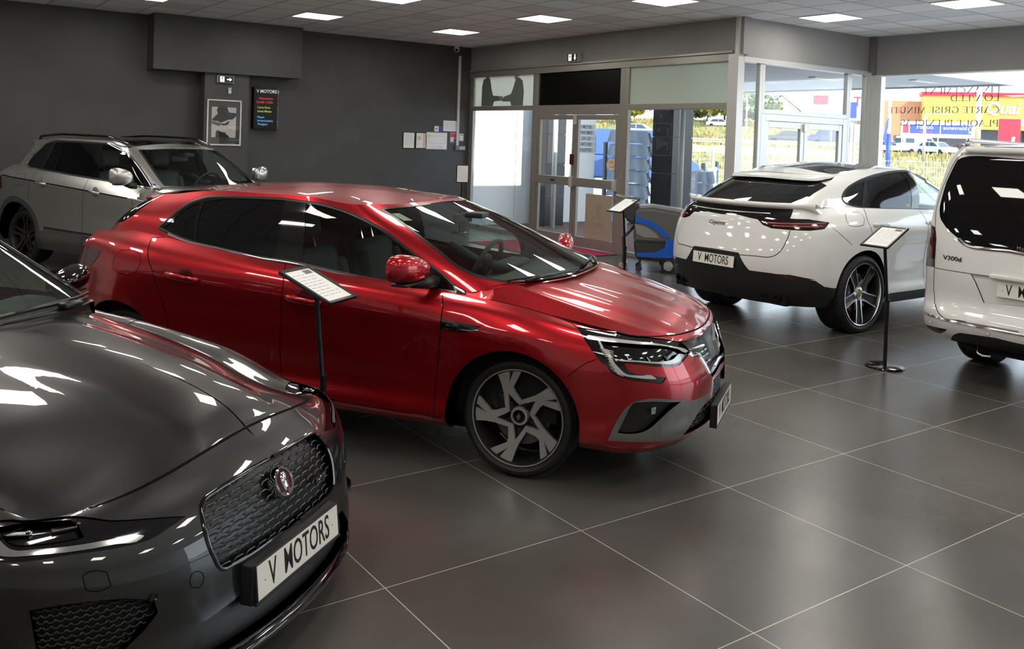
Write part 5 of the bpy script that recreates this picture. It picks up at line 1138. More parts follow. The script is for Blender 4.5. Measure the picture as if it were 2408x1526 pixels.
    q_=lambda V,n0: [(q*n+i+1,q*n+i,(q+1)*n+i,(q+1)*n+i+1) for q in range(n0) for i in range(n-1)]
    sym_build('roof_spoiler',np.r_[A+[0,0,.001],B,C],q_(None,2),None,M_WHITE,root); sym_build('spoiler_underside',np.r_[C,D],q_(None,1),None,M_BLKPL,root)
    # tail spoiler wing
    ys=np.linspace(0,.80,26); c0=T(np.full(60,0.)+np.linspace(2.2,3,60),np.full(60,7.)); xa=np.interp(ys,c0[::-1,1],c0[::-1,0])
    def prof(y,x): 
        e=sstep(y,.80,.66); return [(x+.12,1.215),(x+.04,1.248),(x-.075*e-.01,1.262),(x-.09*e-.01,1.226),(x+.01,1.196),(x+.06,1.165)]
    V=[];F=[]
    for i,(y,x) in enumerate(zip(ys,xa)):
        for a,z in prof(y,x): V.append((a,y,z))
    F=[(i*6+j,i*6+j+1,(i+1)*6+j+1,(i+1)*6+j) for i in range(25) for j in range(5)]
    sym_build('tail_spoiler',np.array(V),F,None,M_WHITE,root,label='white tail spoiler wing')
    V2=[(x+.03-.04,y,1.2545) for y,x in zip(ys[:23],xa[:23])]+[(x-.02,y,1.2575) for y,x in zip(ys[:23],xa[:23])]
    sym_build('spoiler_seam',np.array(V2),[(i,i+1,23+i+1,23+i) for i in range(22)],None,M_BLKPL,root)
    # plate, exhausts
    c=T([3.0],[2.75])[0]; plate(root,(c[0]-.012,0,.667),(0,-1,0),(.08,0,1),frame=False)
    for sd in (1,-1):
        for y in (.50,.62):
            P=T([2.45],[1.1])[0]; MB().lathe([(.040,-.05),(.042,.02),(.036,.02),(.034,-.05)],24,Matrix.Translation((-.93 if y<.6 else -.89,y*sd,.385))@Matrix.Rotation(-math.pi/2,4,'Y')).build('exhaust_pipe',M_BLKSAT,root,angle=40)
    for sd in (1,-1):
        for u,v in ((2.30,2.1),(2.62,1.9)): 
            P=T([u],[v])[0]; n_=normal(T,[u],[v])[0]; n_=n_ if n_[0]<0 else -n_; P=P+n_*.001; MB().lathe([(0,.001),(.011,.001),(.012,-.002)],16,basis((P[0],P[1]*sd,P[2]),(n_[1],-n_[0]*sd,0),(0,0,1))).build('parking_sensor',M_BLKGLOSS,root)
    q=np.array(U['handle']); P=T(q[:,0],q[:,1])
    for i,sd in ((0,1),(1,-1)):
        for par,dx in ((rdo[i],0),(fdo[i],1.05)):
            mb=MB(); x0,x1=P[0],P[-1]; mb.tube([(x0[0]+(x1[0]-x0[0])*t_+dx,(P[1][1]-.01*dx+.008+.022*math.sin(math.pi*t_)**.5)*sd,P[1][2]) for t_ in np.linspace(0,1,9)],.017,10,flat=.6,up=(0,1,0)); mb.build('door_handle',M_WHITE,par,smooth=True)
    for sd in (1,-1): mirror_shell(root,(1.95,1.03,1.19),sd,(.085,.12,.085),M_WHITE)
    def sp(w,rr):
        zf=lambda r:-.014-.04*max(0,1-r/rr)**1.5; a=MB();b=MB(); R_=rr-.004
        for k_ in range(5):
            Tm=rot(2*math.pi*k_/5+math.radians(52))
            poly_spoke(b,[(.14*R_,-.17*R_),(.40*R_,-.14*R_),(.99*R_,-.19*R_),(.99*R_,.19*R_),(.40*R_,.14*R_),(.14*R_,.17*R_)],lambda r:zf(r)-.016,.02,Tm)
            for s_ in (1,-1): poly_spoke(a,[(.16*R_,.09*R_*s_),(.20*R_,.17*R_*s_),(.42*R_,.145*R_*s_),(.995*R_,.20*R_*s_),(.995*R_,.165*R_*s_),(.45*R_,.105*R_*s_)],zf,.02,Tm)
        a.lathe([(.995*rr,-.006),(.985*rr,.006),(.955*rr,.004),(.945*rr,-.012)],72)
        a.lathe([(.04,-.05),(.045,-.04),(.07,-.046),(.075,-.07)],30)
        a.build('spokes',mat('polished_alloy',(.72,.72,.72),.15,1.0),w,angle=25); b.build('spoke_face',M_ALLOYD,w,angle=25)
        MB().lathe([(0,-.036),(.034,-.038),(.04,-.046)],28).build('hub_cap',mat('bronze_cap',(.35,.25,.12),.3,.8),w,angle=40)
    for x in (0,2.895):
        for sd in (1,-1): wheel(root,x,.955*sd,sd,.385,.30,.310,sp)
    f=MB(); f.box2((-.8,-.66,.28),(2.5,.66,.55)); f.box2((.45,-.80,.25),(2.4,.80,.5)); f.box2((2.3,-.7,.3),(2.46,.7,1.0)); f.box2((3.35,-.75,.3),(3.55,.75,.9)); f.box2((-.86,-.70,.30),(-.45,.70,.5)); f.build('floor_pan',M_DARK,root)
    for sy in (.38,-.38): seat(root,1.35,sy,.52,h=.6)
    s=MB(); s.box((.55,0,.62),(.5,1.3,.2),None,.06); s.box((.25,0,.95),(.16,1.3,.6),None,.06); s.build('rear_bench',M_SEAT,root,angle=50)
    d=MB(); d.box((2.05,0,1.0),(.5,1.5,.25),None,.08); d.build('dashboard',M_DASH,root,angle=60)
    return root
build_cay()

def build_van():
    U=VAN_UV; S=van_surfaces(); T,RF=S['tub'],S['roof']
    root=thing('van','white van seen from behind with dark rear window, parked beside the coupe SUV','van',(7.858,3.097,0),.01)
    SU,SV=2.6,.17; X=lambda x:1+(3.75-x)/4.51
    a1=arch_poly(T,3.2,.34,.40); a2=arch_poly(T,0,.34,.40)
    bl=np.array(U['black']); blk=np.r_[bl,[(3.1,bl[-1][1]),(3.1,-.1),(bl[0][0],-.1)]]
    gp=np.array(U['gap']); gate=np.r_[[(3.1,9.6),(2.42,9.6),(2.36,9.0),(2.30,8),(2.27,7)],gp,[(3.1,gp[-1][1])]]
    sm=lambda k:smooth_poly(U[k],SU,SV)
    side=[('sw',np.array([(X(2.45),6.15),(X(2.0),8.9),(X(1.2),8.95),(X(1.2),6.15)])),('sw',np.array([(X(1.1),6.15),(X(1.1),8.95),(X(-.05),8.95),(X(-.05),6.15)]))]
    feats=[('gate',gate),('black',blk),('recess',np.array(U['recess'])),('glass',sm('glass')),('lamp',sm('lamp')),('clear',np.array(U['clear'])),('refl',sm('refl')),('bplate',np.array(U['bplate'])),('stop',np.array(U['stop'])),('wind',np.array([(-.1,7.1),(.8,7.1),(.8,9.7),(-.1,9.7)]))]+side+[('arch',a1),('arch',a2)]
    p=Panels(T,feats,np.r_[np.linspace(0,1,18),np.linspace(1.02,2,50),np.linspace(2.02,3,54)],np.linspace(0,10,70),SU,SV)
    p.build('body',['body'],M_WHITE,root); ga=p.build('tailgate',['gate'],M_WHITE,root)[0]; p.build('plate_recess',['recess'],M_WHITE,ga,off=-.012)
    p.build('rear_window',['glass'],M_GLASSD,ga,off=.001,wall=0,label='dark rear window reflecting the ceiling lights'); p.build('bumper_valance',['black'],M_BLKPL,root,off=-.004)
    tl=p.build('tail_lamp',['lamp'],M_REDLENS,root,sym='sep',off=.003); 
    for i,sd in ((0,1),(1,-1)): p.build('reversing_lamp',['clear'],mat('smoked_clear',(.12,.12,.12),.1,.3,.5),tl[i],sym='sep',sides=(sd,),off=.002)
    p.build('reflector',['refl'],M_REDLENS,root,sym='sep',off=.001); p.build('bumper_step',['bplate'],mat('ribbed_steel',(.45,.45,.45),.25,1.0),root,off=.004,label='chrome loading edge on the bumper'); p.build('stop_lamp',['stop'],M_BLKGLOSS,root,off=-.004)
    p.build('windshield',['wind'],M_GLASS,root,wall=0); p.build('side_window',['sw'],M_GLASSD,root,sym='sep')
    for a in (a1,a2): arch_wall(T,a,.22,M_BLKPL,root)
    k=dict(width=.007,h=.0006,off=.0006,su=SU,sv=SV)
    ribbons('shut_line',[(T,[tuple(x) for x in gate[1:5]]+[tuple(x) for x in gp],k),(T,U['seam'],dict(k,width=.005)),(T,[(gp[-1][0],gp[-1][1]),(3.0,gp[-1][1]-.02)],k),(T,[(X(1.15),9),(X(1.15),.5)],k),(T,[(X(2.5),9),(X(2.5),.5)],k)],M_GAP,root)
    ribbons('window_trim',[(T,U['strip']+[(3.0,U['strip'][-1][1]-.02)],dict(width=.026,h=.008,off=.002,su=SU,sv=SV))],M_CHROME,ga,label='chrome strip under the rear window')
    b=np.array(U['bplate']); ribbons('step_rib',[(T,[(2.36,b[:,1].max()-.10-.12*j),(2.6,b[:,1].mean()+.08-.10*j),(3.0,b[:,1].mean()+.05-.10*j)],dict(width=.006,h=.003,off=.006,su=SU,sv=SV)) for j in range(3)],M_CHROME,root)
    def onface(u,v,o=.003):
        P=T([u],[v])[0]; n=normal(T,[u],[v])[0]; n=n if n[0]<0 else -n; return P+n*o,n
    for key in ('sens',):
        for (u,v) in U[key]:
            for sd in (1,-1):
                P,n=onface(u,v,.001); Tm=basis((P[0],P[1]*sd,P[2]),(n[1]*sd if False else 0,-1,0),(0,0,1)); o=MB(); o.lathe([(0,.001),(.013,.001),(.015,.0005),(.016,-.002)],20,Tm); o.build('parking_sensor',M_WHITE,root,angle=30); 
                r=MB(); r.tube([Tm@Vector((.0155*math.cos(a),.0155*math.sin(a),.001)) for a in np.linspace(0,2*math.pi,20)[:-1]],.0012,5,None,True); r.build('sensor_ring',M_GAP,root)
    q=U['badge']; P0,_=onface(*q[0]); P1,_=onface(*q[1]); c=(P0+P1)/2; text('model_lettering','V300d',basis((c[0]-.002,c[1],c[2]),(-(P0[0]-P1[0]),-abs(P0[1]-P1[1]),0),(0,0,1)),mat('dark_chrome',(.16,.16,.17),.25,1.0),.050,ga,ext=.003,sx=1.28,bold=.0004)
    q=U['brand'][0]; P0,_=onface(*q,.004); text('brand_lettering','Mercedes-Benz',basis((P0[0]-.004,0,P0[2]),(0,-1,0),(0,0,1)),M_SATIN,.042,ga,sp=1.1)
    pc_,_=onface(3.0,4.75); plate(root,(pc_[0]+.002,0,.78),(0,-1,0),(.02,0,1),frame=False)
    lc=MB(); lc.box((pc_[0]-.005,0,.875),(.05,.62,.03),None,.008); lc.build('plate_lamp_bar',M_WHITE,ga)
    Panels(RF,[],np.linspace(0,1,40),np.linspace(0,1,20),3.2,.7).build('roof',['body'],M_WHITE,root)
    for sd in (1,-1):
        r=MB(); pts=[]
        for i in range(25):
            t=i/24; P=RF([.12+.84*t],[.88])[0]; pts.append((P[0],P[1]*sd,P[2]+.055*min(1,math.sin(math.pi*t)*4)**.7-.004))
        r.tube(pts,.018,8,flat=1.3,up=(0,1,0)); r.build('roof_rail',M_SATIN,root,smooth=True)
    us=np.linspace(2.25,3,24); A=T(us,np.full(24,10.)); w_=sstep(us,2.25,2.45); B=A+np.stack([-.06*w_,0*us,-.012*w_],1); C=B-np.array([0,0,.03]); D=T(us,np.full(24,9.3)); n=24
    sym_build('roof_spoiler',np.r_[A+[0,0,.001],B,C,D],[(q*n+i+1,q*n+i,(q+1)*n+i,(q+1)*n+i+1) for q in range(3) for i in range(n-1)],None,M_WHITE,root)
    for x in (0,3.2):
        for sd in (1,-1): wheel(root,x,.925*sd,sd,.345,.245,.24,plain_spokes(5),full=False,disc=False)
    tw=MB(); tw.tube([(-.92,.42,.30),(-.96,.40,.262),(-.97,.36,.25),(-.97,.30,.258)],.010,8); tw.build('tow_eye',M_SATIN,root,smooth=True)
    f=MB(); f.box2((-.84,-.55,.25),(-.42,.55,.45)); f.box2((-.6,-.66,.3),(2.8,.66,.55)); f.box2((.45,-.84,.3),(2.7,.84,.5)); f.box2((3.62,-.7,.3),(3.9,.7,.7)); f.build('floor_pan',M_DARK,root)
    for sy in (.45,-.45): seat(root,.35,sy,.6,h=.62); seat(root,2.2,sy,.6,h=.62)
    return root
build_van()

# ================= the room =================
H=3.563; XG=9.55; YR=8.25; XR=12.60; YB=15.12
def nodes(name):
    m=bpy.data.materials.new(name); m.use_nodes=True; nt=m.node_tree; return m,nt,nt.nodes['Principled BSDF'],nt.nodes.new,nt.links.new
def grid_mask(nt,N,L,vec,ox,oy,step,w):
    """1 on the lines of a square grid"""
    sep=N('ShaderNodeSeparateXYZ'); L(vec,sep.inputs[0]); outs=[]
    for ax,o in (('X',ox),('Y',oy)):
        a=N('ShaderNodeMath'); a.operation='SUBTRACT'; a.inputs[1].default_value=o; L(sep.outputs[ax],a.inputs[0])
        b=N('ShaderNodeMath'); b.operation='PINGPONG'; b.inputs[1].default_value=step/2; L(a.outputs[0],b.inputs[0])
        c=N('ShaderNodeMath'); c.operation='LESS_THAN'; c.inputs[1].default_value=w/2; L(b.outputs[0],c.inputs[0]); outs.append(c.outputs[0])
    m=N('ShaderNodeMath'); m.operation='MAXIMUM'; L(outs[0],m.inputs[0]); L(outs[1],m.inputs[1]); return m.outputs[0],sep
def cell_rand(nt,N,L,vec,ox,oy,step):
    v=N('ShaderNodeVectorMath'); v.operation='SUBTRACT'; v.inputs[1].default_value=(ox,oy,0); L(vec,v.inputs[0])
    s=N('ShaderNodeVectorMath'); s.operation='SCALE'; s.inputs['Scale'].default_value=1/step; L(v.outputs[0],s.inputs[0])
    f=N('ShaderNodeVectorMath'); f.operation='FLOOR'; L(s.outputs[0],f.inputs[0])
    sep=N('ShaderNodeSeparateXYZ'); L(f.outputs[0],sep.inputs[0]); cb=N('ShaderNodeCombineXYZ'); L(sep.outputs[0],cb.inputs[0]); L(sep.outputs[1],cb.inputs[1])
    w=N('ShaderNodeTexWhiteNoise'); w.noise_dimensions='3D'; L(cb.outputs[0],w.inputs['Vector']); return w.outputs['Value']
def ramp(N,L,val,stops):
    r=N('ShaderNodeValToRGB'); L(val,r.inputs[0]); e=r.color_ramp.elements
    while len(e)<len(stops): e.new(.5)
    for x,(p,c) in zip(e,stops): x.position=p; x.color=(*c,1)
    return r.outputs[0]
def mixc(N,L,f,a,b):
    m=N('ShaderNodeMix'); m.data_type='RGBA'
    for s,v in ((m.inputs[0],f),(m.inputs[6],a),(m.inputs[7],b)):
        if hasattr(v,'is_linked'): L(v,s)
        elif isinstance(v,(int,float)): s.default_value=v
        else: s.default_value=(*v,1)
    return m.outputs[2]
def floor_mat():
    m,nt,b,N,L=nodes('large_grey_floor_tiles'); tc=N('ShaderNodeTexCoord'); v=tc.outputs['Object']
    g,_=grid_mask(nt,N,L,v,2.643,3.108,1.0,.0042); rnd=cell_rand(nt,N,L,v,2.643,3.108,1.0)
    n1=N('ShaderNodeTexNoise'); n1.inputs['Scale'].default_value=1.3; n1.inputs['Detail'].default_value=5; L(v,n1.inputs['Vector'])
    mp=N('ShaderNodeMapping'); mp.inputs['Rotation'].default_value=(0,0,.5); mp.inputs['Scale'].default_value=(.8,3,1); L(v,mp.inputs[0])
    n2=N('ShaderNodeTexNoise'); n2.inputs['Scale'].default_value=2.2; n2.inputs['Detail'].default_value=6; L(mp.outputs[0],n2.inputs['Vector'])
    c1=ramp(N,L,n1.outputs[0],[(.3,(.070,.065,.058)),(.7,(.098,.094,.088))])
    c2=ramp(N,L,rnd,[(0,(.88,.86,.85)),(1,(1.06,1.06,1.06))]); mu=N('ShaderNodeMix'); mu.data_type='RGBA'; mu.blend_type='MULTIPLY'; mu.inputs[0].default_value=1; L(c1,mu.inputs[6]); L(c2,mu.inputs[7])
    c3=mixc(N,L,g,mu.outputs[2],(.46,.44,.40)); L(c3,b.inputs['Base Color'])
    ro=N('ShaderNodeMapRange'); ro.inputs[1].default_value=.3; ro.inputs[2].default_value=.75; ro.inputs[3].default_value=.24; ro.inputs[4].default_value=.275; L(n2.outputs[0],ro.inputs[0]); L(ro.outputs[0],b.inputs['Roughness'])
    b.inputs['Specular IOR Level'].default_value=.5
    bp=N('ShaderNodeBump'); bp.inputs['Strength'].default_value=.12; bp.inputs['Distance'].default_value=.002; n3=N('ShaderNodeTexNoise'); n3.inputs['Scale'].default_value=24; n3.inputs['Detail'].default_value=4; L(v,n3.inputs['Vector']); L(n3.outputs[0],bp.inputs['Height']); L(bp.outputs[0],b.inputs['Normal'])
    return m
def ceil_mat():
    m,nt,b,N,L=nodes('suspended_ceiling_tiles'); tc=N('ShaderNodeTexCoord'); v=tc.outputs['Object']
    g,_=grid_mask(nt,N,L,v,7.57,10.2,.62,.022); g2,_=grid_mask(nt,N,L,v,7.57,10.2,.62,.034); rnd=cell_rand(nt,N,L,v,7.57,10.2,.62)
    n=N('ShaderNodeTexNoise'); n.inputs['Scale'].default_value=90; L(v,n.inputs['Vector'])
    c=ramp(N,L,rnd,[(0,(.72,.715,.71)),(.08,(.74,.735,.73)),(.12,(.85,.845,.84)),(1,(.89,.885,.88))])
    c=mixc(N,L,g2,c,(.22,.22,.22)); c=mixc(N,L,g,c,(.62,.62,.62)); L(c,b.inputs['Base Color']); b.inputs['Roughness'].default_value=.85
    bp=N('ShaderNodeBump'); bp.inputs['Strength'].default_value=.2; bp.inputs['Distance'].default_value=.002; L(n.outputs[0],bp.inputs['Height']); L(bp.outputs[0],b.inputs['Normal'])
    return m
def wall_mat(name,col,rough=.55,amt=.25):
    m,nt,b,N,L=nodes(name); tc=N('ShaderNodeTexCoord'); n=N('ShaderNodeTexNoise'); n.inputs['Scale'].default_value=2.0; n.inputs['Detail'].default_value=6; L(tc.outputs['Object'],n.inputs['Vector'])
    c=ramp(N,L,n.outputs[0],[(.3,tuple(x*(1-amt/2) for x in col)),(.7,tuple(x*(1+amt/2) for x in col))]); L(c,b.inputs['Base Color']); b.inputs['Roughness'].default_value=rough
    n2=N('ShaderNodeTexNoise'); n2.inputs['Scale'].default_value=160; L(tc.outputs['Object'],n2.inputs['Vector']); bp=N('ShaderNodeBump'); bp.inputs['Strength'].default_value=.15; bp.inputs['Distance'].default_value=.002; L(n2.outputs[0],bp.inputs['Height']); L(bp.outputs[0],b.inputs['Normal'])
    return m
M_WALLD=wall_mat('charcoal_wall_paint',(.058,.058,.058),.5)
M_WALLG=wall_mat('grey_fascia_paint',(.27,.262,.255),.6,.1)
M_WALLW=wall_mat('pale_wall_paint',(.72,.71,.69),.7,.1)
M_ALU=mat('aluminium_frame',(.36,.335,.30),.38,.55)
M_ALU_LIT=mat('daylit_aluminium_frame',(.62,.61,.58),.35,.4)  # frame metal again, paler: daylight on the right side put into its colour
M_WGLASS=glass('window_glass',(.93,.96,.95))
def st(name,mb,m,parent=None,**k): return mb.build(name,m,parent,kind='structure' if parent is None else None,**k)
def st_root(name,loc=(0,0,0)):
    o=link(bpy.data.objects.new(name,None)); o['kind']='structure'; o.location=loc; return o
X0,Y0=-4.6,-5.2
MB().box2((X0-.2,Y0-.2,-.12),(XG+.1,YB+.2,0)).box2((XG+.1,Y0-.2,-.12),(XR+.1,YR+.1,0)).build('floor',floor_mat(),kind='structure')
MB().box2((X0-.2,Y0-.2,H),(XG+.2,YB+.2,H+.15)).box2((XG+.2,Y0-.2,H),(XR+.2,YR+.2,H+.15)).build('ceiling',ceil_mat(),kind='structure')
MB().box2((X0-.2,YB,0),(XG+.02,YB+.2,H)).build('wall_back',M_WALLD,kind='structure')
MB().box2((X0-.2,Y0,0),(X0,YB,H)).build('wall_left',M_WALLW,kind='structure')
MB().box2((X0-.2,Y0-.2,0),(XR+.1,Y0,H)).build('wall_front',M_WALLW,kind='structure')
# boxed duct and pilaster on the dark wall
MB().box2((3.43,14.70,2.69),(5.86,YB,H)).build('wall_soffit',M_WALLD,kind='structure')
MB().box2((4.255,14.80,0),(4.985,YB,2.69)).build('wall_pilaster',M_WALLD,kind='structure')
# fascia bands above the glazing
MB().box2((XG,YR-.06,3.05),(XG+.14,YB,H)).build('wall_right',M_WALLG,kind='structure')
MB().box2((XG+.03,YR,3.02),(XR+.1,YR+.14,H)).build('wall_recess',M_WALLG,kind='structure')
MB().box2((XR,Y0,2.965),(XR+.14,YR,H)).build('wall_side',M_WALLG,kind='structure')
def frame_x(name,parts,m,parent,x=XG,d=.07):
    mb=MB()
    for y0,y1,z0,z1 in parts: mb.box2((x,min(y0,y1),z0),(x+d,max(y0,y1),z1),None,.004)
    return mb.build(name,m,parent)
def frame_y(name,parts,m,parent,y=YR,d=.07):
    mb=MB()
    for x0,x1,z0,z1 in parts: mb.box2((x0,y,z0),(x1,y+d,z1),None,.004)
    return mb.build(name,m,parent)
def pane_x(name,y0,y1,z0,z1,m,parent,x=XG+.035,t=.006): return MB().box2((x,min(y0,y1),z0),(x+t,max(y0,y1),z1)).build(name,m,parent)
def pane_y(name,x0,x1,z0,z1,m,parent,y=YR+.035,t=.006): return MB().box2((x0,y,z0),(x1,y+t,z1)).build(name,m,parent)
# head rails
t=MB(); t.box2((XG-.03,8.36,3.075),(XG+.10,YB,3.105)); t.box2((XG-.015,8.36,2.965),(XG+.10,YB,3.06)); st('trim_1',t,M_ALU)
t=MB(); t.box2((XG-.04,8.235,0),(XG+.07,8.30,H)); t.box2((XG-.02,8.30,0),(XG+.07,8.43,3.06)); st('trim_2',t,M_ALU_LIT)
t=MB(); t.box2((XG+.07,YR-.02,2.955),(XR,YR+.08,3.025)); st('trim_3',t,M_ALU_LIT)
t=MB(); t.box2((XR-.03,8.03,0),(XR+.08,8.19,2.965)); t.box2((XR-.06,8.19,0),(XR+.08,8.262,3.0)); st('trim_4',t,M_ALU_LIT)
t=MB(); t.box2((XR-.05,YR-.11,2.96),(XR,YR-.01,H)); st('trim_5',t,mat('grey_joint',(.16,.155,.15),.6))
M_FROST=mat('frosted_film',(.62,.66,.60),.6)
def trans_mat(name,col,k=.6):
    m,nt,b,N,L=nodes(name); o=nt.nodes['Material Output']; tr=N('ShaderNodeBsdfTranslucent'); tr.inputs[0].default_value=(*col,1); mx=N('ShaderNodeMixShader'); mx.inputs[0].default_value=k; b.inputs['Base Color'].default_value=(*col,1); b.inputs['Roughness'].default_value=.25
    L(b.outputs[0],mx.inputs[1]); L(tr.outputs[0],mx.inputs[2]); L(mx.outputs[0],o.inputs[0]); return m
M_FILM=trans_mat('pale_film',(.78,.79,.70),.5); M_FILM2=trans_mat('suit_print',(.26,.29,.24),.45); M_FILM3=trans_mat('green_frosted_film',(.62,.68,.60),.45); M_SKINP=trans_mat('faded_skin_print',(.45,.38,.30),.35)
# window 1: left bay
w=st_root('window_1'); frame_x('window_frame',[(15.12,14.99,0,2.97),(13.0,12.90,0,2.97),(14.99,13.0,2.31,2.395),(14.99,13.0,0,.07)],M_ALU,w)
pane_x('pane',14.99,13.0,.07,2.31,M_WGLASS,w); pf=pane_x('frosted_pane',14.99,13.0,2.395,2.97,M_FILM,w)
def flat_x(name,pts,m,parent,x): 
    mb=MB(); n=len(pts); mb.add([(x,y,z) for y,z in pts]+[(x+.001,y,z) for y,z in pts],[tuple(range(n)),tuple(range(2*n-1,n-1,-1))]+[(i,(i+1)%n,n+(i+1)%n,n+i) for i in range(n)]); return mb.build(name,m,parent)
xs_=XG+.033
flat_x('suit_print',[(14.74,2.40),(14.74,2.78),(14.69,2.92),(14.55,2.955),(14.46,2.93),(14.40,2.72),(14.34,2.60),(14.14,2.59),(14.10,2.50),(14.30,2.485),(14.34,2.40)],M_FILM2,pf,xs_); flat_x('hand_print',[(14.14,2.58),(14.03,2.59),(13.99,2.54),(14.02,2.49),(14.12,2.50)],M_SKINP,pf,xs_)
flat_x('suit_print',[(13.35,2.40),(13.33,2.66),(13.38,2.86),(13.50,2.925),(13.60,2.90),(13.66,2.76),(13.74,2.62),(13.98,2.57),(14.02,2.48),(13.76,2.48),(13.72,2.40)],M_FILM2,pf,xs_); flat_x('head_print',[(13.53,2.92),(13.50,2.965),(13.62,2.965),(13.66,2.92),(13.62,2.89)],M_SKINP,pf,xs_); flat_x('head_print',[(14.50,2.94),(14.48,2.968),(14.62,2.968),(14.60,2.94)],M_SKINP,pf,xs_)
# door 1
d=st_root('door_1'); frame_x('door_frame',[(12.90,12.84,0,2.97),(10.66,10.56,0,2.97),(12.84,10.66,2.23,2.395)],M_ALU,d)
pane_x('black_panel',12.84,10.66,2.395,2.965,mat('black_panel',(.003,.003,.003),.35,spec=.2),d)
for y0,y1 in ((12.83,11.765),(11.755,10.665)):
    s=.075; lf=frame_x('door_leaf',[(y0,y0-s,.01,2.225),(y1+s,y1,.01,2.225),(y0-s,y1+s,2.145,2.225),(y0-s,y1+s,.01,.18)],M_ALU,d,x=XG+.005,d=.05)
    bar=MB(); bar.box2((XG-.03,y1+.01,1.02),(XG+.05,y0-.01,1.165),None,.006); bar.build('push_bar',M_ALU,lf); cap=MB(); cap.box2((XG-.045,y1+.0,1.0),(XG+.03,y1+.075,1.18),None,.006); cap.build('bar_end',M_ALU_LIT,lf)
    pane_x('pane',y0-s,y1+s,.18,2.145,M_WGLASS,lf,x=XG+.03)
MB().box2((XG-.025,11.72,2.06),(XG+.0,11.79,2.225),None,.004).build('door_latch',M_ALU_LIT,d); MB().box2((XG-.03,11.77,1.38),(XG+.0,11.85,1.56),None,.006).build('alarm_contact',mat('dark_red_box',(.06,.012,.010),.4),d)
MB().box2((XG-.034,12.24,1.075),(XG-.028,12.36,1.11)).build('door_sticker',mat('navy_mark',(.02,.03,.07),.5),d)
# window 2: right bay
w=st_root('window_2'); frame_x('window_frame',[(10.56,10.46,0,2.97),(10.46,8.43,2.30,2.39),(10.46,8.43,0,.07)],M_ALU,w); pane_x('pane',10.46,8.43,.07,2.30,M_WGLASS,w); pane_x('frosted_pane',10.46,8.43,2.39,2.965,M_FILM3,w)
# recess: window 3 (narrow), door 2 with window 4 over it, window 5
w=st_root('window_3'); frame_y('window_frame',[(9.62,9.66,0,2.955),(9.99,10.05,0,2.955),(9.66,9.99,0,.07)],M_ALU_LIT,w); pane_y('pane',9.66,9.99,.07,2.955,M_WGLASS,w)
w=st_root('window_4'); frame_y('window_frame',[(10.05,10.10,2.26,2.955),(12.03,12.08,2.26,2.955),(10.10,12.03,2.26,2.325)],M_ALU_LIT,w); pane_y('pane',10.10,12.03,2.325,2.955,M_WGLASS,w)
d=st_root('door_2'); frame_y('door_frame',[(10.05,10.15,0,2.26),(11.96,12.08,0,2.26),(10.15,11.96,2.165,2.26)],M_ALU_LIT,d)
for x0,x1 in ((10.155,11.03),(11.04,11.955)):
    s=.08; lf=frame_y('door_leaf',[(x0,x0+s,.01,2.16),(x1-s,x1,.01,2.16),(x0+s,x1-s,2.07,2.16),(x0+s,x1-s,.01,.18),(x0+s,x1-s,1.02,1.16)],M_ALU_LIT,d,y=YR+.01,d=.05); pane_y('pane',x0+s,x1-s,.18,2.07,M_WGLASS,lf)
MB().box2((11.0,YR-.02,2.03),(11.07,YR+.01,2.14),None,.004).build('door_latch',M_ALU_LIT,d)
w=st_root('window_5'); frame_y('window_frame',[(12.08,12.13,0,2.955),(12.50,12.56,0,2.955),(12.13,12.50,0,.07)],M_ALU_LIT,w); pane_y('pane',12.13,12.50,.07,2.955,M_WGLASS,w)
# window 6: big shop window on the right
w=st_root('window_6'); mb=MB(); mb.box2((XR,Y0,0),(XR+.07,8.03,.07)); mb.box2((XR,Y0,2.945),(XR+.07,8.03,2.965)); mb.box2((XR,4.62,.07),(XR+.07,4.72,2.945)); mb.box2((XR,1.2,.07),(XR+.07,1.3,2.945)); mb.box2((XR,-2.0,.07),(XR+.07,-1.9,2.945)); mb.build('window_frame',M_ALU_LIT,w)
for y0,y1 in ((4.72,8.03),(1.3,4.62),(-1.9,1.2),(Y0,-2.0)): pp=MB().box2((XR+.035,y0,.07),(XR+.041,y1,2.945)).build('pane',M_WGLASS,w)
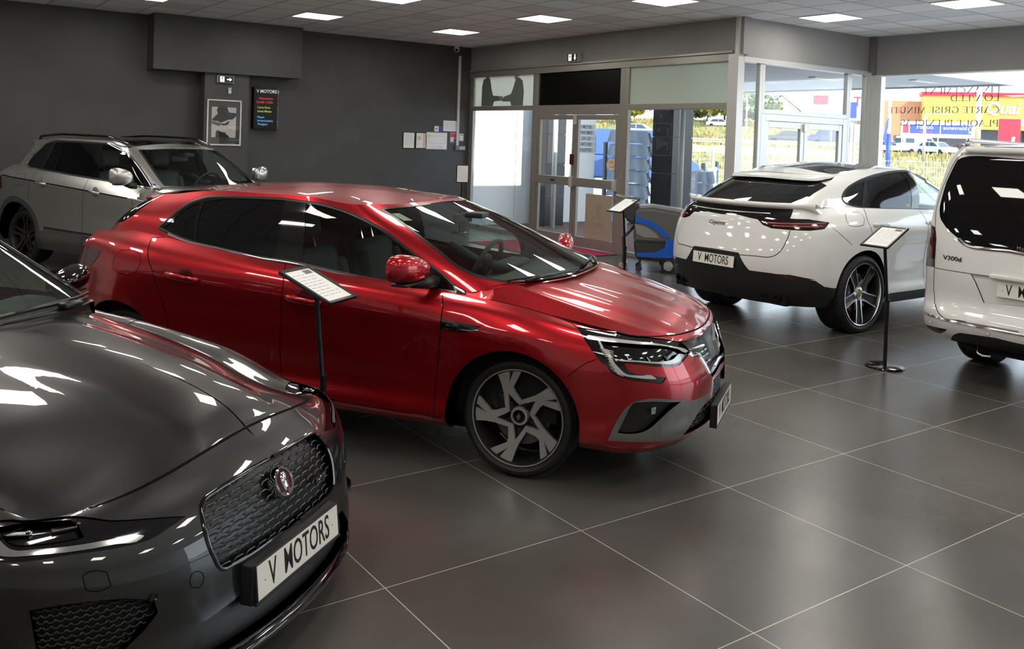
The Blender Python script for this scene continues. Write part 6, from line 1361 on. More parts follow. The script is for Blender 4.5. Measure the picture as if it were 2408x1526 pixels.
# serif lettering stuck on the outside of the shop window, read from the street
def serif(ch):
    T_,t_=.15,.055   # thick, thin
    def vs(x,w=T_): return [(x,0,x,1,w),(x-w*.5-.07,.018,x+w*.5+.07,.018,.036),(x-w*.5-.07,.982,x+w*.5+.07,.982,.036)]
    def arc(cx,cy,rx,ry,a0,a1,n=14):
        o=[]
        for i in range(n):
            a=math.radians(a0+(a1-a0)*i/n);b=math.radians(a0+(a1-a0)*(i+1)/n); k=abs(math.cos((a+b)/2)); o.append((cx+rx*math.cos(a),cy+ry*math.sin(a),cx+rx*math.cos(b),cy+ry*math.sin(b),t_+(T_-t_)*k))
        return o
    G={'I':(.42,vs(.21)),'F':(.72,vs(.2)+[(.2,.98,.66,.98,t_),(.64,.98,.64,.80,.05),(.2,.52,.5,.52,t_),(.5,.44,.5,.60,.04)]),'E':(.76,vs(.2)+[(.2,.975,.68,.975,t_),(.66,.98,.66,.80,.05),(.2,.52,.5,.52,t_),(.5,.44,.5,.60,.04),(.2,.025,.70,.025,t_),(.68,.02,.68,.22,.05)]),
     'L':(.72,vs(.2)+[(.2,.025,.66,.025,t_),(.65,.02,.65,.24,.05)]),'T':(.80,vs(.40)+[(.06,.975,.74,.975,t_),(.07,.98,.07,.78,.05),(.73,.98,.73,.78,.05)]),'N':(.92,[(.18,0,.18,1,t_),(.18,1,.74,0,T_),(.74,0,.74,1,t_),(.06,.018,.3,.018,.036),(.06,.982,.24,.982,.036),(.62,.982,.86,.982,.036)]),
     'M':(1.08,[(.18,0,.18,1,t_),(.18,1,.52,.02,T_),(.52,.02,.88,1,t_),(.88,0,.88,1,T_),(.06,.018,.3,.018,.036),(.74,.018,1.02,.018,.036),(.06,.982,.22,.982,.036),(.86,.982,1.02,.982,.036)]),'A':(.90,[(.12,0,.43,1,t_),(.43,1,.76,0,T_),(.24,.36,.62,.36,t_),(.02,.018,.24,.018,.036),(.62,.018,.88,.018,.036)]),
     'C':(.86,arc(.47,.5,.36,.47,50,310)+[(.74,.98,.74,.72,.05)]),'G':(.92,arc(.47,.5,.36,.47,50,330)+[(.74,.98,.74,.72,.05),(.76,.06,.76,.42,.12),(.64,.43,.88,.43,.036)]),'O':(.96,arc(.48,.5,.38,.47,0,360,22)),'Q':(.96,arc(.48,.5,.38,.47,0,360,22)+[(.5,.06,.86,-.20,.09)]),
     'D':(.94,vs(.2)+arc(.34,.5,.46,.47,-90,90)+[(.2,.975,.36,.975,t_),(.2,.025,.36,.025,t_)]),'P':(.76,vs(.2)+arc(.40,.74,.26,.23,-90,90)+[(.2,.97,.42,.97,t_),(.2,.51,.42,.51,t_)]),'R':(.86,vs(.2)+arc(.40,.74,.26,.23,-90,90)+[(.2,.97,.42,.97,t_),(.2,.51,.42,.51,t_),(.42,.5,.76,.0,.12),(.7,.018,.86,.018,.036)]),
     'S':(.68,arc(.33,.75,.21,.22,20,270,10)+arc(.33,.26,.24,.24,90,-160,10)+[(.54,.96,.54,.76,.04),(.10,.04,.10,.26,.04)]),'U':(.90,[(.2,.30,.2,1,T_),(.70,.32,.70,1,t_),(.06,.982,.34,.982,.036),(.58,.982,.82,.982,.036)]+arc(.45,.32,.25,.30,180,360,10)),'X':(.88,[(.12,1,.74,0,T_),(.12,0,.74,1,t_),(.02,.018,.26,.018,.036),(.6,.018,.86,.018,.036),(.02,.982,.26,.982,.036),(.6,.982,.86,.982,.036)]),'/':(.44,[(.06,-.05,.38,1.05,.06)]),' ':(.34,[])}
    return G[ch]
def serif_line(s,M,h,width):
    x=0;Q=[]
    for ch in s:
        w_,st_=serif(ch)
        for a in st_: Q.append((x+a[0],a[1],x+a[2],a[3],a[4]))
        x+=w_
    k=width/x/h; mb=MB()
    for x0,y0,x1,y1,w_ in Q:
        dx,dy=(x1-x0)*k,(y1-y0); l=math.hypot(dx,dy) or 1; nx,ny=-dy/l*w_/2,dx/l*w_/2; ex,ey=dx/l*.01,dy/l*.01
        mb.add([((x0*k-ex+nx)*h,(y0-ey+ny)*h,0),((x0*k-ex-nx)*h,(y0-ey-ny)*h,0),((x1*k+ex-nx)*h,(y1+ey-ny)*h,0),((x1*k+ex+nx)*h,(y1+ey+ny)*h,0)],[(0,1,2,3)],M)
    return mb
M_VINYL=mat('grey_vinyl_lettering',(.045,.050,.058),.5)
for s_,z_,w_,lab in (('FINANCEMENT',2.655,1.14,'first'),('LOA/LLD',2.545,.72,'second'),('CARTE GRISE MINUTE',2.375,1.70,'third'),('PLAQUE PLEXIGLAS',2.185,1.48,'fourth')):
    M=Matrix(((0,0,1,XR+.0425),(1,0,0,6.25),(0,1,0,z_),(0,0,0,1)))
    serif_line(s_,M,.092,w_).build('window_lettering',M_VINYL,w)
# baseboard and skirting of the dark wall
MB().box2((X0,YB-.015,0),(4.255,YB,.09)).box2((4.985,YB-.015,0),(XG-.05,YB,.09)).build('baseboard_back',mat('dark_skirting',(.03,.03,.03),.5),kind='structure')
# ---------- ceiling lights
EMI=mat('lit_diffuser',(1,1,1),.5,emit=(1.0,.965,.88),estr=LIGHT)
M_LFR=mat('white_light_frame',(.75,.75,.73),.5)
def ceiling_light(x,y,label):
    o=thing('ceiling_light',label,'light',(x+.31,y+.31,H),0,'square LED panels in the ceiling grid')
    f=MB()
    for c,d_ in (((0,-.295,-.006),(.60,.012,.014)),((0,.295,-.006),(.60,.012,.014)),((-.295,0,-.006),(.012,.578,.014)),((.295,0,-.006),(.012,.578,.014))): f.box(c,d_)
    f.build('frame',M_LFR,o); MB().box((0,0,-.0035),(.576,.576,.006)).build('diffuser',EMI,o); return o
G_=.62
SEEN={(0,1):'square ceiling light in the far corner above the documents, smallest of the lit panels',(1,1):'square ceiling light beside the top of the boxed duct on the dark wall',(0,0):'square ceiling light above the left half of the double glass doors',(1,0):'square ceiling light cut by the top edge, left of the one above the doors',(0,-1):'square ceiling light cut by the top edge, above the frosted pane right of the doors'}
for i in range(5):
    for j in range(-5,2):
        lab=SEEN.get((i,j),'square ceiling light outside the view, seen only in reflections')
        o=ceiling_light(7.57-4*G_*i,10.2+4*G_*j,lab)
for j,lab in ((-5,'square ceiling light above the recessed glass door'),(-8,'square ceiling light cut by the top right corner'),(-12,None),(-16,None),(-20,None)):
    ceiling_light(7.57+4*G_,10.2+G_*j,lab or 'square ceiling light outside the view, seen only in reflections')

# ================= things in the room =================
M_BLKMET=mat('black_powder_coat',(.010,.010,.011),.3,.3)
def paper_lines(mb,w,h,T,rows=8,seed=1,z=.0008):
    """a few printed lines on a sheet"""
    r=random.Random(seed)
    for i in range(rows):
        y=h*.40-h*.8*i/rows; x=-w*.40
        while x<w*.34:
            l=w*r.uniform(.06,.22); 
            if x+l>w*.42: break
            mb.box((x+l/2,y,z),(l,h*.010,.0004),T); x+=l+w*.05
def sign_stand(loc,c,t,s,label,w=.25,h=.33,upright=False,img=True,seed=1):
    """A4 board on a pole: c board centre (world), t across, s down the sheet"""
    o=thing('sign_stand',label,'sign stand',loc,0,'black A4 sign stands beside the cars')
    L=Vector(c)-Vector(loc); T=basis(L,t,-Vector(s))
    b=MB(); b.lathe([(0,.0),(.15,.0),(.155,.006),(.152,.016),(.13,.024),(.03,.030),(0,.030)],40); b.build('base',M_BLKGLOSS,o,angle=40)
    n=T.to_3x3()@Vector((0,0,1)); top=L-n*.02
    p=MB(); p.tube([(0,0,.02),(0,0,.55)],.0165,14); p.tube([(0,0,.55),(top.x*.15,top.y*.15,.56),(top.x,top.y,top.z-.03),tuple(top)],[.0135,.0135,.0135,.0135],14); p.lathe([(0,.535),(.019,.535),(.019,.565),(0,.565)],16); p.build('pole',M_BLKMET,o,angle=50)
    MB().box((0,0,-.014),(.09,.09,.016),T,.004).build('bracket',M_BLKMET,o)
    f=MB(); f.box((0,0,-.004),(w,h,.008),T,.002)
    for cc,d_ in (((0,-h/2+.009,.003),(w,.018,.012)),((0,h/2-.009,.003),(w,.018,.012)),((-w/2+.009,0,.003),(.018,h,.012)),((w/2-.009,0,.003),(.018,h,.012))): f.box(cc,d_,T,.003)
    fr=f.build('frame',M_BLKSAT,o); pp=MB().box((0,0,.0015),(w-.03,h-.03,.002),T).build('sheet',M_PAPER,fr)
    q=MB(); paper_lines(q,w-.04,h-.05,T@Matrix.Translation((0,-.01,.0022)),9,seed); q.build('print',mat('faint_print',(.25,.25,.26),.6),pp)
    if img: MB().box((w*.24,h*.36,.0026),(w*.24,h*.10,.0005),T).build('printed_photo',mat('printed_photo_grey',(.16,.17,.19),.6),pp)
    return o
def unit(a): return (math.cos(a),math.sin(a))
sign_stand((1.83,4.19,0),(1.80,4.22,1.02),(.84,.55,0),(.51,-.78,-.40),'black sign stand between the dark saloon and the red hatchback',seed=3)
sign_stand((6.80,4.20,0),(6.73,4.21,1.085),(0,-1,0),(-.89,0,-.45),'black sign stand with round base between the coupe SUV and the van',seed=5)
sign_stand((7.16,7.80,0),(7.10,7.80,1.05),(0,-1,0),(-.89,0,-.45),'black sign stand in front of the floor scrubber',seed=8)
sign_stand((8.80,14.14,0),(8.80,14.10,1.10),(.82,-.57,0),(-.05,-.05,-1),'upright black sign stand by the dark wall corner',w=.235,h=.34,img=False,seed=11)
# exit signs
def run_man(mb,T,s):
    """running figure and doorway pictogram, height about s"""
    def q(pts): mb.prism([(x*s,y*s) for x,y in pts],0,.0006,T)
    mb.lathe([(0,.0006),(.075*s,.0006)],10,T@Matrix.Translation((.05*s,.36*s,0)))
    q([(-.06,.26),(.10,.28),(.06,.02),(-.10,.02)]); q([(.08,.27),(.26,.12),(.22,.07),(.06,.2)]); q([(-.06,.26),(-.24,.18),(-.22,.12),(-.05,.19)]); q([(.05,.04),(.18,-.14),(.12,-.34),(.06,-.33),(.10,-.14),(-.02,.02)]); q([(-.10,.04),(0,.02),(-.10,-.18),(-.32,-.20),(-.32,-.26),(-.05,-.25)])
def exit_sign(o,x,y,label,w=.30,h=.15,d=.07,arrow='R',face=True):
    T=basis(o,x,y); r=thing('exit_sign',label,'exit sign',o,0,'emergency exit signs')
    L=T.copy(); L.translation=Vector((0,0,0)) if False else Vector((0,0,0))
    MB().box((0,0,d/2),(w,h,d),L,.008).build('housing',mat('grey_sign_housing',(.42,.43,.45),.4),r)
    f=MB().box((.0,0,d+.001),(w*.90,h*.86,.003),L).build('face',mat('dark_green_face',(.006,.022,.020),.35),r)
    wm=mat('lit_pictogram',(.9,.9,.85),.5,emit=(.95,1,.88),estr=1.2)
    p=MB(); p.box((-w*.22,0,d+.003),(w*.26,h*.72,.0006),L); pf=p.build('door_pictogram',wm,f)
    k=MB(); run_man(k,L@Matrix.Translation((-w*.22,0,d+.0036)),h*.80); k.build('running_figure',mat('pictogram_dark',(.004,.03,.02),.5),f)
    a=MB(); s=h*.34
    if arrow=='R': pts=[(-1.0,.22),(.05,.22),(.05,.75),(1.0,0),(.05,-.75),(.05,-.22),(-1.0,-.22)]
    else: pts=[(.25,1.0),(.25,-.05),(.6,-.05),(0,-1.0),(-.6,-.05),(-.25,-.05),(-.25,1.0)]
    a.prism([(x_*s,y_*s) for x_,y_ in pts],d+.003,d+.0036,L@Matrix.Translation((w*.22,0,0))); a.build('arrow',wm,f)
    return r
exit_sign((4.575,14.80,2.595),(1,0,0),(0,0,1),'lit exit sign with arrow to the right on the dark pilaster',.27,.12,.06)
exit_sign((9.55,11.80,3.19),(-.0,-1,0),(0,0,1),'exit sign with downward arrow over the double glass doors',.30,.15,.08,'D')
o=thing('motion_sensor','small white motion sensor below the exit sign on the dark pilaster','sensor',(4.655,14.80,2.415))
MB().box((0,-.02,0),(.055,.04,.105),None,.012).build('housing',mat('white_plastic',(.72,.70,.66),.4),o,angle=50); MB().box((0,-.041,.018),(.036,.006,.03),None,.002).build('lens',mat('sensor_lens',(.5,.5,.48),.3),o)
# framed poster on the pilaster: plain portrait in a wide brimmed hat
o=thing('framed_poster','framed black and white poster of a person in a wide hat on the dark pilaster','picture',(4.58,14.80,1.885))
f=MB()
for c,d_ in (((0,-.012,.365),(.56,.024,.022)),((0,-.012,-.365),(.56,.024,.022)),((-.27,-.012,0),(.022,.024,.73)),((.27,-.012,0),(.022,.024,.73))): f.box(c,d_,None,.003)
f.build('frame',mat('pale_frame',(.74,.72,.68),.4),o); MB().box((0,-.004,0),(.53,.006,.71)).build('mount',mat('charcoal_mount',(.05,.05,.05),.4),o)
M_ARTW=mat('art_white',(.66,.61,.59),.5); M_ARTB=mat('art_black',(.012,.012,.012),.5); M_ARTG=mat('art_grey',(.16,.15,.15),.5)
art=MB().box((-.004,-.009,.005),(.40,.004,.50)).build('print',M_ARTW,o)
def flat(name,pts,m,y,parent=art):
    n=len(pts); mb=MB(); mb.add([(a-.004,y,b+.005) for a,b in pts]+[(a-.004,y+.001,b+.005) for a,b in pts],[tuple(range(n)),tuple(range(2*n-1,n-1,-1))]+[(i,(i+1)%n,n+(i+1)%n,n+i) for i in range(n)]); return mb.build(name,m,parent)
flat('hat',[(-.20,.04),(-.14,.10),(-.10,.14),(-.12,.20),(-.10,.25),(.05,.25),(.075,.18),(.09,.165),(.20,.16),(.20,.11),(.14,.05),(.08,.05),(-.03,.0),(-.06,-.005),(-.10,.02),(-.16,.02)],M_ARTB,-.0125)
flat('dark_glove_shadow',[(-.20,.02),(-.10,0),(-.08,-.02),(-.06,-.06),(-.10,-.06),(-.15,-.04),(-.20,-.02)],M_ARTG,-.0122)
flat('hair',[(-.09,-.03),(.0,-.05),(.06,-.04),(.10,.02),(.07,.02),(.02,-.02),(-.06,-.02),(-.08,.0)],M_ARTB,-.0126)
flat('collar',[(-.13,-.25),(-.13,-.18),(-.11,-.13),(-.03,-.16),(.05,-.17),(.10,-.25)],M_ARTB,-.0121)
flat('hand',[(.03,-.19),(.05,-.14),(.045,-.10),(.06,-.09),(.075,-.13),(.085,-.10),(.10,-.10),(.105,-.14),(.13,-.12),(.14,-.14),(.13,-.18),(.18,-.20),(.17,-.25),(.10,-.25),(.07,-.21)],M_ARTW,-.0127)
for k_ in range(4): flat('finger_shadow',[(.055+.024*k_,-.09-.008*k_),(.060+.024*k_,-.09-.008*k_),(.075+.022*k_,-.15),(.072+.022*k_,-.15)],M_ARTG,-.0131)
MB().box((0,-.0165,0),(.52,.002,.70)).build('glazing',glass('picture_glass',(.96,.96,.96)),o)
# triangular light box with the shop services
o=thing('services_sign','black three-sided services sign with white, red, green and blue lettering on the dark wall','sign',(5.35,15.12,2.16))
bx=MB(); bx.prism([(-.215,0),(-.20,-.10),(.165,-.22),(.255,-.02),(.255,0)],-.355,.355); bx.build('housing',mat('black_sign',(.006,.006,.007),.3),o)
def sgn_text(T,k=1.0,parent=o):
    rows=[('V MOTORS',.285,.078,(.85,.85,.85),.0),('· Financement',.165,.052,(.75,.06,.09),.02),('Credit / LOA',.100,.058,(.75,.06,.09),.0),('· Carte Grise',.010,.050,(.45,.62,.10),.0),('Immat Minute',-.055,.048,(.45,.62,.10),.02),('· Plaque',-.155,.050,(.16,.46,.80),.0),('Immatriculation',-.215,.048,(.16,.46,.80),.02),('Plexiglass',-.275,.050,(.16,.46,.80),.03)]
    for s_,z_,sz,c_,dx in rows:
        col='sign_ink_%02x%02x%02x'%tuple(int(x*255) for x in c_)
        names={(.85,.85,.85):'white_lettering',(.75,.06,.09):'red_lettering',(.45,.62,.10):'green_lettering',(.16,.46,.80):'blue_lettering'}
        text(names[c_],s_,T@Matrix.Translation((-.155*k+dx*k,z_,.002)),mat(names[c_],c_,.5,emit=c_,estr=.25),sz,parent,align='LEFT',sx=.86*k,bold=.0012)
nrm=Vector((.365,-.12,0)).normalized(); sgn_text(basis((-.0175,-.16,0),nrm,(0,0,1)))
n2=Vector((.09,.20,0)).normalized(); 
fc=MB(); M2=basis((.21,-.12,0),n2,(0,0,1)); fc.box((0,0,.001),(.205,.69,.002),M2); fc.build('side_face',mat('grey_pink_face',(.13,.10,.11),.4),o); sgn_text(M2@Matrix.Translation((.0,0,.001)),.52)
# framed notices on the dark wall
def notice(x0,x1,z0,z1,label,name='notice',frame=None,fw=.012,rows=8,seed=1,extras=None,base=None):
    o=thing(name,label,'notice',((x0+x1)/2,YB,(z0+z1)/2)); w,h=x1-x0,z1-z0; T=Matrix(((1,0,0,0),(0,0,-1,0),(0,1,0,0),(0,0,0,1)))
    if frame: MB().box((0,0,.006),(w,h,.012),T,.002).build('frame',frame,o); z=.0125
    else: z=.002; fw=0
    s=MB().box((0,0,z),(w-2*fw,h-2*fw,.002),T).build('sheet',base or M_PAPER,o)
    if rows: 
        q=MB(); paper_lines(q,w-2*fw-.01,h-2*fw-.02,T@Matrix.Translation((0,0,z+.001)),rows,seed); q.build('print',mat('faint_print',(.25,.25,.26),.6),s)
    if extras: extras(T@Matrix.Translation((0,0,z+.0012)),w,h,s)
    return o
M_REDP=mat('red_print',(.55,.06,.05),.6)
def nosmoke(T,w,h,s):
    r=MB(); r.tube([T@Vector((.030*math.cos(a)-.04,.045+.030*math.sin(a),0)) for a in np.linspace(0,2*math.pi,24)[:-1]],.004,5,None,True); r.box((-.04,.045,0),(.006,.055,.001),T@Matrix.Translation((-.04,.045,0))@rot(.785)@Matrix.Translation((.04,-.045,0))); r.build('prohibition_mark',M_REDP,s); MB().box((w*.30,0,0),(.045,h*.9,.0008),T).build('side_band',mat('salmon_print',(.75,.50,.40),.6),s)
notice(8.07,8.325,1.525,1.845,'framed white notice in a black frame, leftmost of the row on the dark wall','framed_notice',M_BLKSAT,.014,10,2)
notice(8.345,8.575,1.53,1.845,'framed no smoking notice with red circle on the dark wall','framed_notice',M_BLKSAT,.014,5,3,nosmoke)
def plan(T,w,h,s):
    q=MB()
    for cc,d_ in (((0,.09,0),(w*.74,.003,.0008)),((0,-.05,0),(w*.74,.003,.0008)),((-w*.37,.02,0),(.003,.14,.0008)),((w*.37,.02,0),(.003,.14,.0008))): q.box(cc,d_,T)
    q.build('plan_outline',mat('faint_print',(.25,.25,.26),.6),s); r=MB()
    for x_ in (-.06,.05,.11): 
        for cc,d_ in (((x_,-.105,0),(.05,.003,.0008)),((x_,-.13,0),(.05,.003,.0008)),((x_-.025,-.118,0),(.003,.028,.0008)),((x_+.025,-.118,0),(.003,.028,.0008))): r.box(cc,d_,T)
    r.build('key_boxes',M_REDP,s); MB().box((-w*.36,.10,0),(.05,.06,.0008),T).build('yellow_block',mat('pale_yellow_print',(.75,.70,.45),.6),s)
notice(8.58,9.045,1.525,1.855,'white framed evacuation plan on the dark wall, widest of the notices','framed_plan',mat('white_frame',(.72,.72,.70),.4),.018,0,4,plan)
notice(8.955,9.275,1.885,2.095,'white paper timetable pinned beside the white cable trunking, topmost of the notices','wall_notice',None,0,8,5)
def violet(T,w,h,s): MB().box((w*.25,0,0),(w*.5,h,.0008),T).build('violet_block',mat('violet_print',(.10,.08,.30),.6),s); MB().box((-w*.26,0,0),(.03,.02,.0008),T).build('logo_mark',mat('navy_mark',(.02,.03,.07),.5),s)
notice(8.755,8.95,1.872,1.978,'small white and violet card left of the pinned timetable','wall_card',None,0,0,6,violet)
def redp(T,w,h,s):
    for cc,d_,m_ in (((-w*.24,h*.25,0),(w*.42,h*.40,.0008),M_REDP),((w*.22,h*.22,0),(w*.46,h*.48,.0008),M_REDP),((w*.25,-h*.25,0),(w*.4,h*.4,.0008),mat('violet_print',(.10,.08,.30),.6)),((-.0,-h*.44,0),(w*.9,h*.08,.0008),M_REDP)): MB().box(cc,d_,T).build('colour_block',m_,s)
notice(9.125,9.265,1.665,1.86,'red and white poster under the pinned timetable','wall_poster',None,0,0,7,redp,mat('pinkish_paper',(.75,.60,.58),.6))
o=thing('wall_thermostat','small white control box right of the white cable trunking','control box',(9.37,YB,1.775)); MB().box((0,-.012,0),(.095,.024,.145),None,.006).build('housing',mat('white_plastic',(.72,.70,.66),.4),o,angle=50); MB().box((0,-.025,.045),(.07,.003,.02)).build('display',mat('grey_display',(.25,.28,.3),.3),o)
o=thing('switch_box','grey double switch box at the foot of the white cable trunking','switch',(9.34,YB,1.56)); MB().box((0,-.025,0),(.215,.05,.085),None,.006).build('housing',mat('grey_box',(.22,.23,.23),.45),o,angle=50)
for x_ in (-.0,.065): MB().box((x_+.01,-.054,0),(.055,.008,.06),None,.003).build('rocker',mat('light_grey_rocker',(.42,.43,.43),.4),o)
o=tag(MB().box2((9.255,YB-.03,1.61),(9.305,YB,3.38),None,.003).build('cable_trunking',mat('white_pvc',(.60,.60,.57),.45)),'white vertical cable trunking in the corner of the dark wall','cable trunking')
o=thing('security_camera','small white dome camera under the ceiling in the far corner','camera',(9.12,14.98,H))
MB().lathe([(0,0),(.05,0),(.05,-.03),(.03,-.04),(0,-.04)],24).build('mount',mat('white_plastic',(.72,.70,.66),.4),o,angle=40)
MB().lathe([(.055*math.sin(a),-.075-.055*math.cos(a)) for a in np.linspace(0,math.pi,14)],24,).build('dome',mat('white_plastic',(.72,.70,.66),.4),o,smooth=True); MB().lathe([(.030*math.sin(a),.030*math.cos(a)) for a in np.linspace(0,math.pi/2,8)],20,basis((-.025,-.035,-.090),(.6,-.8,0),(-.3,-.2,.6))).build('lens',M_BLKGLOSS,o,smooth=True)
# door mat
m_,nt_,b_,N_,L_=nodes('red_carpet_pile'); b_.inputs['Base Color'].default_value=(.36,.012,.05,1); b_.inputs['Roughness'].default_value=.95; n_=N_('ShaderNodeTexNoise'); n_.inputs['Scale'].default_value=260; bp_=N_('ShaderNodeBump'); bp_.inputs['Strength'].default_value=.6; bp_.inputs['Distance'].default_value=.004; L_(n_.outputs[0],bp_.inputs['Height']); L_(bp_.outputs[0],b_.inputs['Normal'])
o=thing('door_mat','crimson carpet mat in front of the double glass doors','mat',(8.82,11.66,0)); MB().box((0,0,.006),(1.30,2.2,.012),None,.004).build('pile',m_,o); e=MB()
for cc,d_ in (((-.66,0,.004),(.03,2.26,.008)),((.66,0,.004),(.03,2.26,.008)),((0,-1.115,.004),(1.29,.03,.008)),((0,1.115,.004),(1.29,.03,.008))): e.box(cc,d_)
e.build('rubber_edge',M_BLKPL,o)
# stickers and poster on the door glass
o=thing('door_poster','pale brown paper poster stuck on the lower right door glass','poster',(XG+.028,11.12,.535)); T=Matrix(((0,0,-1,0),(-1,0,0,0),(0,1,0,0),(0,0,0,1)))
pp=MB().box((0,0,.001),(.66,.76,.001),T).build('paper',trans_mat('kraft_paper',(.46,.40,.31),.3),o)
M_KP=mat('faint_brown_print',(.30,.26,.20),.7)
def blob(mb,pts): mb.prism(pts,.0018,.0022,T)
b=MB(); blob(b,[(-.05,.22),(.03,.26),(.08,.20),(.06,.10),(.10,-.02),(.02,-.06),(-.05,-.02),(-.08,.10)]); blob(b,[(-.12,-.10),(.12,-.06),(.16,-.16),(-.10,-.16)]); b.build('faint_figure',M_KP,pp)
b=MB(); b.tube([T@Vector((-.20+.07*math.cos(a),.02+.07*math.sin(a),.002)) for a in np.linspace(0,2*math.pi,24)[:-1]],.004,5,None,True)
for k_ in range(3): b.box((-.20,-.10-.03*k_,.002),(.14,.006,.0006),T)
b.build('faint_emblem',M_KP,pp); text('faint_lettering','Ma Carrosa Auto',T@Matrix.Translation((.04,-.24,.0022)),M_KP,.06,pp,sx=-.9)
o=thing('round_sticker','round cream sticker with red lettering on the right door glass','sticker',(XG+.028,10.84,1.42)); MB().lathe([(0,.001),(.095,.001),(.097,0)],36,T).build('disc',mat('cream_vinyl',(.70,.60,.42),.5),o)
text('red_lettering','Cofidis',T@Matrix.Translation((.02,-.035,.0018)),M_REDP,.050,o); text('red_lettering','PAIEMENT',T@Matrix.Translation((0,.045,.0018)),M_REDP,.026,o); text('red_lettering','ACCEPTE',T@Matrix.Translation((0,.022,.0018)),M_REDP,.024,o)
# floor scrubber
def scrubber():
    o=thing('floor_scrubber','grey and blue walk-behind floor scrubber between the glass doors and the coupe SUV','floor scrubber',(8.93,8.98,0),math.radians(-42))
    # local: x forward (to the brush), side profile in x,z; y width
    M_SG=mat('scrubber_grey',(.10,.10,.10),.45); M_SD=mat('scrubber_dark',(.035,.035,.037),.5); M_SB=mat('scrubber_blue',(.012,.10,.50),.35); M_SL=mat('scrubber_light_grey',(.22,.22,.21),.45)
    def ext(prof,w,bev=.03):
        bm=bmesh.new(); vs=[bm.verts.new((x,-w/2,z)) for x,z in prof]; f=bm.faces.new(vs); r=bmesh.ops.extrude_face_region(bm,geom=[f]); bmesh.ops.translate(bm,vec=(0,w,0),verts=[v for v in r['geom'] if isinstance(v,bmesh.types.BMVert)])
        bmesh.ops.recalc_face_normals(bm,faces=bm.faces); bmesh.ops.bevel(bm,geom=[e for e in bm.edges],offset=bev,segments=3,affect='EDGES',clamp_overlap=True); return bm
    lo=MB(); lo.bm(ext([(-.42,.20),(.40,.14),(.50,.30),(.52,.48),(-.46,.48)],.52)); lo.build('lower_tank',M_SD,o,angle=40)
    up=MB(); up.bm(ext([(-.46,.47),(.52,.47),(.50,.80),(.34,.92),(-.20,.99),(-.44,.97)],.54)); ut=up.build('upper_tank',M_SG,o,angle=40)
    lid=MB(); lid.bm(ext([(-.40,.96),(-.18,.985),(.34,.915),(.46,.83),(.44,.90),(.30,.985),(-.16,1.035),(-.38,1.02)],.46,.015)); lid.build('tank_lid',M_SL,o,angle=40)
    for sd in (1,-1):
        def sw(pts,name,m): 
            mb=MB(); n=len(pts); y=.273*sd; mb.add([(a,y,b) for a,b in pts]+[(a,y+.006*sd,b) for a,b in pts],[tuple(range(n)),tuple(range(2*n-1,n-1,-1))]+[(i,(i+1)%n,n+(i+1)%n,n+i) for i in range(n)]); mb.build(name,m,ut)
        # swept blue flash, grey inlay below it
        A=[(-.44,.86),(-.30,.83),(-.12,.76),(.02,.66),(.12,.55),(.02,.55),(-.08,.64),(-.22,.72),(-.36,.76),(-.45,.77)]; sw(A,'blue_flash',M_SB)
        sw([(.04,.52),(.50,.52),(.49,.40),(.40,.30),(.1,.24),(-.40,.24),(-.41,.30),(-.1,.32),(.04,.40)],'blue_flash',M_SB)
        sw([(-.45,.74),(-.36,.73),(-.24,.69),(-.12,.61),(-.05,.54),(-.30,.54),(-.42,.60)],'grey_inlay',M_SL)
    c=MB(); c.bm(ext([(-.40,.90),(-.36,1.02),(-.58,1.10),(-.68,1.04),(-.60,.80),(-.46,.70)],.40,.03)); c.build('control_console',M_SD,o,angle=40)
    h=MB(); h.tube([(-.50,-.19,1.03),(-.64,-.20,1.13),(-.74,-.12,1.15),(-.74,.12,1.15),(-.64,.20,1.13),(-.50,.19,1.03)],.024,10); h.build('handle',M_SL,o,smooth=True)
    for sd in (1,-1):
        T=Matrix.Translation((.10,.25*sd,.115))@Matrix.Rotation(-math.pi/2*sd,4,'X'); w=MB(); w.lathe([(.075,.0),(.115,0),(.118,-.02),(.115,-.06),(.075,-.06)],36,T); wh=w.build('wheel',M_RUBBER,o,angle=40); r=MB(); r.lathe([(0,.01),(.03,.01),(.075,-.004),(.075,-.02)],24,T)
        for k_ in range(5): r.box((.05,0,.006),(.06,.014,.01),T@rot(2*math.pi*k_/5))
        r.build('wheel_hub',mat('hub_grey',(.38,.38,.38),.4),wh,angle=40)
        T=Matrix.Translation((-.36,.18*sd,.05))@Matrix.Rotation(-math.pi/2*sd,4,'X'); w=MB(); w.lathe([(0,.012),(.05,.012),(.05,-.012),(0,-.012)],24,T); w.tube([(-.36,.18*sd,.05),(-.34,.18*sd,.16),(-.33,.16*sd,.22)],.012,8); w.build('caster',M_SD,o,angle=40)
    b=MB(); b.lathe([(0,.03),(.27,.03),(.27,.09),(.22,.12),(0,.12)],40,Matrix.Translation((.45,0,0))); b.build('brush_deck',M_SD,o,angle=40)
    s=MB(); s.tube([(-.62,.42*math.sin(a),.06) if False else (-.52-.14*math.cos(a),.42*math.sin(a),.06) for a in np.linspace(-1.35,1.35,16)],.022,8); sq=s.build('squeegee',mat('dull_steel',(.35,.35,.36),.35,1.0),o,smooth=True); s=MB(); s.tube([(-.52-.155*math.cos(a),.43*math.sin(a),.022) for a in np.linspace(-1.35,1.35,16)],.02,6); s.build('squeegee_blade',mat('red_rubber',(.25,.03,.03),.5),sq,smooth=True)
    for y_ in (-.12,.12): 
        k=MB(); k.lathe([(0,.03),(.02,.028),(.022,0),(0,0)],12,Matrix.Translation((-.62,y_,.08))); k.build('clamp_knob',mat('orange_knob',(.45,.12,.02),.4),sq,angle=40)
    hs=MB(); hs.tube([(-.44,-.05,.70),(-.62,-.04,.50),(-.60,-.02,.25),(-.60,0,.08)],.025,10); hs.build('suction_hose',M_SD,o,smooth=True)
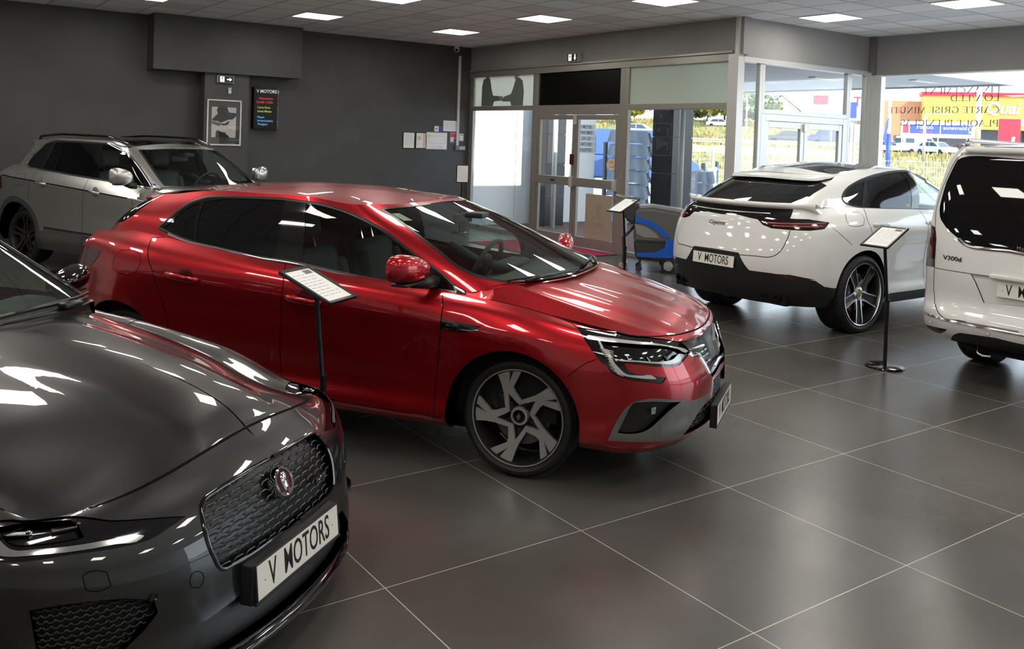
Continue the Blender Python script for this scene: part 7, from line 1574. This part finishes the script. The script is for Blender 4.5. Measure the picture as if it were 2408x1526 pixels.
    o.scale=(.87,.87,.90); return o
scrubber()

# ================= the street outside =================
D_=Vector((math.cos(math.radians(37.7)),math.sin(math.radians(37.7)),0)); L_v=Vector((D_.y,-D_.x,0))   # away from the showroom, and to the right
def noise_mat(name,stops,scale=3.0,rough=.9,stretch=(1,1,1),bump=0):
    m,nt,b,N,L=nodes(name); tc=N('ShaderNodeTexCoord'); mp=N('ShaderNodeMapping'); mp.inputs['Scale'].default_value=stretch; L(tc.outputs['Object'],mp.inputs[0]); n=N('ShaderNodeTexNoise'); n.inputs['Scale'].default_value=scale; n.inputs['Detail'].default_value=8; L(mp.outputs[0],n.inputs['Vector'])
    L(ramp(N,L,n.outputs[0],stops),b.inputs['Base Color']); b.inputs['Roughness'].default_value=rough
    if bump: bp=N('ShaderNodeBump'); bp.inputs['Strength'].default_value=bump; bp.inputs['Distance'].default_value=.05; L(n.outputs[0],bp.inputs['Height']); L(bp.outputs[0],b.inputs['Normal'])
    return m
def brick_mat(name,c1,c2,mort,scale,rough=.85,w=.5,h=.25):
    m,nt,b,N,L=nodes(name); tc=N('ShaderNodeTexCoord'); t=N('ShaderNodeTexBrick'); t.inputs['Color1'].default_value=(*c1,1); t.inputs['Color2'].default_value=(*c2,1); t.inputs['Mortar'].default_value=(*mort,1); t.inputs['Scale'].default_value=scale; t.inputs['Mortar Size'].default_value=.015; t.inputs['Brick Width'].default_value=w; t.inputs['Row Height'].default_value=h
    L(tc.outputs['Object'],t.inputs['Vector']); L(t.outputs[0],b.inputs['Base Color']); b.inputs['Roughness'].default_value=rough; return m
M_GRASS=noise_mat('dry_grass',[(.3,(.15,.135,.045)),(.55,(.26,.22,.075)),(.75,(.34,.28,.10))],2.2,.95,bump=.6)
M_ROAD=noise_mat('asphalt',[(.3,(.10,.10,.10)),(.7,(.15,.15,.15))],8,.9)
def band(name,prof,m,l0=-70,l1=90,nl=40,jit=0.0,seed=1):
    """ground strip: prof (distance, height) swept sideways"""
    r=random.Random(seed); mb=MB(); n=len(prof); V=[];F=[]
    for i in range(nl+1):
        l=l0+(l1-l0)*i/nl
        for d,z in prof: P=D_*d+L_v*l; V.append((P.x,P.y,z+r.uniform(-jit,jit)))
    F=[(i*n+j,(i+1)*n+j,(i+1)*n+j+1,i*n+j+1) for i in range(nl) for j in range(n-1)]
    mb.add(V,F); return mb.build(name,m,smooth=True,kind='structure')
# pavement round the building, then the yard
MB().box2((XG+.1,YR+.12,-.14),(15.2,YB+6,-.02)).build('pavement',brick_mat('brown_pavers',(.15,.075,.055),(.10,.06,.05),(.05,.04,.04),4.5),kind='structure')
MB().box2((XR+.1,Y0,-.14),(15.2,YR+.12,-.02)).build('pavement',MATS.get('x') or bpy.data.materials['brown_pavers'],kind='structure')
band('ground',[(4,-.16),(16,-.16),(30,-.10),(40,.2)],noise_mat('pale_concrete',[(.3,(.34,.35,.37)),(.7,(.42,.43,.45))],2,.85),-60,80)
band('grass_verge',[(39,.15),(46,.6),(52,1.0),(55,1.32)],M_GRASS,-60,4,60,.10,3)
band('stone_wall',[(54.6,1.0),(54.8,1.72),(55.6,1.76)],brick_mat('rubble_stone',(.50,.42,.27),(.36,.30,.20),(.22,.19,.12),1.6,.95,.45,.22),-60,4,80,.06)
band('grass_verge',[(55.5,1.74),(62,1.80),(72,2.0),(80,2.2)],M_GRASS,-60,4,60,.10,5)
band('grass_verge',[(39,.15),(46,.55),(58,1.0),(66,1.42),(74,1.5)],M_GRASS,4,85,60,.10,6)
band('road',[(80,2.2),(100,2.25),(128,2.3)],M_ROAD,-90,4)
band('grass_bank',[(128,2.2),(134,2.9),(150,4.9),(170,6.3)],M_GRASS,-130,6,60,.25,7)
band('ground',[(74,1.48),(128,1.55),(300,1.6)],noise_mat('car_park',[(.3,(.24,.23,.22)),(.7,(.30,.29,.28))],4,.9),4,190)
# canopy over the forecourt
m_,nt_,b_,N_,L_=nodes('ribbed_soffit'); tc_=N_('ShaderNodeTexCoord'); wv=N_('ShaderNodeTexWave'); wv.bands_direction='Y'; wv.inputs['Scale'].default_value=1.6; L_(tc_.outputs['Object'],wv.inputs['Vector']); L_(ramp(N_,L_,wv.outputs[0],[(.0,(.20,.20,.20)),(.15,(.42,.42,.42)),(.9,(.46,.46,.46)),(1,(.24,.24,.24))]),b_.inputs['Base Color']); b_.inputs['Roughness'].default_value=.5; bp_=N_('ShaderNodeBump'); bp_.inputs['Distance'].default_value=.03; L_(wv.outputs[0],bp_.inputs['Height']); L_(bp_.outputs[0],b_.inputs['Normal'])
o=thing('canopy','grey ribbed canopy roof over the forecourt outside the glazed corner','canopy',(13.5,12.4,3.15)); 
mb=MB(); mb.box2((-3.82,-3.35,.0),(4.0,-.9,.16)); mb.box2((-.9,-.9,.0),(4.0,3.6,.16)); mb.box2((-.7,-3.9,0),(4.0,-3.35,.16)); mb.build('soffit',m_,o)
mb=MB(); mb.box2((4.0,-3.9,-.03),(4.12,3.6,.48)); mb.box2((-.7,-4.02,-.03),(4.12,-3.9,.48)); mb.box2((-3.82,-3.35,.16),(4.0,-.9,.42)); mb.box2((-.9,-.9,.16),(4.0,3.6,.42)); mb.build('fascia',mat('grey_cladding',(.40,.42,.43),.5),o)
for x_,y_ in ((-2.2,-1.8),(1.2,-1.8),(1.2,1.2),(2.6,-3.0)): 
    MB().box((x_,y_,-.012),(.75,.16,.024),None,.004).build('tube_light',mat('white_plastic',(.72,.70,.66),.4),o)
# clad columns
def tile_col(x,y,label):
    o=thing('column',label,'column',(x,y,-.03)); 
    MB().box((0,0,1.6),(.46,.46,3.2)).build('core',mat('pale_joint',(.62,.62,.60),.6),o)
    t=MB()
    for k_ in range(5): t.box((0,0,.335+.64*k_),(.50,.50,.632),None,.004)
    t.build('cladding',mat('dark_granite_cladding',(.030,.032,.036),.18),o,); return o
tile_col(11.45,11.35,'dark granite clad column outside the fixed pane right of the double doors'); tile_col(11.45,14.95,'dark granite clad column outside the double doors by the white wall')
o=tag(MB().tube([(11.18,10.86,-.03),(11.18,10.86,3.15)],.05,14).build('downpipe',mat('white_pvc',(.60,.60,.57),.45),smooth=True),'white rainwater pipe beside the dark column outside','pipe')
o=tag(MB().tube([(11.20,14.42,-.03),(11.20,14.42,3.15)],.05,14).build('downpipe',mat('white_pvc',(.60,.60,.57),.45),smooth=True),'white rainwater pipe beside the dark column by the white wall','pipe')
# white panelled wall with number plates
mb=MB()
for x0,x1 in ((9.60,10.93),(10.94,12.0),(12.01,13.12)): mb.box2((x0,15.42,-.03),(x1,15.55,3.15),None,.003)
mb.build('wall_outer',mat('white_cladding_panel',(.88,.86,.80),.5),kind='structure')
for s_,z_ in (('V MOTORS',2.10),('FINANCEMENT',1.975),('LOA  LLD',1.845),('CARTE GRISE',1.715),('PLAQUE PLEX',1.585)):
    o=thing('number_plate','pale plate reading %s on the white wall outside'%s_.replace('  ',' ').lower().replace('v motors','the dealer name'),'plate',(12.84,15.42,z_),0,'plates on the white wall outside')
    T=Matrix(((1,0,0,0),(0,0,-1,0),(0,1,0,0),(0,0,0,1))); MB().box((0,0,.004),(.52,.11,.008),T,.002).build('plate',mat('grey_plate',(.52,.53,.52),.4),o); text('lettering',s_,T@Matrix.Translation((0,0,.009)),M_INK,.10,o,sx=.62 if len(s_)<10 else .56,bold=.001)
# fence with posts
M_POST=mat('fence_post_grey',(.07,.085,.10),.5); M_WIRE=mat('fence_wire',(.42,.45,.46),.5)
def fence(a,b,h,label,n,zb=-.1,posts=True,pm=None):
    a=Vector(a);b=Vector(b); dv=(b-a); Ln=dv.length; dv/=Ln; nv=Vector((dv.y,-dv.x,0))
    o=thing('mesh_fence',label,'fence',(a.x,a.y,zb)); w=MB(); s=Ln/n
    k_=int(Ln/.10)
    for i in range(k_): 
        P=dv*(i*Ln/k_); w.box((P.x,P.y,h/2),(.008,.008,h),None)
    for z_ in np.arange(.1,h,.2):
        for off in (0,): w.tube([(0,0,z_),(dv*Ln).to_tuple()[:2]+(z_,)],.006,5)
    for zc in (h*.30,h*.62,h*.95):
        for i in range(k_): P=dv*(i*Ln/k_); w.tube([(P.x,P.y,zc-.05),(P.x+nv.x*.05,P.y+nv.y*.05,zc),(P.x,P.y,zc+.05)],.005,4)
    w.build('mesh_panel',M_WIRE,o)
    if posts:
        for i in range(n+1): P=dv*(s*i); MB().box((P.x,P.y,(h+.15)/2),(.07,.07,h+.15)).build('post',pm or M_POST,o)
    return o

fence((13.40,15.38,0),(14.50,13.94,0),1.75,'grey mesh fence with dark posts outside, nearest to the double doors',1,-.12)
fence((14.50,13.94,0),(19.40,17.43,0),1.30,'grey mesh fence with dark posts outside the fixed pane, running away from the glass',2,-.12)
fence((20.5,31.8,0),(40.2,14.5,0),1.55,'long pale mesh fence across the yard outside',8,-.1,True,mat('fence_pale_post',(.35,.37,.38),.5))
def tile_stack(x,y,rz,nx,rows,label,w=.9):
    o=thing('roof_tile_stack',label,'tile stack',(x,y,-.12),rz,'stacks of wavy grey tiles behind the fence')
    m=mat('blue_grey_tile',(.34,.38,.44),.55)
    for k_ in range(rows):
        z0=.10+.30*k_; mb=MB(); sh=.04*(k_%2)
        mb.grid(lambda u,v:((u-.5)*w*(1.12-.16*v),-.30-.05*(1-v)+.035*math.sin(u*nx*2*math.pi)*(1-v*.6),z0+v*.27+.02*math.sin(u*nx*math.pi)*(1-v)),nx*8,5)
        mb.grid(lambda u,v:((u-.5)*w*(1.12-.16*v),.30+.05*(1-v)-.035*math.sin(u*nx*2*math.pi)*(1-v*.6),z0+v*.27),nx*8,5)
        mb.box((0,0,z0+.25),(w*.95,.58,.03)); mb.build('tile_row',m,o,angle=60)
    p=MB()
    for y_ in (-.25,0,.25): p.box((0,y_,.05),(w,.1,.09))
    p.build('pallet',mat('pallet_wood',(.22,.16,.09),.8),o)
    return o
tile_stack(13.75,14.95,-.85,4,7,'tall stack of wavy blue grey tiles just behind the fence, left of the dark column',.85)
b=tag(MB().box((13.62,14.86,1.28),(.95,.05,.09),None,.01,-.85).build('warning_tape',mat('yellow_tape',(.70,.50,.02),.5)),'yellow band round the tall tile stack outside','tape')
tile_stack(16.15,15.12,-.85,4,4,'low stack of wavy blue grey tiles behind the fence, right of the dark column',.75)
# vehicles on the road
def road_car(x,y,z,rz,label,col,kind='car',L=4.3,W_=1.8,Hh=1.46,glass_=True):
    o=thing('parked_van' if kind=='van' else 'parked_car',label,'van' if kind=='van' else 'car',(x,y,z),rz,'vehicles parked across the street')
    m=paint('street_paint_%s'%col[0],col[1],0,.4) if isinstance(col,tuple) else col
    pr=[(-.5,.24),(.5,.24),(.5,.50),(.46,.60),(.27,.64),(-.45,.66),(-.5,.60)] if kind=='car' else [(-.5,.20),(.5,.20),(.5,.42),(.46,.52),(.36,.56),(-.5,.58)]
    gr=[(.28,.63),(.12,.96),(-.05,1.0),(-.28,.98),(-.44,.66)] if kind=='car' else [(.36,.55),(.24,.94),(.18,1.0),(-.46,1.0),(-.5,.57)]
    def ext(p,w,bv):
        bm=bmesh.new(); vs=[bm.verts.new((a*L,-w/2,b*Hh)) for a,b in p]; f=bm.faces.new(vs); r=bmesh.ops.extrude_face_region(bm,geom=[f]); bmesh.ops.translate(bm,vec=(0,w,0),verts=[v for v in r['geom'] if isinstance(v,bmesh.types.BMVert)]); bmesh.ops.recalc_face_normals(bm,faces=bm.faces); bmesh.ops.bevel(bm,geom=list(bm.edges),offset=bv,segments=2,affect='EDGES'); return bm
    b=MB(); b.bm(ext(pr,W_,.06)); b.build('body',m,o,angle=40); c=MB(); c.bm(ext(gr,W_*.86,.05)); cab=c.build('cabin',m,o,angle=40)
    for sd in (1,-1):
        wn=[[(a*L*.90+(.0),b*Hh*.94+.03*Hh) for a,b in gr[:1]]]
        pts=[(.22,.66),(.10,.92),(-.03,.94),(-.03,.66)] if kind=='car' else [(.30,.60),(.22,.88),(.10,.90),(.10,.60)]
        pts2=[(-.05,.66),(-.05,.94),(-.25,.92),(-.36,.67)] if kind=='car' else [(-.44,.62),(-.44,.88),(-.22,.88),(-.22,.62)]
        for q in (pts,pts2):
            mb=MB(); y=W_*.43*sd; n=len(q); mb.add([(a*L,y+.012*sd,b*Hh) for a,b in q]+[(a*L,y,b*Hh) for a,b in q],[tuple(range(n)),tuple(range(2*n-1,n-1,-1))]+[(i,(i+1)%n,n+(i+1)%n,n+i) for i in range(n)]); mb.build('side_window',mat('far_glass',(.05,.07,.09),.1),cab)
    for sx in (-1,1):
        mb=MB(); a0,b0,a1,b1=(.285,.65,.135,.93) if (sx==1 and kind=='car') else ((.365,.58,.255,.92) if sx==1 else ((-.44,.67,-.30,.95) if kind=='car' else (-.505,.62,-.505,.88)))
        mb.add([(a0*L,-W_*.36,b0*Hh),(a0*L,W_*.36,b0*Hh),(a1*L,W_*.34,b1*Hh),(a1*L,-W_*.34,b1*Hh)],[(0,1,2,3)]); mb.build('windscreen' if sx==1 else 'rear_window',mat('far_glass',(.05,.07,.09),.1),cab)
    for x_ in (.31*L,-.30*L):
        for sd in (1,-1): MB().lathe([(0,.01),(.20,.01),(.32,-.0),(.32,-.2),(0,-.2)],20,Matrix.Translation((x_,W_*.5*sd,.32))@Matrix.Rotation(-math.pi/2*sd,4,'X')).build('wheel',M_RUBBER,o,angle=40)
    return o
S_=math.radians(37.7-90)
road_car(82.98,64.34,2.25,S_+math.pi,'dark estate car on the road seen through the left recessed door',('black',(.05,.05,.055)),L=4.6)
road_car(88.33,62.32,2.25,S_+math.pi,'dark blue van on the road seen through the right recessed door',('navy',(.03,.05,.14)),'van',5.2,2.0,2.1)
road_car(63.70,68.03,2.3,S_,'pale grey car on the road left of the dark column',('grey',(.42,.43,.45)))
road_car(112.00,100.38,4.7,S_,'white car half hidden in the tall grass above the road',('white',(.75,.75,.75)))
road_car(17.73,19.57,.4,S_+.35,'blue van parked beyond the mesh fence outside the double doors',('blue',(.08,.15,.36)),'van',4.2,1.8,1.75)
road_car(97.35,57.19,1.55,S_+.5+math.pi*0,'white panel van in the car park across the street',('white',(.75,.75,.75)),'van',5.0,1.95,2.05)
road_car(91.47,51.72,1.53,S_-.9,'silver car in front of the white van across the street',('silver',(.50,.53,.57)))
road_car(99.45,61.01,1.55,S_-1.0,'red car left of the white van across the street',('red',(.40,.03,.03)))
road_car(95.32,59.82,1.55,S_-1.0,'white car left of the red car across the street',('white',(.75,.75,.75)))
road_car(109.36,58.00,1.57,S_-1.1,'dark red car right of the white van across the street',('wine',(.18,.04,.05)))
# guard rail
def rail(a,b,label):
    a=Vector(a);b=Vector(b); o=thing('guard_rail',label,'guard rail',a); r=MB(); d=(b-a); n=Vector((d.y,-d.x,0)).normalized()
    for z_ in (.10,.26): r.tube([(0,0,z_),tuple(d+Vector((0,0,z_)))],.07,6)
    r.build('beam',mat('galvanised_steel',(.55,.52,.45),.5,.3),o)
    for i in range(0,17): P=d*(i/16); MB().box((P.x,P.y,-.1),(.08,.08,.75)).build('post',mat('galvanised_steel',(.55,.52,.45),.5,.3),o)
rail((41.83,47.27,1.92),(52.06,34.02,1.92),'pale steel guard rail along the road outside')
# shops across the street
def F_(px): pass
o=thing('shop_building','orange retail building with slatted yellow front and red roof edge across the street','building',(130.46,76.49,1.55),S_)
# local x runs to the right along the facade, y away from the street
M_ORG=mat('orange_render',(.50,.22,.11),.8); m_,nt_,b_,N_,L_=nodes('yellow_slats'); tc_=N_('ShaderNodeTexCoord'); wv=N_('ShaderNodeTexWave'); wv.bands_direction='Z'; wv.inputs['Scale'].default_value=.9; L_(tc_.outputs['Object'],wv.inputs['Vector']); L_(ramp(N_,L_,wv.outputs[0],[(0,(.42,.22,.04)),(.4,(.68,.42,.07)),(1,(.72,.46,.09))]),b_.inputs['Base Color']); b_.inputs['Roughness'].default_value=.6
MB().box2((-8,2.0,0),(40,22,8.2)).build('main_block',M_ORG,o)
MB().box2((0.3,0,4.0),(17.2,3,9.0)).box2((15.0,0,0),(17.2,3,4.0)).build('slatted_front',m_,o)
MB().box2((0.1,-.2,9.0),(17.4,3.2,9.6)).build('roof_edge',mat('red_roof_edge',(.60,.02,.05),.5),o)
for x0,x1 in ((.3,7.6),(8.8,14.9)): MB().box2((x0,1.95,.9 if x0>5 else 1.2),(x1,2.1,4.0)).build('shop_window',mat('dark_shop_glass',(.07,.065,.08),.15),o)
for x0,x1 in ((-6.6,-4.4),(-3.4,-1.0)): MB().box2((x0,1.9,.1),(x1,2.05,2.8)).build('shop_door',mat('dark_shop_glass',(.07,.065,.08),.15),o)
MB().box2((17.6,1.9,.5),(30,2.1,4.6)).build('shop_window',mat('dark_shop_glass',(.07,.065,.08),.15),o)
TT=Matrix(((1,0,0,8.9),(0,0,-1,-.08),(0,1,0,7.2),(0,0,0,1))); text('shop_lettering','Quai',TT,mat('white_sign_letter',(.85,.85,.80),.5),2.4,o,ext=.05,align='LEFT',bold=.05,shear=.2); text('shop_lettering','eve',TT@Matrix.Translation((3.0,-1.9,0)),mat('white_sign_letter',(.85,.85,.80),.5),1.8,o,ext=.05,align='LEFT',bold=.04)
o=thing('shop_building','pale grey retail building with red sign behind the recessed glass door','building',(132.58,98.28,1.7),S_)
MB().box2((0,0,0),(15,14,9.5)).build('main_block',mat('grey_render',(.50,.53,.54),.8),o); MB().box2((12,-.8,0),(22,10,6.2)).build('side_block',M_ORG,o); MB().box2((.6,-.3,8.0),(3.0,0,9.4)).build('red_sign',mat('red_sign_face',(.65,.03,.06),.5),o)
MB().box2((-1.1,-.1,0),(0,3,9.5)).build('yellow_edge',mat('cream_edge',(.70,.58,.28),.7),o)
for k_ in range(3): MB().box2((13.0+1.1*k_,-1.0,2.0),(13.6+1.1*k_,-.8,5.0)).build('tall_window',mat('cream_edge',(.70,.58,.28),.7),o)
o=thing('house','gabled house with pale yellow wall beyond the road','house',(148.37,118.73,5.5),S_+.4)
MB().prism([(-4.5,0),(4.5,0),(4.5,3.2),(0,6.6),(-4.5,3.2)],-4,4,Matrix.Rotation(math.pi/2,4,'X')).build('walls',mat('yellow_gable',(.62,.55,.22),.8),o)
MB().add([(-.2,-4.4,6.8),(5.0,-4.4,3.0),(5.0,4.4,3.0),(-.2,4.4,6.8),(-5.0,-4.4,3.0),(-5.0,4.4,3.0)],[(0,1,2,3),(0,3,5,4)]).build('roof',mat('slate_roof',(.14,.14,.16),.7),o)
# banner, totem, poles
o=thing('banner','long white banner with blue and red print on posts across the street','banner',(79.06,48.15,1.5),S_)
MB().box((3.2,0,2.45),(6.6,.08,1.5),None,.02).build('sheet',mat('white_banner',(.78,.76,.74),.6),o)
for x0,w_,m_ in ((2.0,2.6,'blue'),(4.7,2.6,'blue')): MB().box((x0,-.05,2.5),(w_,.02,.85)).build('print_field',mat('banner_blue',(.05,.09,.34),.6),o)
MB().box((.35,-.05,2.5),(.5,.02,.8)).build('print_field',mat('banner_red',(.65,.05,.08),.6),o)
TT=Matrix(((1,0,0,0),(0,0,-1,-.07),(0,1,0,2.6),(0,0,0,1)))
text('banner_lettering','ouvert',TT@Matrix.Translation((2.0,0.08,0)),mat('white_banner',(.78,.76,.74),.6),.55,o,sx=-1); text('banner_lettering','promos',TT@Matrix.Translation((2.1,-.35,0)),mat('banner_red',(.65,.05,.08),.6),.36,o,sx=-1); text('banner_lettering','bienvenue',TT@Matrix.Translation((4.6,.05,0)),mat('white_banner',(.78,.76,.74),.6),.5,o,sx=-1); text('banner_lettering','Q',TT@Matrix.Translation((6.0,-.08,0)),mat('white_banner',(.78,.76,.74),.6),.8,o,sx=-1)
for x_ in (.05,3.2,6.35): MB().tube([(x_,.1,0),(x_,.1,3.3)],.06,8).build('post',mat('galvanised_steel',(.55,.52,.45),.5,.3),o)
o=thing('totem_sign','tall red totem sign with a white figure one beside the slatted shop front','sign',(57.06,27.56,1.35),S_)
MB().box((0,0,1.35),(1.2,.25,2.7),None,.03).build('panel',mat('red_sign_face',(.65,.03,.06),.5),o); text('sign_lettering','1',Matrix(((1,0,0,.1),(0,0,-1,-.14),(0,1,0,1.1),(0,0,0,1))),mat('white_sign_letter',(.85,.85,.80),.5),1.2,o,ext=.02,bold=.03,shear=.15)
def pole(px_xyz,h,r,label,m,name='lamp_post',head=None):
    o=thing(name,label,'post',px_xyz); MB().tube([(0,0,0),(0,0,h)],[r,r*.8],12).build('pole',m,o,smooth=True)
    if head: head(o,h)
    return o
M_GALV=mat('galvanised_steel',(.55,.52,.45),.5,.3)
def lamp_head(o,h): mb=MB(); mb.tube([(0,0,h),(.25,-.3,h+.12),(.55,-.65,h+.12)],.04,8); mb.build('arm',M_GALV,o); MB().box((.7,-.85,h+.10),(.55,.25,.10),None,.03,S_).build('lamp_housing',M_GALV,o)
pole((52.36,30.37,1.2),2.9,.10,'short grey lamp post in the verge below the banner',M_GALV,head=lamp_head)
pole((63.20,32.70,1.4),6.6,.22,'thick cream post beside the slatted shop front, crossing the window lettering',mat('cream_post',(.66,.56,.38),.6),'post')
def flag(o,h): 
    mb=MB(); mb.grid(lambda u,v:(-.05-.28*u-.06*math.sin(v*5),.02*math.sin(u*4+v*3),h*.30+v*1.3*(1-.35*u)),6,12); mb.build('flag',mat('blue_flag',(.05,.08,.38),.6),o,smooth=True)
    MB().tube([(0,0,-.4),(0,0,h*.42)],.095,12).build('blue_wrap',mat('blue_wrap',(.03,.07,.40),.5),o,smooth=True)
pole((34.07,21.32,1.0),3.6,.085,'pale flag pole with blue foot and blue flag just right of the window jamb',mat('cream_post',(.66,.56,.38),.6),'flag_pole',flag)
pole((73.54,52.02,2.1),6.0,.10,'distant lamp post above the recessed door',M_GALV)
pole((61.10,51.76,2.1),4.2,.07,'thin grey post in the grass seen through the narrow pane',M_GALV,'post')
o=thing('info_totem','grey information totem in a cream frame seen through the narrow pane by the window jamb','sign',(25.09,16.59,.4),S_); MB().box((0,0,1.1),(.55,.10,2.2),None,.02).build('panel',mat('grey_panel_face',(.42,.42,.38),.5),o); MB().box((-.33,0,1.1),(.08,.12,2.3)).box((.33,0,1.1),(.08,.12,2.3)).build('frame',mat('cream_post',(.66,.56,.38),.6),o)
q=MB()
for k_ in range(6): q.box((0,-.055,1.6-.17*k_),(.34 if k_%2 else .42,.01,.045))
q.build('print',mat('mustard_print',(.55,.45,.10),.6),o)
o=thing('banner','red white and blue hanging banner beside the grey totem','banner',(49.96,33.48,1.3),S_); MB().box((0,0,3.2),(1.3,.06,1.7)).build('sheet',mat('white_banner',(.78,.76,.74),.6),o); MB().box((-.30,-.04,3.0),(.5,.02,1.0)).build('print_field',mat('banner_blue',(.05,.09,.34),.6),o); text('banner_lettering','TU',Matrix(((1,0,0,.3),(0,0,-1,-.06),(0,1,0,3.5),(0,0,0,1))),mat('banner_red',(.65,.05,.08),.6),.9,o); MB().tube([(.66,.05,0),(.66,.05,4.1)],.05,8).build('post',M_GALV,o)
# trees and tall grass
def tree(x,y,z,h,w,label,seed,m):
    h*=.72; o=thing('tree',label,'tree',(x,y,z),0,'trees along the road'); r=random.Random(seed)
    MB().tube([(0,0,-.3),(.1,0,h*.35),(0,.1,h*.6)],[.22,.16,.08],8).build('trunk',mat('bark',(.12,.09,.06),.9),o,smooth=True)
    V=[];F=[]
    for i in range(900):
        a=r.uniform(0,6.283); c=r.uniform(-1,1); q=r.random()**.4; s_=math.sqrt(1-c*c)
        k=1+.25*math.sin(3*a+seed)*s_
        P=Vector((math.cos(a)*s_*w*.5*q*k,math.sin(a)*s_*w*.5*q*k,h*.62+c*h*.38*q)); n=Vector((r.gauss(0,1),r.gauss(0,1),r.gauss(0,1))).normalized(); t=n.orthogonal().normalized(); b=n.cross(t); l=r.uniform(.25,.55)*h/6
        i0=len(V); V+=[tuple(P-t*l-b*l*.6),tuple(P+t*l-b*l*.6),tuple(P+t*l*.7+b*l*.8),tuple(P-t*l*.7+b*l*.8)]; F.append((i0,i0+1,i0+2,i0+3))
    mesh_obj('foliage',V,F,m,o,smooth=False); return o
M_L1=mat('olive_leaves',(.16,.17,.035),.8); M_L2=mat('yellow_leaves',(.34,.29,.05),.8); M_L3=mat('grey_green_leaves',(.17,.21,.10),.8)
for i,(x,y,z,h,w,l,m) in enumerate(((102.88,112.17,4.8,8,8,'round yellowish tree above the road at the left of the fixed pane',M_L2),(120.19,114.31,5.5,7,7,'bushy olive tree just right of the dark column',M_L1),(129.20,119.01,5.8,8,9,'grey green tree second from the dark column',M_L3),(119.91,106.49,5.5,9,10,'yellow tree at the right edge of the fixed pane',M_L2),(114.28,97.43,5.0,8,9,'grey green tree behind the corner post',M_L3),(127.06,105.42,5.4,8,8,'yellow green tree in the narrow pane of the recess',M_L1),(133.89,104.76,5.0,4,5,'low yellow bush beside the gabled house',M_L2))): tree(x,y,z,h,w,l,i,m)
r_=random.Random(4); V=[];F=[]
for i in range(20000):
    d=r_.choice([r_.uniform(40,54),r_.uniform(56,79),r_.uniform(129,165)]); l=r_.uniform(-35,4 if d<128 else 6) if r_.random()<.6 else r_.uniform(4,40)
    if d>79 and l>6: continue
    if d>128: z=2.2+(d-128)*.098
    else: z=np.interp(d,[39,46,55,56,72,80],[.1,.5,1.2,1.6,1.9,2.1]) if l<4 else np.interp(d,[39,46,58,66,74],[.1,.5,.95,1.4,1.45])
    P=D_*d+L_v*l; h=r_.uniform(.15,.40)*(1 if d<80 else 2.4); w=h*.13; a=r_.uniform(0,3.14); i0=len(V); c,s_=math.cos(a)*w,math.sin(a)*w
    V+=[(P.x-c,P.y-s_,z-.1),(P.x+c,P.y+s_,z-.1),(P.x+c*1.4+r_.uniform(-.1,.1),P.y+s_*1.4,z+h),(P.x-c*.9,P.y-s_*.9,z+h*.85)]; F.append((i0,i0+1,i0+2,i0+3))
g_=mesh_obj('tall_grass',V,F,mat('straw_grass',(.30,.25,.09),.9),smooth=False); tag(g_,'dry yellow grass growing on the verges outside the windows','grass',None,'stuff')

# ---------- daylight
w=bpy.data.worlds.new('World'); SC.world=w; w.use_nodes=True; nt=w.node_tree; bg=nt.nodes['Background']
tc=nt.nodes.new('ShaderNodeTexCoord'); sx=nt.nodes.new('ShaderNodeSeparateXYZ'); nt.links.new(tc.outputs['Generated'],sx.inputs[0]); rp=nt.nodes.new('ShaderNodeValToRGB'); nt.links.new(sx.outputs[2],rp.inputs[0])
rp.color_ramp.elements[0].position=.0; rp.color_ramp.elements[0].color=(.92,.95,1,1); rp.color_ramp.elements[1].position=.5; rp.color_ramp.elements[1].color=(.55,.72,1,1)
nt.links.new(rp.outputs[0],bg.inputs[0]); bg.inputs[1].default_value=SKY
sn=bpy.data.lights.new('sun','SUN'); so=link(bpy.data.objects.new('sun',sn)); sn.energy=SUN; sn.angle=math.radians(.6); sn.color=(1.0,.90,.74)
dv=Vector((-.05,.85,-.60)).normalized(); so.rotation_euler=dv.to_track_quat('-Z','Y').to_euler(); so.location=(-6,-10,12)
cam=bpy.data.cameras.new('camera'); co=link(bpy.data.objects.new('camera',cam)); SC.camera=co
yaw,pitch,roll,f,cx,cy,h=CAM
cam.sensor_fit='HORIZONTAL'; cam.sensor_width=36; cam.lens=f/2408*36; cam.shift_x=(1204-cx)/2408; cam.shift_y=(cy-763)/2408; cam.clip_end=300
fw=Vector((math.cos(yaw)*math.cos(pitch),math.sin(yaw)*math.cos(pitch),math.sin(pitch))); rt=Vector((math.sin(yaw),-math.cos(yaw),0)); up=rt.cross(fw)
r2=rt*math.cos(roll)+up*math.sin(roll); u2=-rt*math.sin(roll)+up*math.cos(roll)
co.matrix_world=Matrix(((r2.x,u2.x,-fw.x,0),(r2.y,u2.y,-fw.y,0),(r2.z,u2.z,-fw.z,h),(0,0,0,1)))
SC.view_settings.view_transform='Standard'; SC.view_settings.look='None'; SC.view_settings.gamma=1; SC.view_settings.exposure=EXPO
SC.view_settings.use_curve_mapping=False
SC.cycles.use_denoising=True
SC.cycles.max_bounces=8; SC.cycles.transparent_max_bounces=12
